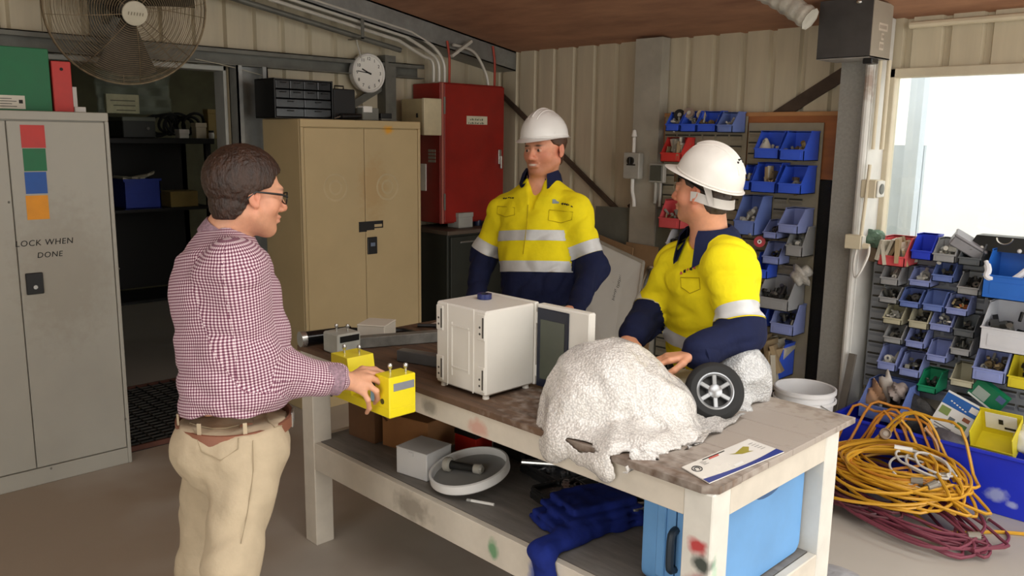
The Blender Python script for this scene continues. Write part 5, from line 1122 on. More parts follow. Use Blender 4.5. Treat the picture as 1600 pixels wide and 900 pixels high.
so = thing('power_outlet', 'dark wall outlet in a grey frame beside the isolator', 'outlet', (-3.46, YI-.03, 1.45)); a = onY(1015, 255, YI-.03); b = onY(1037, 286, YI-.03); m = MB(); m.box((a.x, YI-.035, b.z), (b.x, YI-.002, a.z), .004); m.build('frame', M('isolator_grey', '#b4b2a9'), so); m = MB(); m.box((a.x+.012, YI-.042, b.z+.012), (b.x-.012, YI-.034, a.z-.012), .003); m.build('face', M('dark_outlet_face', '#56584f', .4), so); m = MB(); m.tube([(a.x+.05, YI-.02, b.z), (a.x+.05, YI-.02, b.z-.14)], .012, 8); m.build('conduit', M('isolator_grey', '#b4b2a9'), so); m = MB(); m.tube([(a.x+.09, YI-.02, b.z), (a.x+.09, YI-.02, b.z-.16)], .010, 8); m.build('conduit', M('isolator_grey', '#b4b2a9'), so)
# leaning sheets and whiteboard
gs = MB(); gs.prism([(-3.93, W-.12, .55), (-3.16, W-.12, .55), (-3.16, W-.075, 1.275), (-3.93, W-.075, 1.255)], (0, -.006, 0)); o = gs.build('metal_sheet', M('dull_zinc_sheet', '#7f8278', .5, .4, var=.15, scale=4), smooth=False); tag(o, 'dull grey metal sheet leaning on the ribbed wall', 'sheet')
gs = MB(); gs.prism([(-3.60, W-.22, .3), (-3.31, W-.22, .3), (-3.32, W-.14, 1.02), (-3.59, W-.14, 1.03)], (0, -.008, 0)); o = gs.build('cardboard_sheet', M('flat_cardboard', '#a0805c', .8), smooth=False); tag(o, 'brown cardboard sheet standing against the metal sheet', 'cardboard')
gs = MB(); gs.prism([(-4.0, W-.27, .35), (-3.48, W-.27, .35), (-3.50, W-.18, 1.0), (-3.98, W-.18, 1.10)], (0, -.008, 0)); o = gs.build('cardboard_sheet', MATS['flat_cardboard'], smooth=False); tag(o, 'larger brown cardboard sheet directly behind the whiteboard', 'cardboard')
wbd = thing('whiteboard', 'white board with handwritten notes leaning behind the men', 'board', (-3.6, 4.42, 0)); wA = [onY(925, 386, 4.44), onY(1006, 412, 4.44)]
tl = Vector((-4.02, 4.50, 1.10)); trr = Vector((wA[1].x, 4.50, onY(1006, 410, 4.50).z)); trr.x = onY(1006, 410, 4.50).x; brr = Vector((onY(975, 560, 4.22).x, 4.22, .004)); bll = Vector((-4.02, 4.22, .004))
tl.z = onY(925, 384, 4.50).z+.12
m = MB(); m.prism([bll, brr, trr, tl], (0, .012, 0)); m.build('panel', M('whiteboard_white', '#dcdcd6', .35, var=.03), wbd, smooth=False)
m = MB(); m.bar(brr, trr, .012, .02); m.bar(tl, trr, .012, .02); m.build('edge_trim', M('pale_trim', '#b3ada0', .5), wbd, smooth=False)
bx_ = (trr-tl).normalized(); up_ = (trr-brr).normalized(); nn = Vector((0, -1, 0))
g = random.Random(4); m = MB()
for k, (px, py, ln) in enumerate(((966, 418, 26), (958, 424, 16), (948, 444, 14), (952, 446, 18), (957, 450, 16), (962, 452, 14), (942, 446, 10))):
    base = onY(px, py, 4.435)
    for s in range(int(ln/2)):
        yy = base.z-s*.011; w_ = .006+.008*g.random(); fy = 4.22+yy/trr.z*.28-.004
        m.bar((base.x-w_, fy-.002, yy), (base.x+w_*g.uniform(.3, 1), fy-.002, yy-.006), .0035, .001, up=(0, -1, 0))
m.build('handwriting', ink, wbd, smooth=False)
# cable clutter behind the leaning man
t = thing('cable_coil', 'tan coil of hose hanging behind the whiteboard edge', 'coil', (-3.1, 4.5, .7))
for k in range(4):
    c = onY(1018+3*k, 440+6*k, 4.55); m = MB(); m.tube([c+Vector((.07*math.cos(s), .02*math.sin(3*s), (.10+.01*k)*math.sin(s))) for s in np.linspace(0, 2*PI, 24, endpoint=False)], .010, 6, True); m.build('hose_loop', (M('tan_hose', '#9c8a70', .6), M('grey_hose', '#77756e', .6))[k % 2], t)

# --- steel box at the post head, conduits, outlets
bx0, bx1 = -2.147, -1.861; by0 = 4.362; bz = 2.165
hbx = thing('motor_housing', 'grey steel housing fixed high on the thick post', 'housing', (-2.0, 4.48, bz))
m = MB(); m.box((bx0, by0+.004, bz+.004), (bx1-.004, 4.598, ceil_z(4.5)-.01)); m.build('box_body', M('dark_grey_paint', '#4e4c4b', .45, .2, var=.15), hbx, smooth=False)
m = MB(); m.box((bx1-.004, by0, bz-.002), (bx1, 4.60, ceil_z(4.5)-.01)); sp = m.build('side_plate', M('warm_grey_paint', '#a49c8e', .5, .1, var=.06), hbx, smooth=False)
m = MB(); m.box((bx0, by0, bz-.002), (bx1, 4.60, bz+.004)); m.build('base_plate', M('pale_grey_plate', '#b4b2ac', .5, .2), hbx, smooth=False)
m = MB(); m.box((bx0, by0, bz), (bx1-.004, by0+.004, ceil_z(4.4)-.01)); m.build('front_plate', MATS['dark_grey_paint'], hbx, smooth=False)
m = MB(); m.box((bx1-.06, by0+.05, bz-.03), (bx1-.01, by0+.13, bz-.002), .004); m.build('cable_gland', black_pl, hbx)
m = MB(); p = onY(1343, 3, by0); m.sphere((p.x, by0-.004, p.z), (.016, .012, .012), 12, 8); m.build('bolt', chrome, hbx)
pl = M('worn_pale_print', '#cdc2b2', .6)
for (y0_, y1_, z0_, z1_) in ((4.44, 4.545, 2.30, 2.338), (4.475, 4.505, 2.255, 2.29), (4.46, 4.51, 2.205, 2.245)):
    m = MB(); m.box((bx1, y0_, z0_), (bx1+.001, y1_, z1_)); m.build('label_plate', pl, hbx, smooth=False)
    m = MB()
    for k in range(max(2, int((y1_-y0_)/.016))): m.box((bx1+.001, y0_+.006+k*.015, z0_+.01), (bx1+.0015, y0_+.014+k*.015, z1_-.01))
    m.build('worn_print', M('faded_print', '#93887a', .6), hbx, smooth=False)
for i, (xx, yy, r_, ztop_, zbot_, l) in enumerate(((-1.945, 4.565, .020, bz, .0, 'thick white conduit running down the front of the thick post'), (-1.905, 4.60, .010, bz, 1.70, 'thin cream conduit running down to the upper outlet'), (-1.875, 4.64, .012, bz, 1.70, 'second cream conduit beside the window frame'))):
    m = MB(); m.tube([(xx, yy, ztop_), (xx, yy, zbot_)], r_, 10); o = m.build('conduit', (post_w, cream_pl, cream_pl)[i]); tag(o, l, 'conduit')
a = onY(1334, 280, 4.56); b = onY(1371, 310, 4.56)
go_ = thing('power_outlet', 'cream double outlet with a socket on the post beside the window', 'outlet', ((a.x+b.x)/2, 4.56, b.z)); m = MB(); m.box((-1.93, 4.545, b.z), (-1.85, 4.645, a.z), .004); m.build('box_body', cream_pl, go_); m = MB(); m.box((-1.85, 4.55, b.z+.004), (-1.838, 4.64, a.z-.004), .004); m.build('socket_face', M('pale_socket_face', '#d8d6cc', .4), go_); m = MB(); m.lathe([(0, 0), (.028, 0), (.028, .004), (.02, .005)], (-1.838, 4.595, (a.z+b.z)/2), (1, 0, 0), 18); m.build('socket_dial', M('dark_outlet_face', '#56584f'), go_)
a = onY(1321, 366, 4.50); b = onY(1350, 391, 4.50)
go2 = thing('power_outlet', 'cream outlet with a white plug low on the thick post', 'outlet', ((a.x+b.x)/2, 4.5, b.z)); m = MB(); m.box((-1.975, 4.50, b.z), (-1.885, 4.545, a.z), .004); m.build('box_body', cream_pl, go2); m = MB(); m.box((-1.885, 4.505, b.z+.004), (-1.877, 4.545, a.z-.004), .002); m.build('socket_face', M('pale_socket_face', '#d8d6cc'), go2); m = MB(); m.cyl((-1.877, 4.52, b.z+.02), (-1.845, 4.52, b.z+.02), .018, .014, 12); pl_ = m.build('plug', cream_pl, go2)
m = MB(); m.tube(smooth_path([(-1.845, 4.52, b.z+.02), (-1.84, 4.50, b.z-.03), (-1.87, 4.49, b.z-.12), (-1.90, 4.50, b.z-.15), (-1.915, 4.51, b.z-.08), (-1.91, 4.52, b.z)], 6), .007, 6); m.build('lead', white_pl, go2)
m = MB(); m.tube([(-1.90, 4.535, a.z), (-1.895, 4.555, 1.62)], .010, 8); m.build('conduit', cream_pl, go2)
# wrapped beam above the rack
bwm = M('cloudy_wrap', '#c9c6ba', .3, var=.15, scale=14, bump=.5, bscale=30)
m = MB(); P0 = onY(1188, -14, 4.16); P1 = onY(1266, 30, 4.16); pts = smooth_path([P0, P0.lerp(P1, .5)+Vector((0, 0, .008)), P1], 10)
m.tube(pts, [.046+.004*math.sin(k*1.9)+.012*(k/20) for k in range(len(pts))], 9); o = m.build('wrapped_duct', bwm, angle=75); tag(o, 'plastic wrapped duct hanging beside the grey housing', 'duct')
m = MB(); m.tube([(-1.84, W-.03, ceil_z(W)-.045), (1.6, W-.03, ceil_z(W)-.045)], .018, 8); o = m.build('pipe', cream_pl); tag(o, 'cream pipe along the top of the wall above the window', 'pipe')
# ================================================================== people: signed distance fields meshed with surface nets
def V3(p): return np.array([p[0], p[1], p[2]], dtype=np.float32)
def unit(v): v = V3(v); return v/np.linalg.norm(v)
class Field:
    def __init__(s): s.ops = []
    def _cap(s, a, b, ra, rb):
        a, b = V3(a), V3(b); ab = b-a; L2 = float(ab @ ab)+1e-9
        def f(X, Y, Z):
            px, py, pz = X-a[0], Y-a[1], Z-a[2]
            t = np.clip((px*ab[0]+py*ab[1]+pz*ab[2])/L2, 0, 1)
            return np.sqrt((px-t*ab[0])**2+(py-t*ab[1])**2+(pz-t*ab[2])**2)-(ra+t*(rb-ra))
        r = max(ra, rb); return f, np.minimum(a, b)-r, np.maximum(a, b)+r
    def _ell(s, c, r, R=None):
        c = V3(c); r = V3(r); R = np.eye(3, dtype=np.float32) if R is None else np.array(R, dtype=np.float32)   # rows = local axes
        def f(X, Y, Z):
            dx, dy, dz = X-c[0], Y-c[1], Z-c[2]
            q = [(dx*R[i, 0]+dy*R[i, 1]+dz*R[i, 2]) for i in range(3)]
            k0 = np.sqrt(sum((q[i]/r[i])**2 for i in range(3))); k1 = np.sqrt(sum((q[i]/r[i]**2)**2 for i in range(3)))+1e-6
            return k0*(k0-1)/k1
        m = float(r.max()); return f, c-m, c+m
    def cap(s, a, b, ra, rb=None, k=.02, op='u'): s.ops.append((*s._cap(a, b, ra, ra if rb is None else rb), k, op)); return s
    def chain(s, pts, rs, k=.02):
        for i in range(len(pts)-1): s.cap(pts[i], pts[i+1], rs[i], rs[i+1], k)
        return s
    def ell(s, c, r, R=None, k=.02, op='u'): s.ops.append((*s._ell(c, r, R), k, op)); return s
    def loft(s, p0, p1, side, secs, k=.02, op='u'):
        """elliptic sections (t, half width, half depth, forward shift) along p0->p1"""
        p0, p1 = V3(p0), V3(p1); ax = p1-p0; Ln = float(np.linalg.norm(ax)); ax = ax/Ln
        sd = unit(side); sd = sd-ax*(sd @ ax); sd /= np.linalg.norm(sd); fw = np.cross(ax, sd)   # side = person's right, up x right = forward
        T = [q[0] for q in secs]; Wd = [q[1] for q in secs]; Dp = [q[2] for q in secs]; Of = [q[3] if len(q) > 3 else 0 for q in secs]
        def f(X, Y, Z):
            dx, dy, dz = X-p0[0], Y-p0[1], Z-p0[2]
            h = dx*ax[0]+dy*ax[1]+dz*ax[2]; t = h/Ln
            u = dx*sd[0]+dy*sd[1]+dz*sd[2]; v = dx*fw[0]+dy*fw[1]+dz*fw[2]-np.interp(t, T, Of)
            w_ = np.interp(t, T, Wd); d_ = np.interp(t, T, Dp)
            dr = (np.sqrt((u/w_)**2+(v/d_)**2)-1)*np.minimum(w_, d_)
            dh = np.maximum(-h, h-Ln)
            return (np.where(dh > 0, np.sqrt(np.maximum(dr, 0)**2+np.maximum(dh, 0)**2), np.maximum(dr, dh))).astype(np.float32)
        m = max(max(Wd), max(Dp))+max(abs(o) for o in Of); s.ops.append((f, np.minimum(p0, p1)-m, np.maximum(p0, p1)+m, k, op)); return s
    def fn(s, f, lo, hi, k=.01, op='u'): s.ops.append((f, V3(lo), V3(hi), k, op)); return s
    def bounds(s):
        lo = np.min([o[1] for o in s.ops if o[4] == 'u'], axis=0); hi = np.max([o[2] for o in s.ops if o[4] == 'u'], axis=0); return lo-.03, hi+.03
    def evaluate(s, xs, ys, zs, noise=None):
        F = np.full((len(xs), len(ys), len(zs)), .25, dtype=np.float32)
        for (f, lo, hi, k, op) in s.ops:
            pad = k+.05; sl = []
            for A, l, h in ((xs, lo[0], hi[0]), (ys, lo[1], hi[1]), (zs, lo[2], hi[2])):
                sl.append(slice(max(0, np.searchsorted(A, l-pad)-1), min(len(A), np.searchsorted(A, h+pad)+1)))
            if any(q.stop <= q.start for q in sl): continue
            X = xs[sl[0]][:, None, None]; Y = ys[sl[1]][None, :, None]; Z = zs[sl[2]][None, None, :]
            b = np.broadcast_to(f(X, Y, Z), (sl[0].stop-sl[0].start, sl[1].stop-sl[1].start, sl[2].stop-sl[2].start)).astype(np.float32); a = F[sl[0], sl[1], sl[2]]
            if op == 'u': h = np.maximum(k-np.abs(a-b), 0)/k; r = np.minimum(a, b)-h*h*k*.25
            elif op == 's': b = -b; h = np.maximum(k-np.abs(a-b), 0)/k; r = np.maximum(a, b)+h*h*k*.25
            else: r = np.maximum(a, b)
            F[sl[0], sl[1], sl[2]] = r
        if noise is not None: F += noise(xs[:, None, None], ys[None, :, None], zs[None, None, :]).astype(np.float32)
        return F
def axis_grid(lo, hi, coarse, fine, zones):
    out = [lo]
    while out[-1] < hi:
        x = out[-1]; st = coarse
        for (a, b) in zones:
            if a-coarse <= x <= b: st = fine
        out.append(x+st)
    return np.array(out, dtype=np.float32)
def nets(F, xs, ys, zs):
    A = (xs, ys, zs); ins = F < 0; sh = F.shape; cs = tuple(n-1 for n in sh)
    pos = np.zeros(cs+(3,), dtype=np.float32); cnt = np.zeros(cs, dtype=np.float32); quads = []
    G = np.meshgrid(*A, indexing='ij', sparse=True)
    cross = []
    for a in range(3):
        s0 = [slice(None)]*3; s1 = [slice(None)]*3; s0[a] = slice(0, -1); s1[a] = slice(1, None)
        f0, f1 = F[tuple(s0)], F[tuple(s1)]; c = (f0 < 0) != (f1 < 0)
        idx = np.argwhere(c); cross.append((idx, (f0 < 0)[c]))
        t = f0[c]/(f0[c]-f1[c])
        P = np.stack([A[k][idx[:, k]] for k in range(3)], 1); P[:, a] += t*(A[a][idx[:, a]+1]-A[a][idx[:, a]])
        b, d = [k for k in range(3) if k != a]
        for ob in (0, -1):
            for od in (0, -1):
                ii = idx.copy(); ii[:, b] += ob; ii[:, d] += od
                ok = (ii[:, b] >= 0) & (ii[:, d] >= 0) & (ii[:, b] < cs[b]) & (ii[:, d] < cs[d]); q = ii[ok]
                np.add.at(pos, (q[:, 0], q[:, 1], q[:, 2]), P[ok]); np.add.at(cnt, (q[:, 0], q[:, 1], q[:, 2]), 1)
    m = cnt > 0; vid = np.full(cs, -1, dtype=np.int64); vid[m] = np.arange(int(m.sum())); verts = pos[m]/cnt[m][:, None]
    for a in range(3):
        idx, neg = cross[a]; b, d = ((1, 2), (2, 0), (0, 1))[a]
        ok = (idx[:, b] > 0) & (idx[:, d] > 0) & (idx[:, b] < cs[b]) & (idx[:, d] < cs[d]); idx = idx[ok]; neg = neg[ok]
        def g(ob, od):
            ii = idx.copy(); ii[:, b] += ob; ii[:, d] += od; return vid[ii[:, 0], ii[:, 1], ii[:, 2]]
        q = np.stack([g(-1, -1), g(0, -1), g(0, 0), g(-1, 0)], 1); q[~neg] = q[~neg][:, ::-1]; quads.append(q)
    return verts, np.concatenate(quads)
def relax(v, q, it=2, lam=.5):
    e = np.concatenate([q[:, [0, 1]], q[:, [1, 2]], q[:, [2, 3]], q[:, [3, 0]]])
    for _ in range(it):
        s = np.zeros_like(v); n = np.zeros(len(v), dtype=np.float32)
        np.add.at(s, e[:, 0], v[e[:, 1]]); np.add.at(s, e[:, 1], v[e[:, 0]]); np.add.at(n, e[:, 0], 1); np.add.at(n, e[:, 1], 1)
        v = v*(1-lam)+lam*s/np.maximum(n, 1)[:, None]
    return v
def field_mesh(fl, h, noise=None, it=2, fine=None, zones=None):
    lo, hi = fl.bounds()
    if fine: ax = [axis_grid(lo[k], hi[k], h, fine, [(z[0][k], z[1][k]) for z in zones]) for k in range(3)]
    else: ax = [np.arange(lo[k], hi[k]+h, h, dtype=np.float32) for k in range(3)]
    F = fl.evaluate(*ax, noise=noise); v, q = nets(F, *ax); return relax(v, q, it), q
def put(name, v, q, mats, parent, mi=None, cols=None, uv=None):
    o0 = WLOC[parent.name]; me = bpy.data.meshes.new(name); o0n = np.array(o0)
    me.from_pydata((v-o0n).tolist(), [], q.tolist() if hasattr(q, 'tolist') else q)
    for m_ in (mats if isinstance(mats, (list, tuple)) else [mats]): me.materials.append(m_)
    me.polygons.foreach_set('use_smooth', [True]*len(me.polygons))
    if mi is not None: me.polygons.foreach_set('material_index', mi)
    if cols is not None:
        at = me.color_attributes.new('tint', 'FLOAT_COLOR', 'POINT'); at.data.foreach_set('color', np.concatenate([cols, np.ones((len(cols), 1))], 1).astype(np.float32).ravel())
    if uv is not None:
        ul = me.uv_layers.new(name='cloth'); ul.data.foreach_set('uv', uv.astype(np.float32).ravel())
    return link(name, me, parent, o0)
def clip_tris(v, q, s, lo, hi):
    """polygons of the mesh where lo <= s <= hi, cut exactly along the two iso lines"""
    out_v = []; out_f = []; cache = {}
    keep = (s[q].max(1) >= lo) & (s[q].min(1) <= hi) & ((s[q].max(1)-s[q].min(1)) < .25)
    for qq in q[keep]:
        for tri in ((qq[0], qq[1], qq[2]), (qq[0], qq[2], qq[3])):
            P = [(v[i], s[i], ('v', int(i))) for i in tri]
            for bound, sg in ((lo, 1), (hi, -1)):
                R = []
                for a, b in zip(P, P[1:]+P[:1]):
                    da, db = (a[1]-bound)*sg, (b[1]-bound)*sg
                    if da >= 0: R.append(a)
                    if (da >= 0) != (db >= 0):
                        t = da/(da-db); R.append((a[0]+(b[0]-a[0])*t, bound, ('e',)+tuple(sorted((a[2], b[2]), key=str))+(bound,)))
                P = R
                if len(P) < 3: break
            if len(P) >= 3:
                f = []
                for p in P:
                    if p[2] not in cache: cache[p[2]] = len(out_v); out_v.append(p[0])
                    i = cache[p[2]]
                    if i not in f: f.append(i)
                if len(f) >= 3: out_f.append(f)
    return np.array(out_v, dtype=np.float32), out_f
def normals(v, q):
    n = np.zeros_like(v); a = np.cross(v[q[:, 2]]-v[q[:, 0]], v[q[:, 3]]-v[q[:, 1]])
    for k in range(4): np.add.at(n, q[:, k], a)
    return n/(np.linalg.norm(n, axis=1)[:, None]+1e-9)
def wrinkle(seed, amp=.004, lmin=.05, lmax=.16, n=9, dirw=(1, 1, 1)):
    r = np.random.default_rng(seed); K = r.normal(size=(n, 3))*np.array(dirw); K /= np.linalg.norm(K, axis=1)[:, None]; K *= (2*PI/r.uniform(lmin, lmax, n))[:, None]; ph = r.uniform(0, 6.28, n); wts = r.uniform(.4, 1, n)/math.sqrt(n)
    def f(X, Y, Z):
        out = 0
        for i in range(n): out = out+wts[i]*np.sin(K[i, 0]*X+K[i, 1]*Y+K[i, 2]*Z+ph[i]+1.3*np.sin(K[(i+1) % n, 0]*X*.5+K[(i+1) % n, 2]*Z*.5))
        return amp*out
    return f
def seg_param(v, a, b):
    a, b = V3(a), V3(b); ab = b-a; t = ((v-a) @ ab)/float(ab @ ab); tc = np.clip(t, 0, 1); return np.linalg.norm(v-a-tc[:, None]*ab, axis=1), t

# ---- materials of people
def tint_mat(name, rough=.5, sss=.0, bump=0.0, bscale=80, mulnoise=.08):
    m = bpy.data.materials.new(name); m.use_nodes = True; MATS[name] = m; N = m.node_tree.nodes; K = m.node_tree.links; b = N['Principled BSDF']
    at = N.new('ShaderNodeAttribute'); at.attribute_name = 'tint'; tc = N.new('ShaderNodeTexCoord'); nz = N.new('ShaderNodeTexNoise'); nz.inputs['Scale'].default_value = 60; K.new(tc.outputs['Object'], nz.inputs['Vector'])
    mr = N.new('ShaderNodeMapRange'); mr.inputs['To Min'].default_value = 1-mulnoise*2; mr.inputs['To Max'].default_value = 1+mulnoise; K.new(nz.outputs['Fac'], mr.inputs['Value'])
    mx = N.new('ShaderNodeVectorMath'); mx.operation = 'SCALE'; K.new(at.outputs['Color'], mx.inputs[0]); K.new(mr.outputs[0], mx.inputs['Scale']); K.new(mx.outputs[0], b.inputs['Base Color'])
    b.inputs['Roughness'].default_value = rough; b.inputs['Subsurface Weight'].default_value = sss; b.inputs['Subsurface Radius'].default_value = (.012, .005, .003); b.inputs['Subsurface Scale'].default_value = .6
    if bump:
        nb = N.new('ShaderNodeTexNoise'); nb.inputs['Scale'].default_value = bscale; K.new(tc.outputs['Object'], nb.inputs['Vector']); bp = N.new('ShaderNodeBump'); bp.inputs['Strength'].default_value = bump; bp.inputs['Distance'].default_value = .004; K.new(nb.outputs['Fac'], bp.inputs['Height']); K.new(bp.outputs['Normal'], b.inputs['Normal'])
    return m
skin = tint_mat('skin', .5, .12, .15, 220)
def cloth(name, col, var=.08, rough=.85, bump=.25, bscale=45): return M(name, col, rough, var=var, scale=18, bump=bump, bscale=bscale, spec=.2)
hivis = cloth('hi_vis_yellow', '#f2df1d', .04); navy = cloth('navy_drill_cloth', '#1b2140', .1); reflect = M('reflective_tape', '#cfd0cf', .45, .15, var=.05, scale=30); chino = cloth('beige_chino', '#bcab90', .05)
def gingham(name):
    m = bpy.data.materials.new(name); m.use_nodes = True; MATS[name] = m; N = m.node_tree.nodes; K = m.node_tree.links; b = N['Principled BSDF']; b.inputs['Roughness'].default_value = .85; b.inputs['Specular IOR Level'].default_value = .2
    uv = N.new('ShaderNodeUVMap'); uv.uv_map = 'cloth'; sp = N.new('ShaderNodeSeparateXYZ'); K.new(uv.outputs[0], sp.inputs[0])
    st = []
    for k in (0, 1):
        mu = N.new('ShaderNodeMath'); mu.operation = 'MULTIPLY'; mu.inputs[1].default_value = 1/.0085; K.new(sp.outputs[k], mu.inputs[0]); fr = N.new('ShaderNodeMath'); fr.operation = 'FRACT'; K.new(mu.outputs[0], fr.inputs[0])
        gt = N.new('ShaderNodeMath'); gt.operation = 'GREATER_THAN'; gt.inputs[1].default_value = .5; K.new(fr.outputs[0], gt.inputs[0]); st.append(gt)
    ad = N.new('ShaderNodeMath'); ad.operation = 'ADD'; K.new(st[0].outputs[0], ad.inputs[0]); K.new(st[1].outputs[0], ad.inputs[1]); dv = N.new('ShaderNodeMath'); dv.operation = 'MULTIPLY'; dv.inputs[1].default_value = .5; K.new(ad.outputs[0], dv.inputs[0])
    rp = N.new('ShaderNodeValToRGB'); rp.color_ramp.elements[0].color = (*lin('#e2d6d9'), 1); rp.color_ramp.elements[1].color = (*lin('#5c2f44'), 1); e = rp.color_ramp.elements.new(.5); e.color = (*lin('#a47a89'), 1); K.new(dv.outputs[0], rp.inputs['Fac']); K.new(rp.outputs[0], b.inputs['Base Color'])
    return m
check_m = gingham('maroon_check_cotton')

def frame(fwd, pitch=0.0, rollr=0.0):
    """rows: right, forward, up of a head or body; pitch > 0 looks up"""
    f = np.array([fwd[0], fwd[1], 0.0]); f /= np.linalg.norm(f); u = np.array([0, 0, 1.0]); f2 = f*math.cos(pitch)+u*math.sin(pitch); u2 = u*math.cos(pitch)-f*math.sin(pitch); r = np.cross(f2, u2)
    r2 = r*math.cos(rollr)+u2*math.sin(rollr); u3 = u2*math.cos(rollr)-r*math.sin(rollr)
    return np.array([r2, f2, u3])
def head_ops(fl, c, B, smile=0.0, sc=1.0, full=1.0):
    P = lambda x, y, z: V3(c)+sc*(x*B[0]+y*B[1]+z*B[2]); E = lambda p, r, k=.02, op='u': fl.ell(P(*p), [q*sc for q in r], B, k*sc, op); Cp = lambda a, b, ra, rb, k=.015, op='u': fl.cap(P(*a), P(*b), ra*sc, rb*sc, k*sc, op)
    E((0, -.018, .036), (.076*full, .097, .084)); E((0, .028, -.03), (.061*full, .064, .088), .03)
    for s_ in (-1, 1):
        Cp((s_*.055*full, -.002, -.058), (s_*.018, .062, -.101), .019, .017, .03); E((s_*.046, .050, -.028), (.022*full, .025, .026), .02)
    E((0, .064, -.099), (.026, .021, .018), .02); Cp((-.034, .081, .016), (.034, .081, .016), .011, .011, .02)
    for s_ in (-1, 1): E((s_*.032, .099, -.003), (.020, .015, .012), .012, 's')
    for s_ in (-1, 1): E((s_*.031, .080, -.004), (.0125, .0125, .0120), .003)
    for s_ in (-1, 1): Cp((s_*.018, .0905, .0055), (s_*.044, .084, .004), .0035, .0035, .004)
    Cp((0, .089, .004), (0, .111, -.034), .008, .0125, .012)
    for s_ in (-1, 1): E((s_*.0125, .098, -.040), (.009, .011, .0085), .008)
    E((0, .091, -.0625), (.025+.006*smile, .012, .0065), .008); E((0, .090, -.0745), (.021+.004*smile, .0115, .0075), .008)
    Cp((-.021-.006*smile, .097, -.067+.006*smile), (0, .1055, -.0685), .0022, .0026, .004, 's'); Cp((.021+.006*smile, .097, -.067+.006*smile), (0, .1055, -.0685), .0022, .0026, .004, 's')
    for s_ in (-1, 1):
        Re = B; E((s_*.0775*full, -.012, -.008), (.0075, .0185, .031), .006); E((s_*.083*full, -.006, -.004), (.007, .009, .018), .005, 's'); E((s_*.0765*full, -.004, -.034), (.006, .009, .009), .006)
    return P
def head_cols(v, c, B, base, beard=0.0, sc=1.0, browc='#4a3526', flush=.3, beardc='#7a5038', smile=0.0):
    q = (v-V3(c)) @ np.array(B, dtype=np.float32).T/sc; x, y, z = q[:, 0], q[:, 1], q[:, 2]; col = np.tile(np.array(lin(base)), (len(v), 1)).astype(np.float64)
    def mix(w_, hexc): nonlocal col; w_ = np.clip(w_, 0, 1)[:, None]; col = col*(1-w_)+np.array(lin(hexc))*w_
    g = lambda cx, cy, cz, rx, ry, rz: np.exp(-(((x-cx)/rx)**2+((y-cy)/ry)**2+((z-cz)/rz)**2))
    hd = (np.abs(z) < .15) & (np.abs(x) < .13) & (np.abs(y) < .16)
    w_ = flush*(g(-.045, .06, -.03, .03, .05, .03)+g(.045, .06, -.03, .03, .05, .03)+g(0, .11, -.035, .02, .03, .02)); mix(w_*hd, '#c8604c')
    for s_ in (-1, 1): mix(flush*1.2*g(s_*.08, -.01, -.01, .02, .03, .05)*hd, '#c8604c')
    if beard:
        bw = np.clip((-.040-z)/.02, 0, 1)*np.clip((y+.005)/.03, 0, 1)*np.clip((.13+z)/.02, 0, 1); bw = np.maximum(bw*.9, g(0, .1, -.052, .026, .04, .007)); bw *= 1-np.clip(1.6*g(0, .1, -.0685, .022, .03, .008), 0, 1); mix(beard*bw*hd, beardc)
    mix(.75*g(0, .1, -.0685, .022, .03, .009)*hd, '#a8524a')
    for s_ in (-1, 1): mix(1.3*g(s_*.032, .092, .0175, .018, .03, .0048)*hd, browc)
    for s_ in (-1, 1):
        e = ((np.abs(x-s_*.031) < .013) & (np.abs(z+.004) < .0062) & (y > .082)); mix(e*.4, '#c9b8aa'); mix(((((x-s_*.031)**2+(z+.004)**2) < .0058**2) & (y > .085))*1.0, '#2b2320'); mix(.5*g(s_*.031, .09, .006, .018, .02, .004)*hd, '#6d4032')
    mix(.9*g(0, .104, -.0685, .02, .01, .002)*hd, '#4a2420')
    if smile: mix(1.6*g(0, .10, -.0665, .017, .03, .0032)*hd, '#e6ddd0')
    return col
def hair_mesh(par, c, B, mat, sc=1.0, infl=.014, line=None, seed=1, zmax=None, full=1.0):
    line = line or ((-.13, -.10, -.05, -.028, -.01, .012, .035, .055, .08, .13), (-.085, -.085, -.078, -.045, .0, .012, .02, .055, .068, .08))
    fl = Field(); cc = V3(c)+sc*(-.018*B[1]+.036*B[2]); r = np.array([.078*full+infl*.7, .098+infl, .085+infl])*sc; fe, lo, hi = fl._ell(cc, r, B); fe2, lo2, hi2 = fl._ell(V3(c)+sc*(-.045*B[1]-.03*B[2]), np.array([.066, .062, .075])*sc, B)
    Bn = np.array(B, dtype=np.float32); wn = wrinkle(seed, .0022, .010, .026, 10)
    def f(X, Y, Z):
        dx, dy, dz = X-c[0], Y-c[1], Z-c[2]; y = (dx*Bn[1, 0]+dy*Bn[1, 1]+dz*Bn[1, 2])/sc; z = (dx*Bn[2, 0]+dy*Bn[2, 1]+dz*Bn[2, 2])/sc
        d = np.minimum(fe(X, Y, Z), fe2(X, Y, Z))+wn(X, Y, Z); d = np.maximum(d, (np.interp(y, line[0], line[1])-z)*sc*.8)
        if zmax is not None: d = np.maximum(d, (z-zmax)*sc)
        return d
    fl.fn(f, np.minimum(lo, lo2), np.maximum(hi, hi2), .001); v, q = field_mesh(fl, .0045*sc, it=1); return put('hair', v, q, mat, par)
def finger_ops(fl, pts, r0, r1, k=.005):
    n = len(pts); rs = [r0+(r1-r0)*i/(n-1) for i in range(n)]; fl.chain(pts, rs, k)
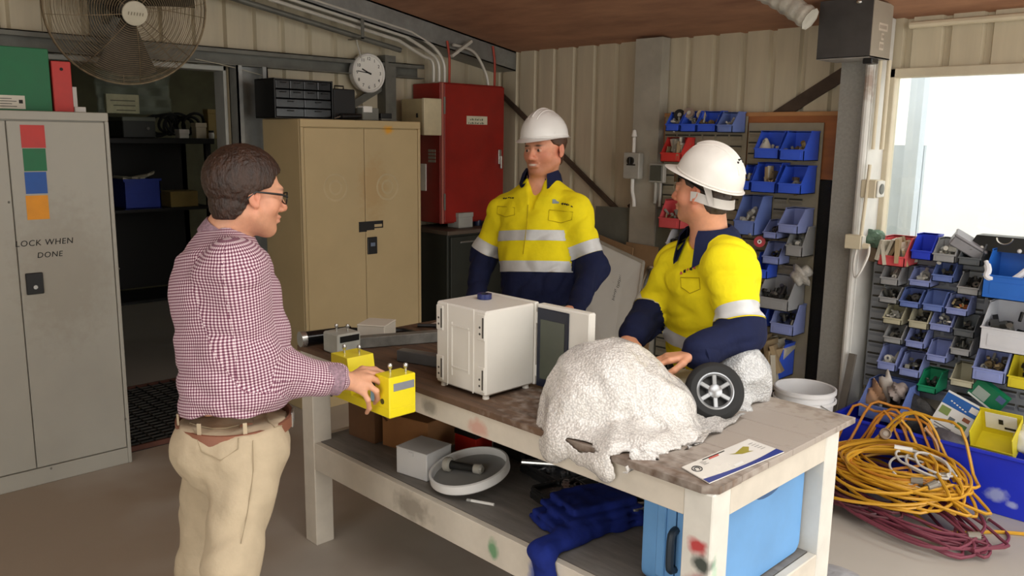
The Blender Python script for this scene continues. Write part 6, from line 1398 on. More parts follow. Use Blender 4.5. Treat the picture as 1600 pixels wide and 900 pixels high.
def hand_ops(fl, wrist, fdir, palm_n, thumb_side, sc=1.0, curl=.5, k=.006):
    """generic relaxed or gripping hand: fdir along the fingers, palm_n out of the palm, thumb_side towards the thumb"""
    f = unit(fdir); n = unit(palm_n); n = unit(n-f*(n @ f)); t = unit(thumb_side); t = unit(t-f*(t @ f)-n*(t @ n)); w = V3(wrist)
    for i, (o, ln) in enumerate(((.030, .082), (.010, .088), (-.010, .083), (-.028, .070))):
        kn = w+f*(.088-.004*abs(i-1))*sc+t*o*sc; fl.cap(w+t*o*.55*sc+f*.012*sc, kn, .0145*sc, .0115*sc, .012)
        a = kn; d = f*math.cos(.25*curl)+n*math.sin(.25*curl); ang = .3*curl; P = [a]
        for sgm, fr in enumerate((.45, .32, .23)):
            ang += curl*(.75 if sgm else .35); d = f*math.cos(ang)+n*math.sin(ang); a = a+d*ln*fr*sc; P.append(a)
        finger_ops(fl, P, .0098*sc, .0072*sc, k)
    b = w+f*.022*sc+t*.022*sc; P = [b, b+(f*.6+t*.75+n*.25)*.035*sc, b+(f*.95+t*.75+n*(.3+.3*curl))*.058*sc, b+(f*1.25+t*.55+n*(.4+.5*curl))*.072*sc]; finger_ops(fl, P, .0135*sc, .0088*sc, k)
def hard_hat(par, c, B, tilt=0.0, sc=1.0, dirty=False):
    f = B[1]*math.cos(tilt)+B[2]*math.sin(tilt); u = B[2]*math.cos(tilt)-B[1]*math.sin(tilt); r = B[0]; c = V3(c)
    m = MB(); nu, nv = 48, 18; prof = []
    def pt(a, s, o=0.0):
        ca, sa = math.cos(a), math.sin(a)     # a = 0 at the front
        if s <= 1:
            th = s*PI/2; R_ = math.sin(th)**.92; h = math.cos(th)**.9
            rx, ry = (.112+o)*R_, (.134+o)*R_; z = .128*h
            z += .010*math.exp(-(sa*rx/.022)**2)*h+.004*(1 if abs(sa*rx) < .05 else 0)*h
        else:
            e = s-1; fr = max(0, ca)**2.2; rx, ry = .112+o+e*.014, .134+o+e*(.012+.045*fr); z = -.004*e-.016*e*fr+.0*e
        return V3(c)+sc*(r*(sa*rx)+f*(ca*ry)+u*z)
    S_ = [i/nv for i in range(nv+1)]+[1.04, 1.5, 2.0]
    vs = []
    for s in S_:
        for k in range(nu): vs.append(pt(2*PI*k/nu, max(s, .001)))
    o = len(vs); inn = S_[:-1]
    for s in inn:
        for k in range(nu): vs.append(pt(2*PI*k/nu, max(s, .001), -.003 if s <= 1 else -.001)-u*(.003 if s > 1 else .002))
    n1, n2 = len(S_), len(inn); fs = []
    for i in range(n1-1):
        for k in range(nu): fs.append((i*nu+k, (i+1)*nu+k, (i+1)*nu+(k+1) % nu, i*nu+(k+1) % nu))
    for i in range(n2-1):
        for k in range(nu): fs.append((o+i*nu+k, o+i*nu+(k+1) % nu, o+(i+1)*nu+(k+1) % nu, o+(i+1)*nu+k))
    for k in range(nu): fs.append(((n1-1)*nu+k, o+(n2-1)*nu+k, o+(n2-1)*nu+(k+1) % nu, (n1-1)*nu+(k+1) % nu))
    m.add(vs, [fx[::-1] for fx in fs]); hm = M('helmet_white_worn' if dirty else 'helmet_white', '#e9e4dc' if dirty else '#ecebe8', .32, var=.05 if dirty else .02, scale=9)
    h = m.build('hard_hat', hm, par, angle=50); rim = M('helmet_rim', '#dcd8d0', .4)
    m = MB(); m.tube([pt(2*PI*k/nu, 1.02)+u*.004*sc for k in range(nu)], .0035*sc, 6, True); m.build('gutter', hm, h)
    m = MB()
    for dx in (-.026, 0, .026):
        P_ = []
        for y_ in np.linspace(.098, -.115, 16):
            hh = max(0.02, 1-(abs(dx)/.112)**2-(abs(y_)/.134)**2)**.47*.128+.010*math.exp(-(dx/.022)**2)+.003
            P_.append(c+sc*(r*dx+f*y_+u*hh))
        m.tube(P_, .0045*sc, 6)
        m.build('ridge', hm, h); m = MB()
    m = MB()
    for k in (-2, -1, 0, 1, 2): p = pt(PI+.12*k, .42 if abs(k) < 2 else .46); m.sphere(p, .0045*sc, 8, 6)
    if dirty: m.build('vent_hole', ink, h)
    # inner harness band
    m = MB(); n = 40; vs = [V3(c)+sc*(r*(math.sin(2*PI*k/n)*.086)+f*(math.cos(2*PI*k/n)*.106)+u*z_) for k in range(n) for z_ in (-.012, .02)]
    m.add(vs, [(2*k, 2*((k+1) % n), 2*((k+1) % n)+1, 2*k+1) for k in range(n)]); m.build('harness_band', M('helmet_harness', '#2a2a2a', .6), h)
    return h, pt, f, u
def collar(par, base, up, fwd, r, h, mat, gap=.45, flare=.03, point=.035, name='collar', sy=1.0):
    up = unit(up); f = unit(fwd); f = unit(f-up*(f @ up)); s = np.cross(f, up); b = V3(base); n = 30; vs = []
    for k in range(n+1):
        a = gap+(2*PI-2*gap)*k/n; e = f*math.cos(a)*sy+s*math.sin(a); fr = max(0, math.cos(a))**2
        rows = ((r*.98, h*.25), (r, h), (r*1.03+.004, h+.002), (r+flare*.7, h*.55), (r+flare+.012*fr, -.008-point*fr), (r+flare-.006, -.004-point*fr*.9))
        for (rr, z) in rows: vs.append(b+e*rr+up*z+f*(.012*fr if z < h*.5 else 0))
    nr = 6; m = MB(); m.add(vs, [(k*nr+j, k*nr+j+1, (k+1)*nr+j+1, (k+1)*nr+j) for k in range(n) for j in range(nr-1)]+[(k*nr+nr-1, k*nr, (k+1)*nr, (k+1)*nr+nr-1) for k in range(n)]); return m.build(name, mat, par, angle=60)
def bands(shirt, v, q, N, s, ranges, mask, name='reflective_band', off=.0025):
    for (lo, hi) in ranges:
        ss = np.where(mask, s, 99.0); vv, ff = clip_tris(v+N*off, q, ss, lo, hi)
        if len(ff) == 0: continue
        put(name, vv, ff, reflect, shirt)
def classify(v, parts):
    D = np.stack([seg_param(v, a, b)[0]-r for (a, b, r) in parts], 1); return D.argmin(1)
def boot(par, ankle, fwd, mat, sole, name='boot', sc=1.0):
    f = unit((fwd[0], fwd[1], 0)); s = np.cross(f, np.array([0, 0, 1.0])); a = V3(ankle); fl = Field(); z = lambda h: np.array([a[0], a[1], h], dtype=np.float32)
    R = np.array([s, f, [0, 0, 1]]); fl.cap(z(.16), z(.07), .052, .05, .02); fl.ell(z(.055)-f*.015, (.046, .07, .05), R, .03); fl.ell(z(.045)+f*.10, (.050, .115, .042), R, .04); fl.fn(lambda X, Y, Z: .022-Z+0*X+0*Y, a-.4, a+.4, .004, 'i')
    v, q = field_mesh(fl, .008); b = put(name, v, q, mat, par)
    m = MB(); n = 28; P = []
    for k in range(n): t = 2*PI*k/n; yy = math.cos(t)*.148+.048; xx = math.sin(t)*(.054 if yy > .02 else .047); P.append(a*np.array([1, 1, 0])+f*yy+s*xx+np.array([0, 0, .001]))
    m.prism(P, (0, 0, .024)); m.build('sole', sole, b); return b
def J(px, py, z): return V3(dep(px, py, z))
def make_body(par, j, skin_base, beard=0, smile=0, hands=(), secs=None, neck_r=.056, beardc='#7a5038', flush=.3, sc=1.0, full=1.0, open_neck=0.0):
    fl = Field(); c, B = j['head'], j['HB']
    head_ops(fl, c, B, smile, sc, full)
    skull = V3(c)-B[1]*.022*sc-B[2]*.055*sc
    fl.cap(j['neck'], skull, neck_r*1.12, neck_r, .03)
    fl.loft(j['pelvis'], j['neck'], j['side'], [(t, max(.04, w-(.032 if t < .9 else .014)), max(.04, d-(.030 if t < .9 else .014)), o) for t, w, d, o in secs], .03)
    for s_ in 'RL':
        fl.chain([j['sh'+s_], j['el'+s_], j['wr'+s_]], [.046, .036, .027], .03)
        fl.chain([j['hip'+s_], j['kn'+s_], j['an'+s_]], [.082, .052, .036], .03)
        f = j['fwd']; fl.cap(j['an'+s_], j['an'+s_]+np.array([f[0]*.12, f[1]*.12, -.05]), .034, .025, .02)
    zones = [(V3(c)-.165, V3(c)+.165)]
    for h in hands: h(fl); 
    for s_ in 'RL':
        if 'hand'+s_ in j: zones.append((V3(j['hand'+s_])-.11, V3(j['hand'+s_])+.11))
    v, q = field_mesh(fl, .018, it=1, fine=.0036, zones=zones)
    col = head_cols(v, c, B, skin_base, beard, sc, beardc=beardc, flush=flush, smile=smile)
    return put('body', v, q, skin, par, cols=col)
def trousers(par, j, mat, waist, hipr, legr, seed, belt=None, beltm=None, amp=.004, buckle=True, extra=None, cuff_z=.07):
    fl = Field(); ax = np.array([0, 0, 1.0]); pel = V3(j['pelvis']); top = pel+ax*waist[2]; crotch = (V3(j['hipR'])+V3(j['hipL']))/2-ax*.04
    fl.loft(crotch-ax*.02, top, j['side'], [(0, hipr[0]*.80, hipr[1]*.8, 0), (.35, hipr[0], hipr[1], -.005), (.7, hipr[0]*.98, hipr[1]*.98, -.005), (1, waist[0], waist[1], 0)], .05)
    for s_ in 'RL':
        an = V3(j['an'+s_]).copy(); an[2] = cuff_z; fl.chain([j['hip'+s_], j['kn'+s_], an], legr, .05)
    if extra: extra(fl)
    fl.fn(lambda X, Y, Z: Z-top[2]+0*X+0*Y, pel-.6, pel+.6, .004, 'i')
    v, q = field_mesh(fl, .008, (lambda w1, w2: (lambda X, Y, Z: w1(X, Y, Z)+.004-np.minimum(np.abs(w2(X, Y, Z)), .010)))(wrinkle(seed, amp, .06, .20, 9, (.8, .8, 1.2)), wrinkle(seed+50, amp*2, .08, .2, 6, (1, 1, .9))), it=2); t = put('trousers', v, q, mat, par)
    if beltm:
        sd = unit(j['side']); fw = np.cross(ax, sd); n = 40; m = MB()
        for (dz, o_) in ((0, 0),):
            vs = []
            for k in range(n):
                a = 2*PI*k/n; e = sd*math.cos(a)*(waist[0]+.003)+fw*math.sin(a)*(waist[1]+.003); e2 = e*(1+.010/np.linalg.norm(e))
                for (ee, z) in ((e, -.036), (e2, -.036), (e2, -.002), (e, -.002)): vs.append(top+ee+ax*z)
            m.add(vs, [(k*4+i, ((k+1) % n)*4+i, ((k+1) % n)*4+(i+1) % 4, k*4+(i+1) % 4) for k in range(n) for i in range(4)])
        b = m.build('belt', beltm, par)
        if buckle:
            m = MB(); R_ = Matrix((Vector(sd), Vector(-fw), Vector(ax))).transposed(); cb_ = top+fw*(waist[1]+.012)-ax*.019
            for (dx, dz, sx, sz) in ((-.026, 0, .005, .044), (.026, 0, .005, .044), (0, .02, .05, .005), (0, -.02, .05, .005)): m.obox(Vector(cb_)+Vector(sd)*dx+Vector(ax)*dz, (sx, .006, sz), R_, .001)
            m.build('buckle', chrome, b, smooth=False)
    t_cache[t.name] = (v, q, normals(v, q)); return t
t_cache = {}
def shirt_field(j, secs, armr, seed, amp=.005, extra=None, arms='RL', cuff=.96, k=.05):
    fl = Field(); fl.loft(j['pelvis'], j['neck'], j['side'], secs, .05)
    for s_ in 'RL':
        wr = V3(j['el'+s_])+(V3(j['wr'+s_])-V3(j['el'+s_]))*(cuff if s_ in arms else .98)
        fl.chain([j['sh'+s_], j['el'+s_], wr], armr, k)
        # shoulder yoke
        ch = V3(j['neck'])+(V3(j['pelvis'])-V3(j['neck']))*.10; fl.cap(ch, j['sh'+s_], .055, armr[0]*.92, .06)
    if extra: extra(fl)
    w1 = wrinkle(seed, amp*.7, .08, .2, 10, (1, 1, .7)); w2 = wrinkle(seed+100, amp*2.2, .10, .24, 6, (1, 1, 1.1))
    return field_mesh(fl, .0068, lambda X, Y, Z: w1(X, Y, Z)+.004-np.minimum(np.abs(w2(X, Y, Z)), .008), it=1)
def shirt_class(v, j):
    P = [(j['pelvis'], V3(j['neck']), .15)]
    for s_ in 'RL': P += [(j['sh'+s_], j['el'+s_], .062), (j['el'+s_], j['wr'+s_], .05)]
    k = classify(v, P); L_ = np.linalg.norm(V3(j['neck'])-V3(j['pelvis']))
    tt = seg_param(v, *P[0][:2])[1]*L_
    aR = np.where(k == 2, seg_param(v, *P[2][:2])[1]*np.linalg.norm(V3(j['wrR'])-V3(j['elR']))+np.linalg.norm(V3(j['elR'])-V3(j['shR'])), seg_param(v, *P[1][:2])[1]*np.linalg.norm(V3(j['elR'])-V3(j['shR'])))
    aL = np.where(k == 4, seg_param(v, *P[4][:2])[1]*np.linalg.norm(V3(j['wrL'])-V3(j['elL']))+np.linalg.norm(V3(j['elL'])-V3(j['shL'])), seg_param(v, *P[3][:2])[1]*np.linalg.norm(V3(j['elL'])-V3(j['shL'])))
    return k, tt, aR, aL

def surf(vq, px, py):
    """point of the shirt surface seen at a photo pixel"""
    v = vq[0]; N = vq[2]; d = ray(px, py); d = d/np.linalg.norm(d); rel = v-EYE; t = rel @ d; dist = np.linalg.norm(rel-t[:, None]*d, axis=1); c = np.where((dist < .010) & ((N @ d) < .1))[0]
    if len(c) == 0: c = np.array([dist.argmin()])
    i = c[t[c].argmin()]; return v[i].astype(float), N[i].astype(float)
def patch(name, mat, par, vq, pix, off=.003):
    P = [surf(vq, *p_) for p_ in pix]; m = MB(); pts = [a+n*off for a, n in P]; m.add(pts, [tuple(range(len(pts)))]); m.add([a-n*.002 for a, n in P], [tuple(range(len(pts)))[::-1]]); return m.build(name, mat, par, smooth=False)
def stitch(name, mat, par, vq, pix, r=.0015, off=.002):
    m = MB(); m.tube([surf(vq, *p_)[0]+surf(vq, *p_)[1]*off for p_ in pix], r, 5); return m.build(name, mat, par)
# ------------------------------------------------------------------ man in the check shirt
def man_check():
    F = np.array([.547, .837, 0]); S = np.array([.837, -.547, 0])
    j = dict(pelvis=J(367, 640, 2.52), neck=J(352, 362, 2.52), side=S, fwd=F, head=J(387, 301, 2.50), HB=frame((.08, 1.0), -.12, .02))
    j.update(shR=J(366, 425, 2.36), elR=J(388, 578, 2.44), wrR=J(538, 594, 2.60), shL=J(345, 420, 2.68), elL=J(362, 550, 2.80), wrL=J(385, 630, 2.82))
    j.update(hipR=J(388, 705, 2.45), knR=J(362, 885, 2.34), hipL=J(345, 705, 2.60), knL=J(312, 890, 2.70))
    for s_ in 'RL':
        k_ = V3(j['kn'+s_]); h_ = V3(j['hip'+s_]); a = k_+(k_-h_)*.35; a[2] = .09; j['an'+s_] = a
    secs = [(0, .168, .146, .0), (.07, .182, .160, .008), (.25, .182, .160, .012), (.5, .186, .156, .004), (.72, .190, .150, -.01), (.86, .170, .125, -.012), (.95, .105, .085, -.004), (1, .066, .066, 0)]
    secs = [(t, w*1.035, d*1.035, o) for t, w, d, o in secs]
    base = V3(j['pelvis']).copy(); base[2] = 0
    p = thing('person', 'man in a maroon check shirt and beige trousers holding the yellow tester', 'person', Vector(base))
    D = 2.66
    def hand(fl):
        w = V3(j['wrR']); K = [J(571, 582, D+.02), J(578, 590, D), J(576, 602, D-.02), J(568, 613, D-.03)]
        for kn, r in zip(K, (.0145, .015, .0145, .0135)): fl.cap(w+(kn-w)*.1, kn, .019, r*.86, .014)
        fingers = [[K[0], J(590, 586, D+.04), J(601, 595, D+.06), J(603, 604, D+.075)], [K[1], J(594, 597, D+.02), J(598, 608, D+.05), J(594, 616, D+.07)], [K[2], J(588, 611, D-.015), J(590, 623, D+.02), J(586, 630, D+.05)], [K[3], J(575, 625, D-.03), J(577, 638, D-.0), J(573, 645, D+.03)]]
        for f_, r in zip(fingers, (.0105, .0108, .0102, .0092)): finger_ops(fl, f_, r, r*.76, .005)
        finger_ops(fl, [w+(K[0]-w)*.3, J(566, 578, D+.06), J(585, 578, D+.085), J(600, 584, D+.09)], .015, .0095, .006)
    j['handR'] = J(572, 608, D)
    def lhand(fl): hand_ops(fl, j['wrL'], (V3(j['wrL'])-V3(j['elL'])), S, F, .95, .6)
    make_body(p, j, '#dba282', beard=.35, hands=(hand, lhand), secs=secs, beardc='#9c6a50', flush=.35, sc=1.04)
    hair_mesh(p, j['head'], j['HB'], M('dark_brown_hair', '#3a2418', .5, var=.3, scale=60, stretch=(1, 1, .4), bump=.6, bscale=160), sc=1.04, infl=.016, seed=3)
    # glasses
    B = j['HB']; P = lambda x, y, z: V3(j['head'])+1.04*(x*B[0]+y*B[1]+z*B[2])
    gl = MB()
    for s_ in (-1, 1): gl.tube([P(s_*.033+.027*math.cos(t), .104-.012*abs(math.cos(t))*(1 if s_*math.cos(t) > 0 else .2), -.006+.017*math.sin(t)) for t in np.linspace(0, 2*PI, 22, endpoint=False)], .0022, 6, True)
    gl.tube([P(-.007, .106, -.002), P(0, .108, .001), P(.007, .106, -.002)], .002, 6); g_ = gl.build('glasses', black_pl, p)
    for s_ in (-1, 1):
        m = MB(); m.tube([P(s_*.061, .093, -.002), P(s_*.074, .07, .003), P(s_*.081, .02, .004), P(s_*.083, -.012, .004), P(s_*.081, -.035, -.018)], [.0034, .0034, .0030, .0026, .0022], 6); m.build('temple_arm', black_pl, g_)
        m = MB(); m.add([P(s_*.033+.025*math.cos(t), .103-.010*abs(math.cos(t)), -.006+.0155*math.sin(t)) for t in np.linspace(0, 2*PI, 16, endpoint=False)], [tuple(range(16))]); m.build('lens', gm, g_, smooth=False)
    def neckhole(fl):
        fl.cap(V3(j['neck'])-np.array([0, 0, .03]), V3(j['neck'])+(V3(j['head'])-V3(j['neck']))*.5, .060, .075, .01, 's')
    v, q = shirt_field(j, secs, [.084, .070, .047], 5, .0065, neckhole, cuff=.90)
    k, tt, aR, aL = shirt_class(v, j)
    Q = v[q].mean(1); kq, tq, aRq, aLq = shirt_class(Q, j)
    uv = np.zeros((len(q), 4, 2), dtype=np.float32)
    def around(pts, a, b, ref):
        a, b = V3(a), V3(b); ax_ = unit(b-a); r_ = unit(V3(ref)-ax_*(V3(ref) @ ax_)); s2 = np.cross(ax_, r_); d = pts-a; return np.arctan2(d @ s2, d @ r_)
    for cls, (a, b, R_) in enumerate(((j['pelvis'], j['neck'], .17), (j['shR'], j['elR'], .075), (j['elR'], j['wrR'], .06), (j['shL'], j['elL'], .075), (j['elL'], j['wrL'], .06))):
        sel = kq == cls
        if not sel.any(): continue
        pts = v[q[sel]].reshape(-1, 3); an = around(pts, a, b, -F if cls == 0 else (F*.2-S)).reshape(-1, 4); an = an-np.where(an-an[:, :1] > PI, 2*PI, 0)+np.where(an-an[:, :1] < -PI, 2*PI, 0)
        h = ((pts-V3(a)) @ unit(V3(b)-V3(a))).reshape(-1, 4); uv[sel] = np.stack([an*R_, h], 2)
    sh = put('shirt', v, q, check_m, p, uv=uv.reshape(-1, 2))
    cm = M('maroon_check_collar', '#a58794', .85, var=.25, scale=120)
    collar(sh, V3(j['neck'])+np.array([0, 0, -.020])-F*.002, V3(j['head'])-V3(j['neck'])-F*.01, F, .066, .034, cm, gap=.35, flare=.016, point=.03)
    # cuff and buttons
    wd = unit(V3(j['wrR'])-V3(j['elR'])); wc_ = V3(j['elR'])+(V3(j['wrR'])-V3(j['elR']))*.865
    m = MB(); m.lathe([(.047, -.035), (.050, -.03), (.050, .022), (.046, .026)], wc_, wd, 28); m.build('cuff', cm, sh)
    for s_ in (-.02, .015): m = MB(); q_ = Vector(wc_+wd*s_)+Vector((.0, -.02, -.047)); m.sphere(q_, .004, 8, 6); m.build('button', ink, sh)
    def butt(fl): fl.ell(V3(j['pelvis'])-F*.07+S*.07-np.array([0, 0, .10]), (.095, .095, .10), None, .05); fl.ell(V3(j['pelvis'])-F*.07-S*.07-np.array([0, 0, .10]), (.09, .09, .10), None, .05)
    tr = trousers(p, j, chino, (.178, .155, -.014), (.184, .160), [.113, .069, .064], 11, None, M('tan_leather_belt', '#8d5a44', .5), amp=.0045, extra=butt)
    # back pocket, side pocket seam, belt loops
    top = V3(j['pelvis'])+np.array([0, 0, .012]); st = M('chino_seam', '#a8977a', .8)
    for a in (-2.2, -1.2, -.5, .3):
        e = S*math.cos(a)*.181+F*math.sin(a)*.158; m = MB(); m.bar(top+e*1.02+np.array([0, 0, .004]), top+e*1.02-np.array([0, 0, .045]), .011, .004, up=tuple(e)); m.build('belt_loop', chino, tr)
    vq_ = t_cache[tr.name]
    stitch('pocket_welt', st, tr, vq_, [(298, 657), (315, 663), (335, 666), (355, 665), (374, 660)], .0022)
    stitch('pocket_seam', st, tr, vq_, [(298, 657), (301, 680), (310, 706), (340, 722), (368, 704), (372, 682), (374, 660)], .0014)
    stitch('side_seam', st, tr, vq_, [(398, 650), (399, 690), (397, 730), (393, 770), (388, 810), (382, 850)], .0014)
    stitch('pocket_opening', st, tr, vq_, [(418, 641), (420, 655), (428, 664), (444, 664)], .0020)
    for s_ in 'RL': boot(p, j['an'+s_], F, M('brown_leather', '#4d3526', .45), M('dark_sole', '#1f1b18', .7), 'shoe')
man_check()

# ------------------------------------------------------------------ hi-vis shirts
def hivis_shirt(p, j, secs, armr, seed, extra, t_navy, t_bands, a_navy, a_band, cuff=.97, logo=None, arms='RL', armband=True):
    v, q = shirt_field(j, secs, armr, seed, .006, extra, cuff=cuff, arms=arms); N = normals(v, q); k, tt, aR, aL = shirt_class(v, j)
    g = np.where(k == 0, t_navy-tt, np.where(k <= 2, aR-a_navy, aL-a_navy)); g = np.clip(g, -.1, .1)
    vy, fy = clip_tris(v, q, g, -9, 0.0); vn, fn_ = clip_tris(v, q, g, 0.0, 9)
    # one cloth object, two cloth colours
    off = len(vy); V_ = np.concatenate([vy, vn]); Fs = [list(f) for f in fy]+[[i+off for i in f] for f in fn_]
    sh = put('shirt', V_, Fs, [hivis, navy], p, mi=[0]*len(fy)+[1]*len(fn_))
    me = sh.data; bm = bmesh.new(); bm.from_mesh(me); bmesh.ops.remove_doubles(bm, verts=bm.verts, dist=1e-5); bm.to_mesh(me); bm.free(); me.polygons.foreach_set('use_smooth', [True]*len(me.polygons))
    bands(sh, v, q, N, tt, t_bands, k == 0)
    if armband:
        for a, kk in ((aR, (1, 2)), (aL, (3, 4))): bands(sh, v, q, N, a, [a_band], np.isin(k, kk))
    return sh, (v, q, N, k, tt)
yseam = cloth('hi_vis_seam', '#b9a418', .05)
def man_back():
    F = np.array([.40, -.92, 0]); F /= np.linalg.norm(F); S = np.array([F[1], -F[0], 0])
    j = dict(pelvis=J(842, 478, 4.14), neck=J(846, 278, 4.14), side=S, fwd=F, head=J(850, 232, 4.09), HB=frame((.16, -.98), -.06, -.04))
    j.update(shR=J(787, 331, 4.24), elR=J(755, 402, 4.30), wrR=J(742, 468, 4.12), shL=J(899, 329, 4.05), elL=J(929, 418, 4.02), wrL=J(899, 482, 3.84))
    j.update(hipR=J(818, 515, 4.18), hipL=J(866, 515, 4.08))
    for s_ in 'RL': h_ = V3(j['hip'+s_]); kn = h_+F*.03; kn[2] = .48; an = h_-F*.01; an[2] = .09; j['kn'+s_] = kn; j['an'+s_] = an
    secs = [(0, .185, .130, .0), (.12, .195, .140, .004), (.4, .205, .138, .004), (.65, .215, .135, .0), (.82, .195, .118, -.006), (.93, .115, .085, -.004), (1, .072, .07, 0)]
    base = V3(j['pelvis']).copy(); base[2] = 0
    p = thing('person', 'smiling man in yellow hi-vis shirt and white helmet standing behind the table', 'person', Vector(base))
    def hl(fl): hand_ops(fl, j['wrL'], (V3(j['wrL'])-V3(j['elL']))+np.array([-.02, 0, -.02]), S, F, 1.0, .5)
    def hr(fl): hand_ops(fl, j['wrR'], (V3(j['wrR'])-V3(j['elR'])), S*-1, F, 1.0, .5)
    j['handL'] = V3(j['wrL'])+unit(V3(j['wrL'])-V3(j['elL']))*.09
    make_body(p, j, '#dc9c7c', beard=.55, smile=1.0, hands=(hl, hr), secs=secs, beardc='#a0603c', flush=.45, neck_r=.064, full=1.14, sc=1.07)
    hm = M('ginger_brown_hair', '#5a3a24', .55, var=.25, scale=60); hair_mesh(p, j['head'], j['HB'], hm, sc=1.07, full=1.14, infl=.007, seed=5, zmax=.045)
    B = j['HB']
    hard_hat(p, V3(j['head'])+B[2]*.052-B[1]*.008, B, .02, .98)
    nk = V3(j['neck'])
    def opening(fl):
        fl.cap(nk-np.array([0, 0, .04]), nk+(V3(j['head'])-nk)*.6, .064, .085, .01, 's')
        fl.cap(nk+F*.075+np.array([0, 0, .02]), nk+F*.135-np.array([0, 0, .135]), .052, .008, .01, 's')
    sh, vq = hivis_shirt(p, j, secs, [.070, .060, .048], 21, opening, .165, [(.165, .218), (.315, .365)], .225, (.165, .225))
    top = nk+np.array([0, 0, -.012]); collar(sh, top, (0, 0, 1), F, .072, .056, navy, gap=.62, flare=.034, point=.04)
    stitch('placket', yseam, sh, vq, [(824, 318), (823, 330), (821, 350), (819, 370), (816, 395)], .0022)
    for pix in ([(857, 325), (893, 330), (892, 345), (874, 349), (855, 342), (857, 325)], [(775, 322), (803, 322), (802, 335), (788, 338), (775, 333), (775, 322)]): stitch('pocket_flap', yseam, sh, vq, pix, .0016)
    patch('crest', M('crest_grey', '#8f9a98', .6), sh, vq, [(868+4*math.cos(t), 314+4*math.sin(t)) for t in np.linspace(2*PI, 0, 12, endpoint=False)]); 
    for k in range(6): patch('embroidered_mark', ink, sh, vq, [(876+3.3*k, 315.5+.6*k), (876+3.3*k, 318+.6*k), (878.2+3.3*k, 318.4+.6*k), (878.2+3.3*k, 316+.6*k)])
    for k in range(5): patch('embroidered_mark', ink, sh, vq, [(785+3.4*k, 307), (785+3.4*k, 309), (787.4+3.4*k, 309), (787.4+3.4*k, 307)])
    trousers(p, j, navy, (.188, .132, .035), (.185, .145), [.10, .078, .07], 23, None, M('black_leather_belt', '#17130f', .4), amp=.004)
    for s_ in 'RL': boot(p, j['an'+s_], F, M('tan_boot', '#7a5b38', .6), M('dark_sole', '#1f1b18'), 'boot')
man_back()

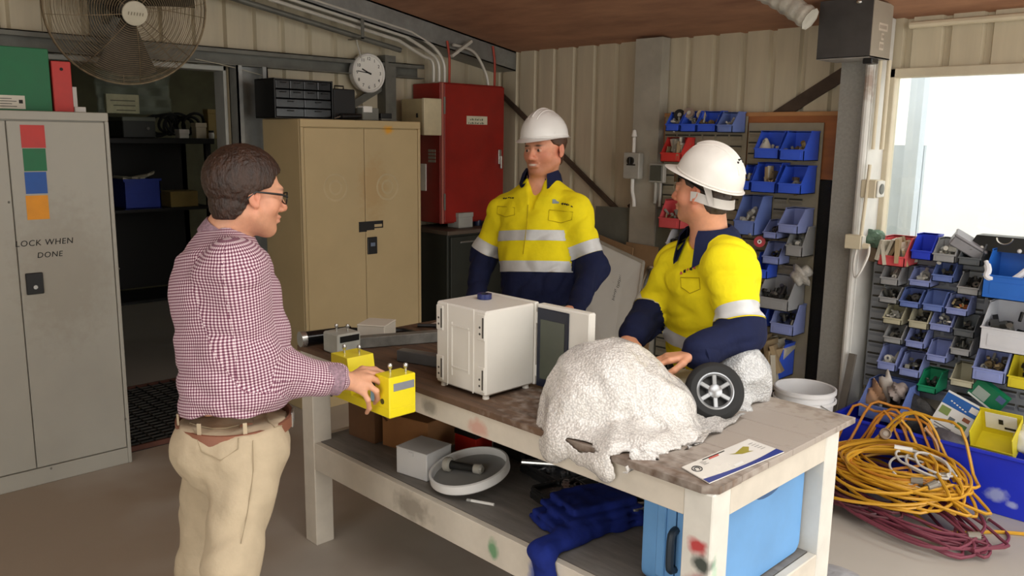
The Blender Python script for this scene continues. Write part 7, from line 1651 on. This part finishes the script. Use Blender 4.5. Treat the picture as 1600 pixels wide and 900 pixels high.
def man_lean():
    F = np.array([-.30, -.95, 0]); F /= np.linalg.norm(F); S = np.array([F[1], -F[0], 0])
    j = dict(pelvis=J(1112, 585, 3.26), neck=J(1108, 368, 3.10), side=S, fwd=F, head=J(1098, 296, 3.05), HB=frame((-.99, -.12), .03, .05))
    j.update(shR=J(1062, 418, 3.28), elR=J(1022, 485, 3.36), wrR=J(985, 528, 3.16), shL=J(1140, 415, 2.98), elL=J(1158, 520, 2.88), wrL=J(1082, 556, 2.80))
    j.update(hipR=J(1090, 620, 3.34), hipL=J(1135, 620, 3.20))
    for s_ in 'RL': h_ = V3(j['hip'+s_]); kn = h_.copy(); kn[2] = .47; an = h_-F*.03; an[2] = .09; j['kn'+s_] = kn; j['an'+s_] = an
    secs = [(0, .180, .132, .0), (.12, .190, .142, .006), (.4, .200, .140, .004), (.65, .205, .135, .0), (.82, .185, .118, -.008), (.93, .11, .085, -.006), (1, .07, .07, 0)]
    base = V3(j['pelvis']).copy(); base[2] = 0
    p = thing('person', 'man in yellow hi-vis shirt and scuffed white helmet leaning on the table', 'person', Vector(base))
    def hl(fl): hand_ops(fl, j['wrL'], (V3(J(1040, 560, 2.80))-V3(j['wrL'])), (0, 0, -1), F+np.array([0, 0, .2]), 1.0, .45)
    def hr(fl): hand_ops(fl, j['wrR'], (V3(j['wrR'])-V3(j['elR'])), (0, 0, -1), -S, 1.0, .35)
    j['handL'] = J(1055, 558, 2.80)
    make_body(p, j, '#d89a78', beard=.3, hands=(hl, hr), secs=secs, beardc='#8c6048', flush=.5, neck_r=.062)
    hair_mesh(p, j['head'], j['HB'], M('short_grey_brown_hair', '#4a3c32', .6, var=.3, scale=60), infl=.004, seed=8, zmax=.05)
    B = j['HB']; h, pt, f, u = hard_hat(p, V3(j['head'])+B[2]*.040-B[1]*.024, B, .34, .94, True)
    hp = lambda x, y, z: V3(j['head'])+x*B[0]+y*B[1]+z*B[2]
    # sunglasses pushed up under the peak, and the pale nape strap
    m = MB()
    for s_ in (-1, 1):
        vs = [hp(s_*(.004+.068*t_), .108-.045*t_**2.2, .036+dz+.01*t_) for t_ in np.linspace(0, 1, 8) for dz in (-.018, .022)]; fs = [(2*k_, 2*k_+2, 2*k_+3, 2*k_+1) for k_ in range(7)]; m.add(vs, fs); m.add([x-B[1]*.004 for x in vs], [f_[::-1] for f_ in fs])
    sg = m.build('sunglasses', M('dark_brown_lens', '#17120f', .15), p)
    for s_ in (-1, 1): m = MB(); m.tube([hp(s_*.072, .062, .05), hp(s_*.083, .02, .038), hp(s_*.086, -.02, .018), hp(s_*.084, -.05, .002)], .0035, 6); m.build('temple_arm', black_pl, sg)
    m = MB(); n = 16; vs = []
    for k_ in range(n+1):
        a = PI*.42+(PI*1.16)*k_/n
        for (rr, z_) in ((0, .012), (0, -.022)): vs.append(hp(.084*math.sin(a), .100*math.cos(a)-.018, -.012+z_-.030*max(0, -math.cos(a))))
    fs = [(2*k_, 2*k_+1, 2*k_+3, 2*k_+2) for k_ in range(n)]; m.add(vs, fs); m.add([x-B[1]*.003 for x in vs], [f_[::-1] for f_ in fs]); m.build('nape_strap', M('pale_strap', '#cfcac4', .6), h)
    m = MB(); vs = [hp(-.088, -.034, .045), hp(-.088, -.066, .045), hp(-.084, -.086, -.045), hp(-.086, -.070, -.045)]; m.add(vs, [(0, 1, 2, 3)]); m.add([x+B[0]*.003 for x in vs], [(3, 2, 1, 0)]); m.build('side_strap', M('pale_strap', '#cfcac4'), h, smooth=False)
    nk = V3(j['neck'])
    def opening(fl):
        fl.cap(nk-np.array([0, 0, .04]), nk+(V3(j['head'])-nk)*.6, .066, .085, .01, 's'); fl.cap(nk+F*.07+np.array([0, 0, .02]), nk+F*.12-np.array([0, 0, .08]), .045, .008, .01, 's')
    sh, vq = hivis_shirt(p, j, secs, [.088, .072, .058], 31, opening, -.5, [(.145, .195)], .225, (.165, .222), cuff=.86)
    collar(sh, nk+np.array([0, 0, -.014]), (V3(j['head'])-nk)*np.array([.5, .5, 1]), F, .077, .046, navy, gap=.42, flare=.042, point=.085)
    for pix in ([(1062, 432), (1090, 436), (1090, 452), (1076, 456), (1061, 448), (1062, 432)],): stitch('pocket_flap', yseam, sh, vq, pix, .0016)
    for k in range(5): patch('embroidered_mark', ink if k % 2 else M('print_red', '#d0605a'), sh, vq, [(1060+5*k, 424-1.6*k), (1060+5*k, 427.5-1.6*k), (1063.5+5*k, 427-1.6*k), (1063.5+5*k, 423.5-1.6*k)])
    m = MB(); wd = unit(V3(j['wrL'])-V3(j['elL'])); m.lathe([(.050, -.03), (.060, -.024), (.062, 0), (.060, .022), (.050, .028)], V3(j['elL'])+(V3(j['wrL'])-V3(j['elL']))*.80, wd, 26); m.build('rolled_cuff', navy, sh)
    trousers(p, j, M('dusty_work_trousers', '#a39a8e', .9, var=.1, bump=.2), (.186, .138, .045), (.185, .145), [.10, .078, .07], 33, None, M('black_leather_belt', '#17130f'), amp=.004)
    for s_ in 'RL': boot(p, j['an'+s_], F, M('tan_boot', '#7a5b38'), M('dark_sole', '#1f1b18'), 'boot')
man_lean()

# ------------------------------------------------------------------ soft things on the table: bubble wrap, wheeled instrument, cloth
def wrap_mat(name, col, alpha=1.0):
    m = M(name, col, .22, var=.05, scale=10, spec=.7, alpha=alpha); N = m.node_tree.nodes; K = m.node_tree.links; b = N['Principled BSDF']; tc = N.new('ShaderNodeTexCoord'); vo = N.new('ShaderNodeTexVoronoi'); vo.inputs['Scale'].default_value = 150; K.new(tc.outputs['Object'], vo.inputs['Vector'])
    nz = N.new('ShaderNodeTexNoise'); nz.inputs['Scale'].default_value = 9; nz.inputs['Detail'].default_value = 3; K.new(tc.outputs['Object'], nz.inputs['Vector'])
    mu = N.new('ShaderNodeMath'); mu.operation = 'MULTIPLY_ADD'; mu.inputs[1].default_value = -.55; K.new(vo.outputs['Distance'], mu.inputs[0]); K.new(nz.outputs['Fac'], mu.inputs[2])
    bp = N.new('ShaderNodeBump'); bp.inputs['Strength'].default_value = .7; bp.inputs['Distance'].default_value = .007; b.inputs['Coat Weight'].default_value = .6; b.inputs['Coat Roughness'].default_value = .12; K.new(mu.outputs[0], bp.inputs['Height']); K.new(bp.outputs['Normal'], b.inputs['Normal']); src = b.inputs['Base Color'].links[0].from_socket; r2 = N.new('ShaderNodeMapRange'); r2.inputs['From Min'].default_value = .15; r2.inputs['From Max'].default_value = .75; r2.inputs['To Min'].default_value = 1.12; r2.inputs['To Max'].default_value = .78; K.new(vo.outputs['Distance'], r2.inputs['Value']); s2 = N.new('ShaderNodeVectorMath'); s2.operation = 'SCALE'; K.new(src, s2.inputs[0]); K.new(r2.outputs[0], s2.inputs['Scale']); K.new(s2.outputs[0], b.inputs['Base Color']); b.inputs['Subsurface Weight'].default_value = .2; b.inputs['Subsurface Radius'].default_value = (.02, .02, .02); b.inputs['Subsurface Scale'].default_value = 1.0
    return m
bw = wrap_mat('bubble_wrap', '#dbd6d0')
fl = Field()
c0 = J(955, 620, 2.62)
fl.ell(J(950, 612, 2.66), (.185, .185, .165), None, .05); fl.ell(J(900, 650, 2.60), (.11, .11, .11), None, .06); fl.ell(J(1020, 640, 2.60), (.12, .13, .11), None, .06); fl.ell(J(975, 690, 2.52), (.16, .13, .055), None, .06); fl.ell(J(885, 692, 2.58), (.08, .08, .06), None, .05)
fl.ell(J(1050, 690, 2.52), (.10, .10, .05), None, .05); fl.cap(J(985, 705, 2.45), J(1005, 738, 2.34), .06, .025, .05); fl.cap(J(880, 690, 2.52), J(960, 722, 2.40), .05, .05, .05); fl.cap(J(960, 722, 2.40), J(1040, 712, 2.40), .05, .04, .05)
fl.fn(lambda X, Y, Z: np.where(Y > TY0-.006, TZ+.002-Z, -.2)+0*X, c0-.5, c0+.5, .004, 'i')
wf = wrinkle(61, .013, .09, .26, 12); wf2 = wrinkle(62, .0012, .02, .05, 12); wf3 = wrinkle(63, .0045, .07, .15, 10)
v, q = field_mesh(fl, .0062, lambda X, Y, Z: np.abs(wf(X, Y, Z))*.9-.012+np.abs(wf3(X, Y, Z))+wf2(X, Y, Z), it=1)
bwp = thing('bubble_wrap_bundle', 'big bundle of crumpled bubble wrap on the table edge', 'bubble wrap', Vector((float(c0[0]), float(c0[1]), TZ)))
put('wrapping', v, q, bw, bwp)
def sheet_part(name, par, corners, nu, nv, seed, amp, mat, edge=.012):
    a, b, c, d = [V3(x) for x in corners]; wn = wrinkle(seed, amp, .04, .12, 8); g = random.Random(seed); vs = []
    for i in range(nu):
        for k in range(nv):
            u_, w_ = i/(nu-1), k/(nv-1); e = V3((g.uniform(-1, 1), g.uniform(-1, 1), 0))*edge*(1 if i in (0, nu-1) or k in (0, nv-1) else 0); p_ = (a*(1-u_)+b*u_)*(1-w_)+(d*(1-u_)+c*u_)*w_+e; p_[2] += float(abs(wn(p_[0], p_[1], p_[2])))*1.5; vs.append(p_)
    fs = [(i*nv+k, (i+1)*nv+k, (i+1)*nv+k+1, i*nv+k+1) for i in range(nu-1) for k in range(nv-1)]; m = MB(); m.add(vs, fs); m.add([x-V3((0, 0, .003)) for x in vs], [f_[::-1] for f_ in fs]); return m.build(name, mat, par, angle=70)
sheet_part('loose_edge', bwp, [J(1040, 725, 2.36), onZ(1085, 695, TZ+.004), onZ(1165, 652, TZ+.006), onZ(1075, 650, TZ+.01)], 12, 10, 71, .012, bw)
sheet_part('loose_edge', bwp, [J(975, 742, 2.30), J(1020, 738, 2.30), onZ(1035, 712, TZ+.012), onZ(985, 705, TZ+.02)], 8, 8, 72, .01, bw)
# wheeled instrument
wi = thing('wheeled_instrument', 'grey wheeled instrument half wrapped beside the bubble wrap bundle', 'instrument', onZ(1110, 640, TZ))
wc = J(1116, 612, 2.66); wax = unit(np.array([.62, -.62, .42])); hub = M('silver_wheel_hub', '#a9abad', .3, .7)
m = MB(); m.lathe([(.058, -.022), (.078, -.024), (.090, -.016), (.094, -.004), (.094, .006), (.089, .016), (.078, .022), (.060, .020), (.058, .016), (.058, -.022)], wc, wax, 44); wh = m.build('tyre', black_rb, wi)
m = MB(); m.lathe([(.050, -.016), (.060, -.018), (.061, .018), (.055, .020), (.050, .014), (.050, -.016)], wc, wax, 36); m.build('wheel_rim', hub, wh)
m = MB(); m.lathe([(.0, .020), (.012, .020), (.022, .014), (.024, -.010)], wc, wax, 20); m.build('hub_cap', hub, wh)
a0 = Vector(wax).orthogonal().normalized(); b0 = Vector(wax).cross(a0)
for k in range(6): t = 2*PI*k/6; e = a0*math.cos(t)+b0*math.sin(t); m = MB(); m.bar(Vector(wc)+e*.018+Vector(wax)*.008, Vector(wc)+e*.054+Vector(wax)*.010, .014, .010, .002, up=tuple(wax)); m.build('spoke', hub, wh)
m = MB(); m.lathe([(.0, -.012), (.052, -.012), (.052, -.014)], wc, wax, 30); m.build('wheel_well', black_pl, wh)
bb = J(1080, 590, 2.84); m = MB(); m.obox(Vector(bb)+Vector((-.02, .02, -.055)), (.20, .16, .08), Rz(8), .008); bo_ = m.build('housing', M('grey_instrument', '#8f8c88', .5), wi); m = MB(); m.obox(Vector(bb)+Vector((-.02, .02, -.011)), (.204, .164, .014), Rz(8), .006); m.build('lid', M('beige_instrument_lid', '#b7ab98', .5), wi)
fl = Field(); fl.ell(J(1165, 600, 2.86), (.075, .09, .12), None, .05); fl.ell(J(1140, 590, 2.90), (.10, .09, .07), None, .05); fl.ell(J(1150, 640, 2.80), (.07, .06, .04), None, .05); fl.fn(lambda X, Y, Z: TZ+.002-Z+0*X+0*Y, bb-.5, bb+.5, .004, 'i')
v, q = field_mesh(fl, .0075, lambda X, Y, Z: np.abs(wf(X, Y, Z))*1.6-.012+wf2(X, Y, Z), it=1); w2 = thing('bubble_wrap_sheet', 'smaller heap of bubble wrap behind the black wheel', 'bubble wrap', onZ(1160, 640, TZ)); put('wrapping', v, q, wrap_mat('bubble_wrap_thin', '#c9c9c8'), w2)
# blue overalls on the lower shelf
bcl = cloth('royal_blue_cotton', '#1a2a78', .15)
bz = SZ
fl = Field(); P0 = onZ(862, 838, bz); P1 = onZ(1000, 806, bz)
ca = math.atan2(P1.y-P0.y, P1.x-P0.x); ea = np.array([math.cos(ca), math.sin(ca), 0]); eb = np.array([-math.sin(ca), math.cos(ca), 0])
def slab(cen, hx, hy, hz, r, droop=0.0):
    cen = V3(cen)
    def f(X, Y, Z):
        dx, dy = X-cen[0], Y-cen[1]; a_ = dx*ea[0]+dy*ea[1]; b_ = dx*eb[0]+dy*eb[1]; z_ = Z-cen[2]+droop*np.maximum(0, -b_-.03)**1.2
        qx, qy, qz = np.abs(a_)-hx+r, np.abs(b_)-hy+r, np.abs(z_)-hz+r
        return np.sqrt(np.maximum(qx, 0)**2+np.maximum(qy, 0)**2+np.maximum(qz, 0)**2)+np.minimum(np.maximum(qx, np.maximum(qy, qz)), 0)-r
    fl.fn(f, cen-max(hx, hy)-.02, cen+max(hx, hy)+.02, .006)
mid = V3((P0+P1)/2)+eb*.035-ea*.01
for i_, (sx_, sy_, ox, oy) in enumerate(((.175, .115, 0, 0), (.165, .105, -.006, -.008), (.150, .10, .012, .004), (.125, .085, .022, .012))): slab(mid+ea*ox+eb*oy+np.array([0, 0, .014+.022*i_]), sx_, sy_, .0115, .010)
cr_ = mid-ea*.15-eb*.085+np.array([0, 0, .03])
for (o1, o2, r_) in ((0, -.085, .020), (.05, -.10, .019), (.10, -.075, .018), (.145, -.05, .017)):
    a1 = cr_+ea*o1; a2 = V3((a1[0]+.0, 1.764, bz+.016)); a3 = V3((a2[0]+.03, 1.755, bz+o2)); fl.cap(a1, a2, r_, r_, .03); fl.cap(a2, a3, r_, r_*.8, .03)
fl.fn(lambda X, Y, Z: np.where(Y > 1.772, bz+.001-Z, -.2)+0*X, mid-.6, mid+.6, .004, 'i')
v, q = field_mesh(fl, .0055, lambda X, Y, Z: wrinkle(81, .0045, .04, .14, 10)(X, Y, Z), it=1)
bl_ = thing('overalls', 'folded dark blue overalls hanging over the lower shelf edge', 'clothing', Vector((P0.x+.1, P0.y, bz))); put('cloth', v, q, bcl, bl_)
# grey bag on the floor at the bottom edge
gbc = onZ(1285, 930, .12); crumple('grey_sack', 'grey plastic sack on the floor at the bottom edge of the picture', 'sack', (gbc.x, gbc.y, .10), (.20, .18, .11), M('grey_white_plastic', '#b4b4b8', .4, var=.15, scale=18, bump=.5, bscale=30), 91, .2, 36, 20)
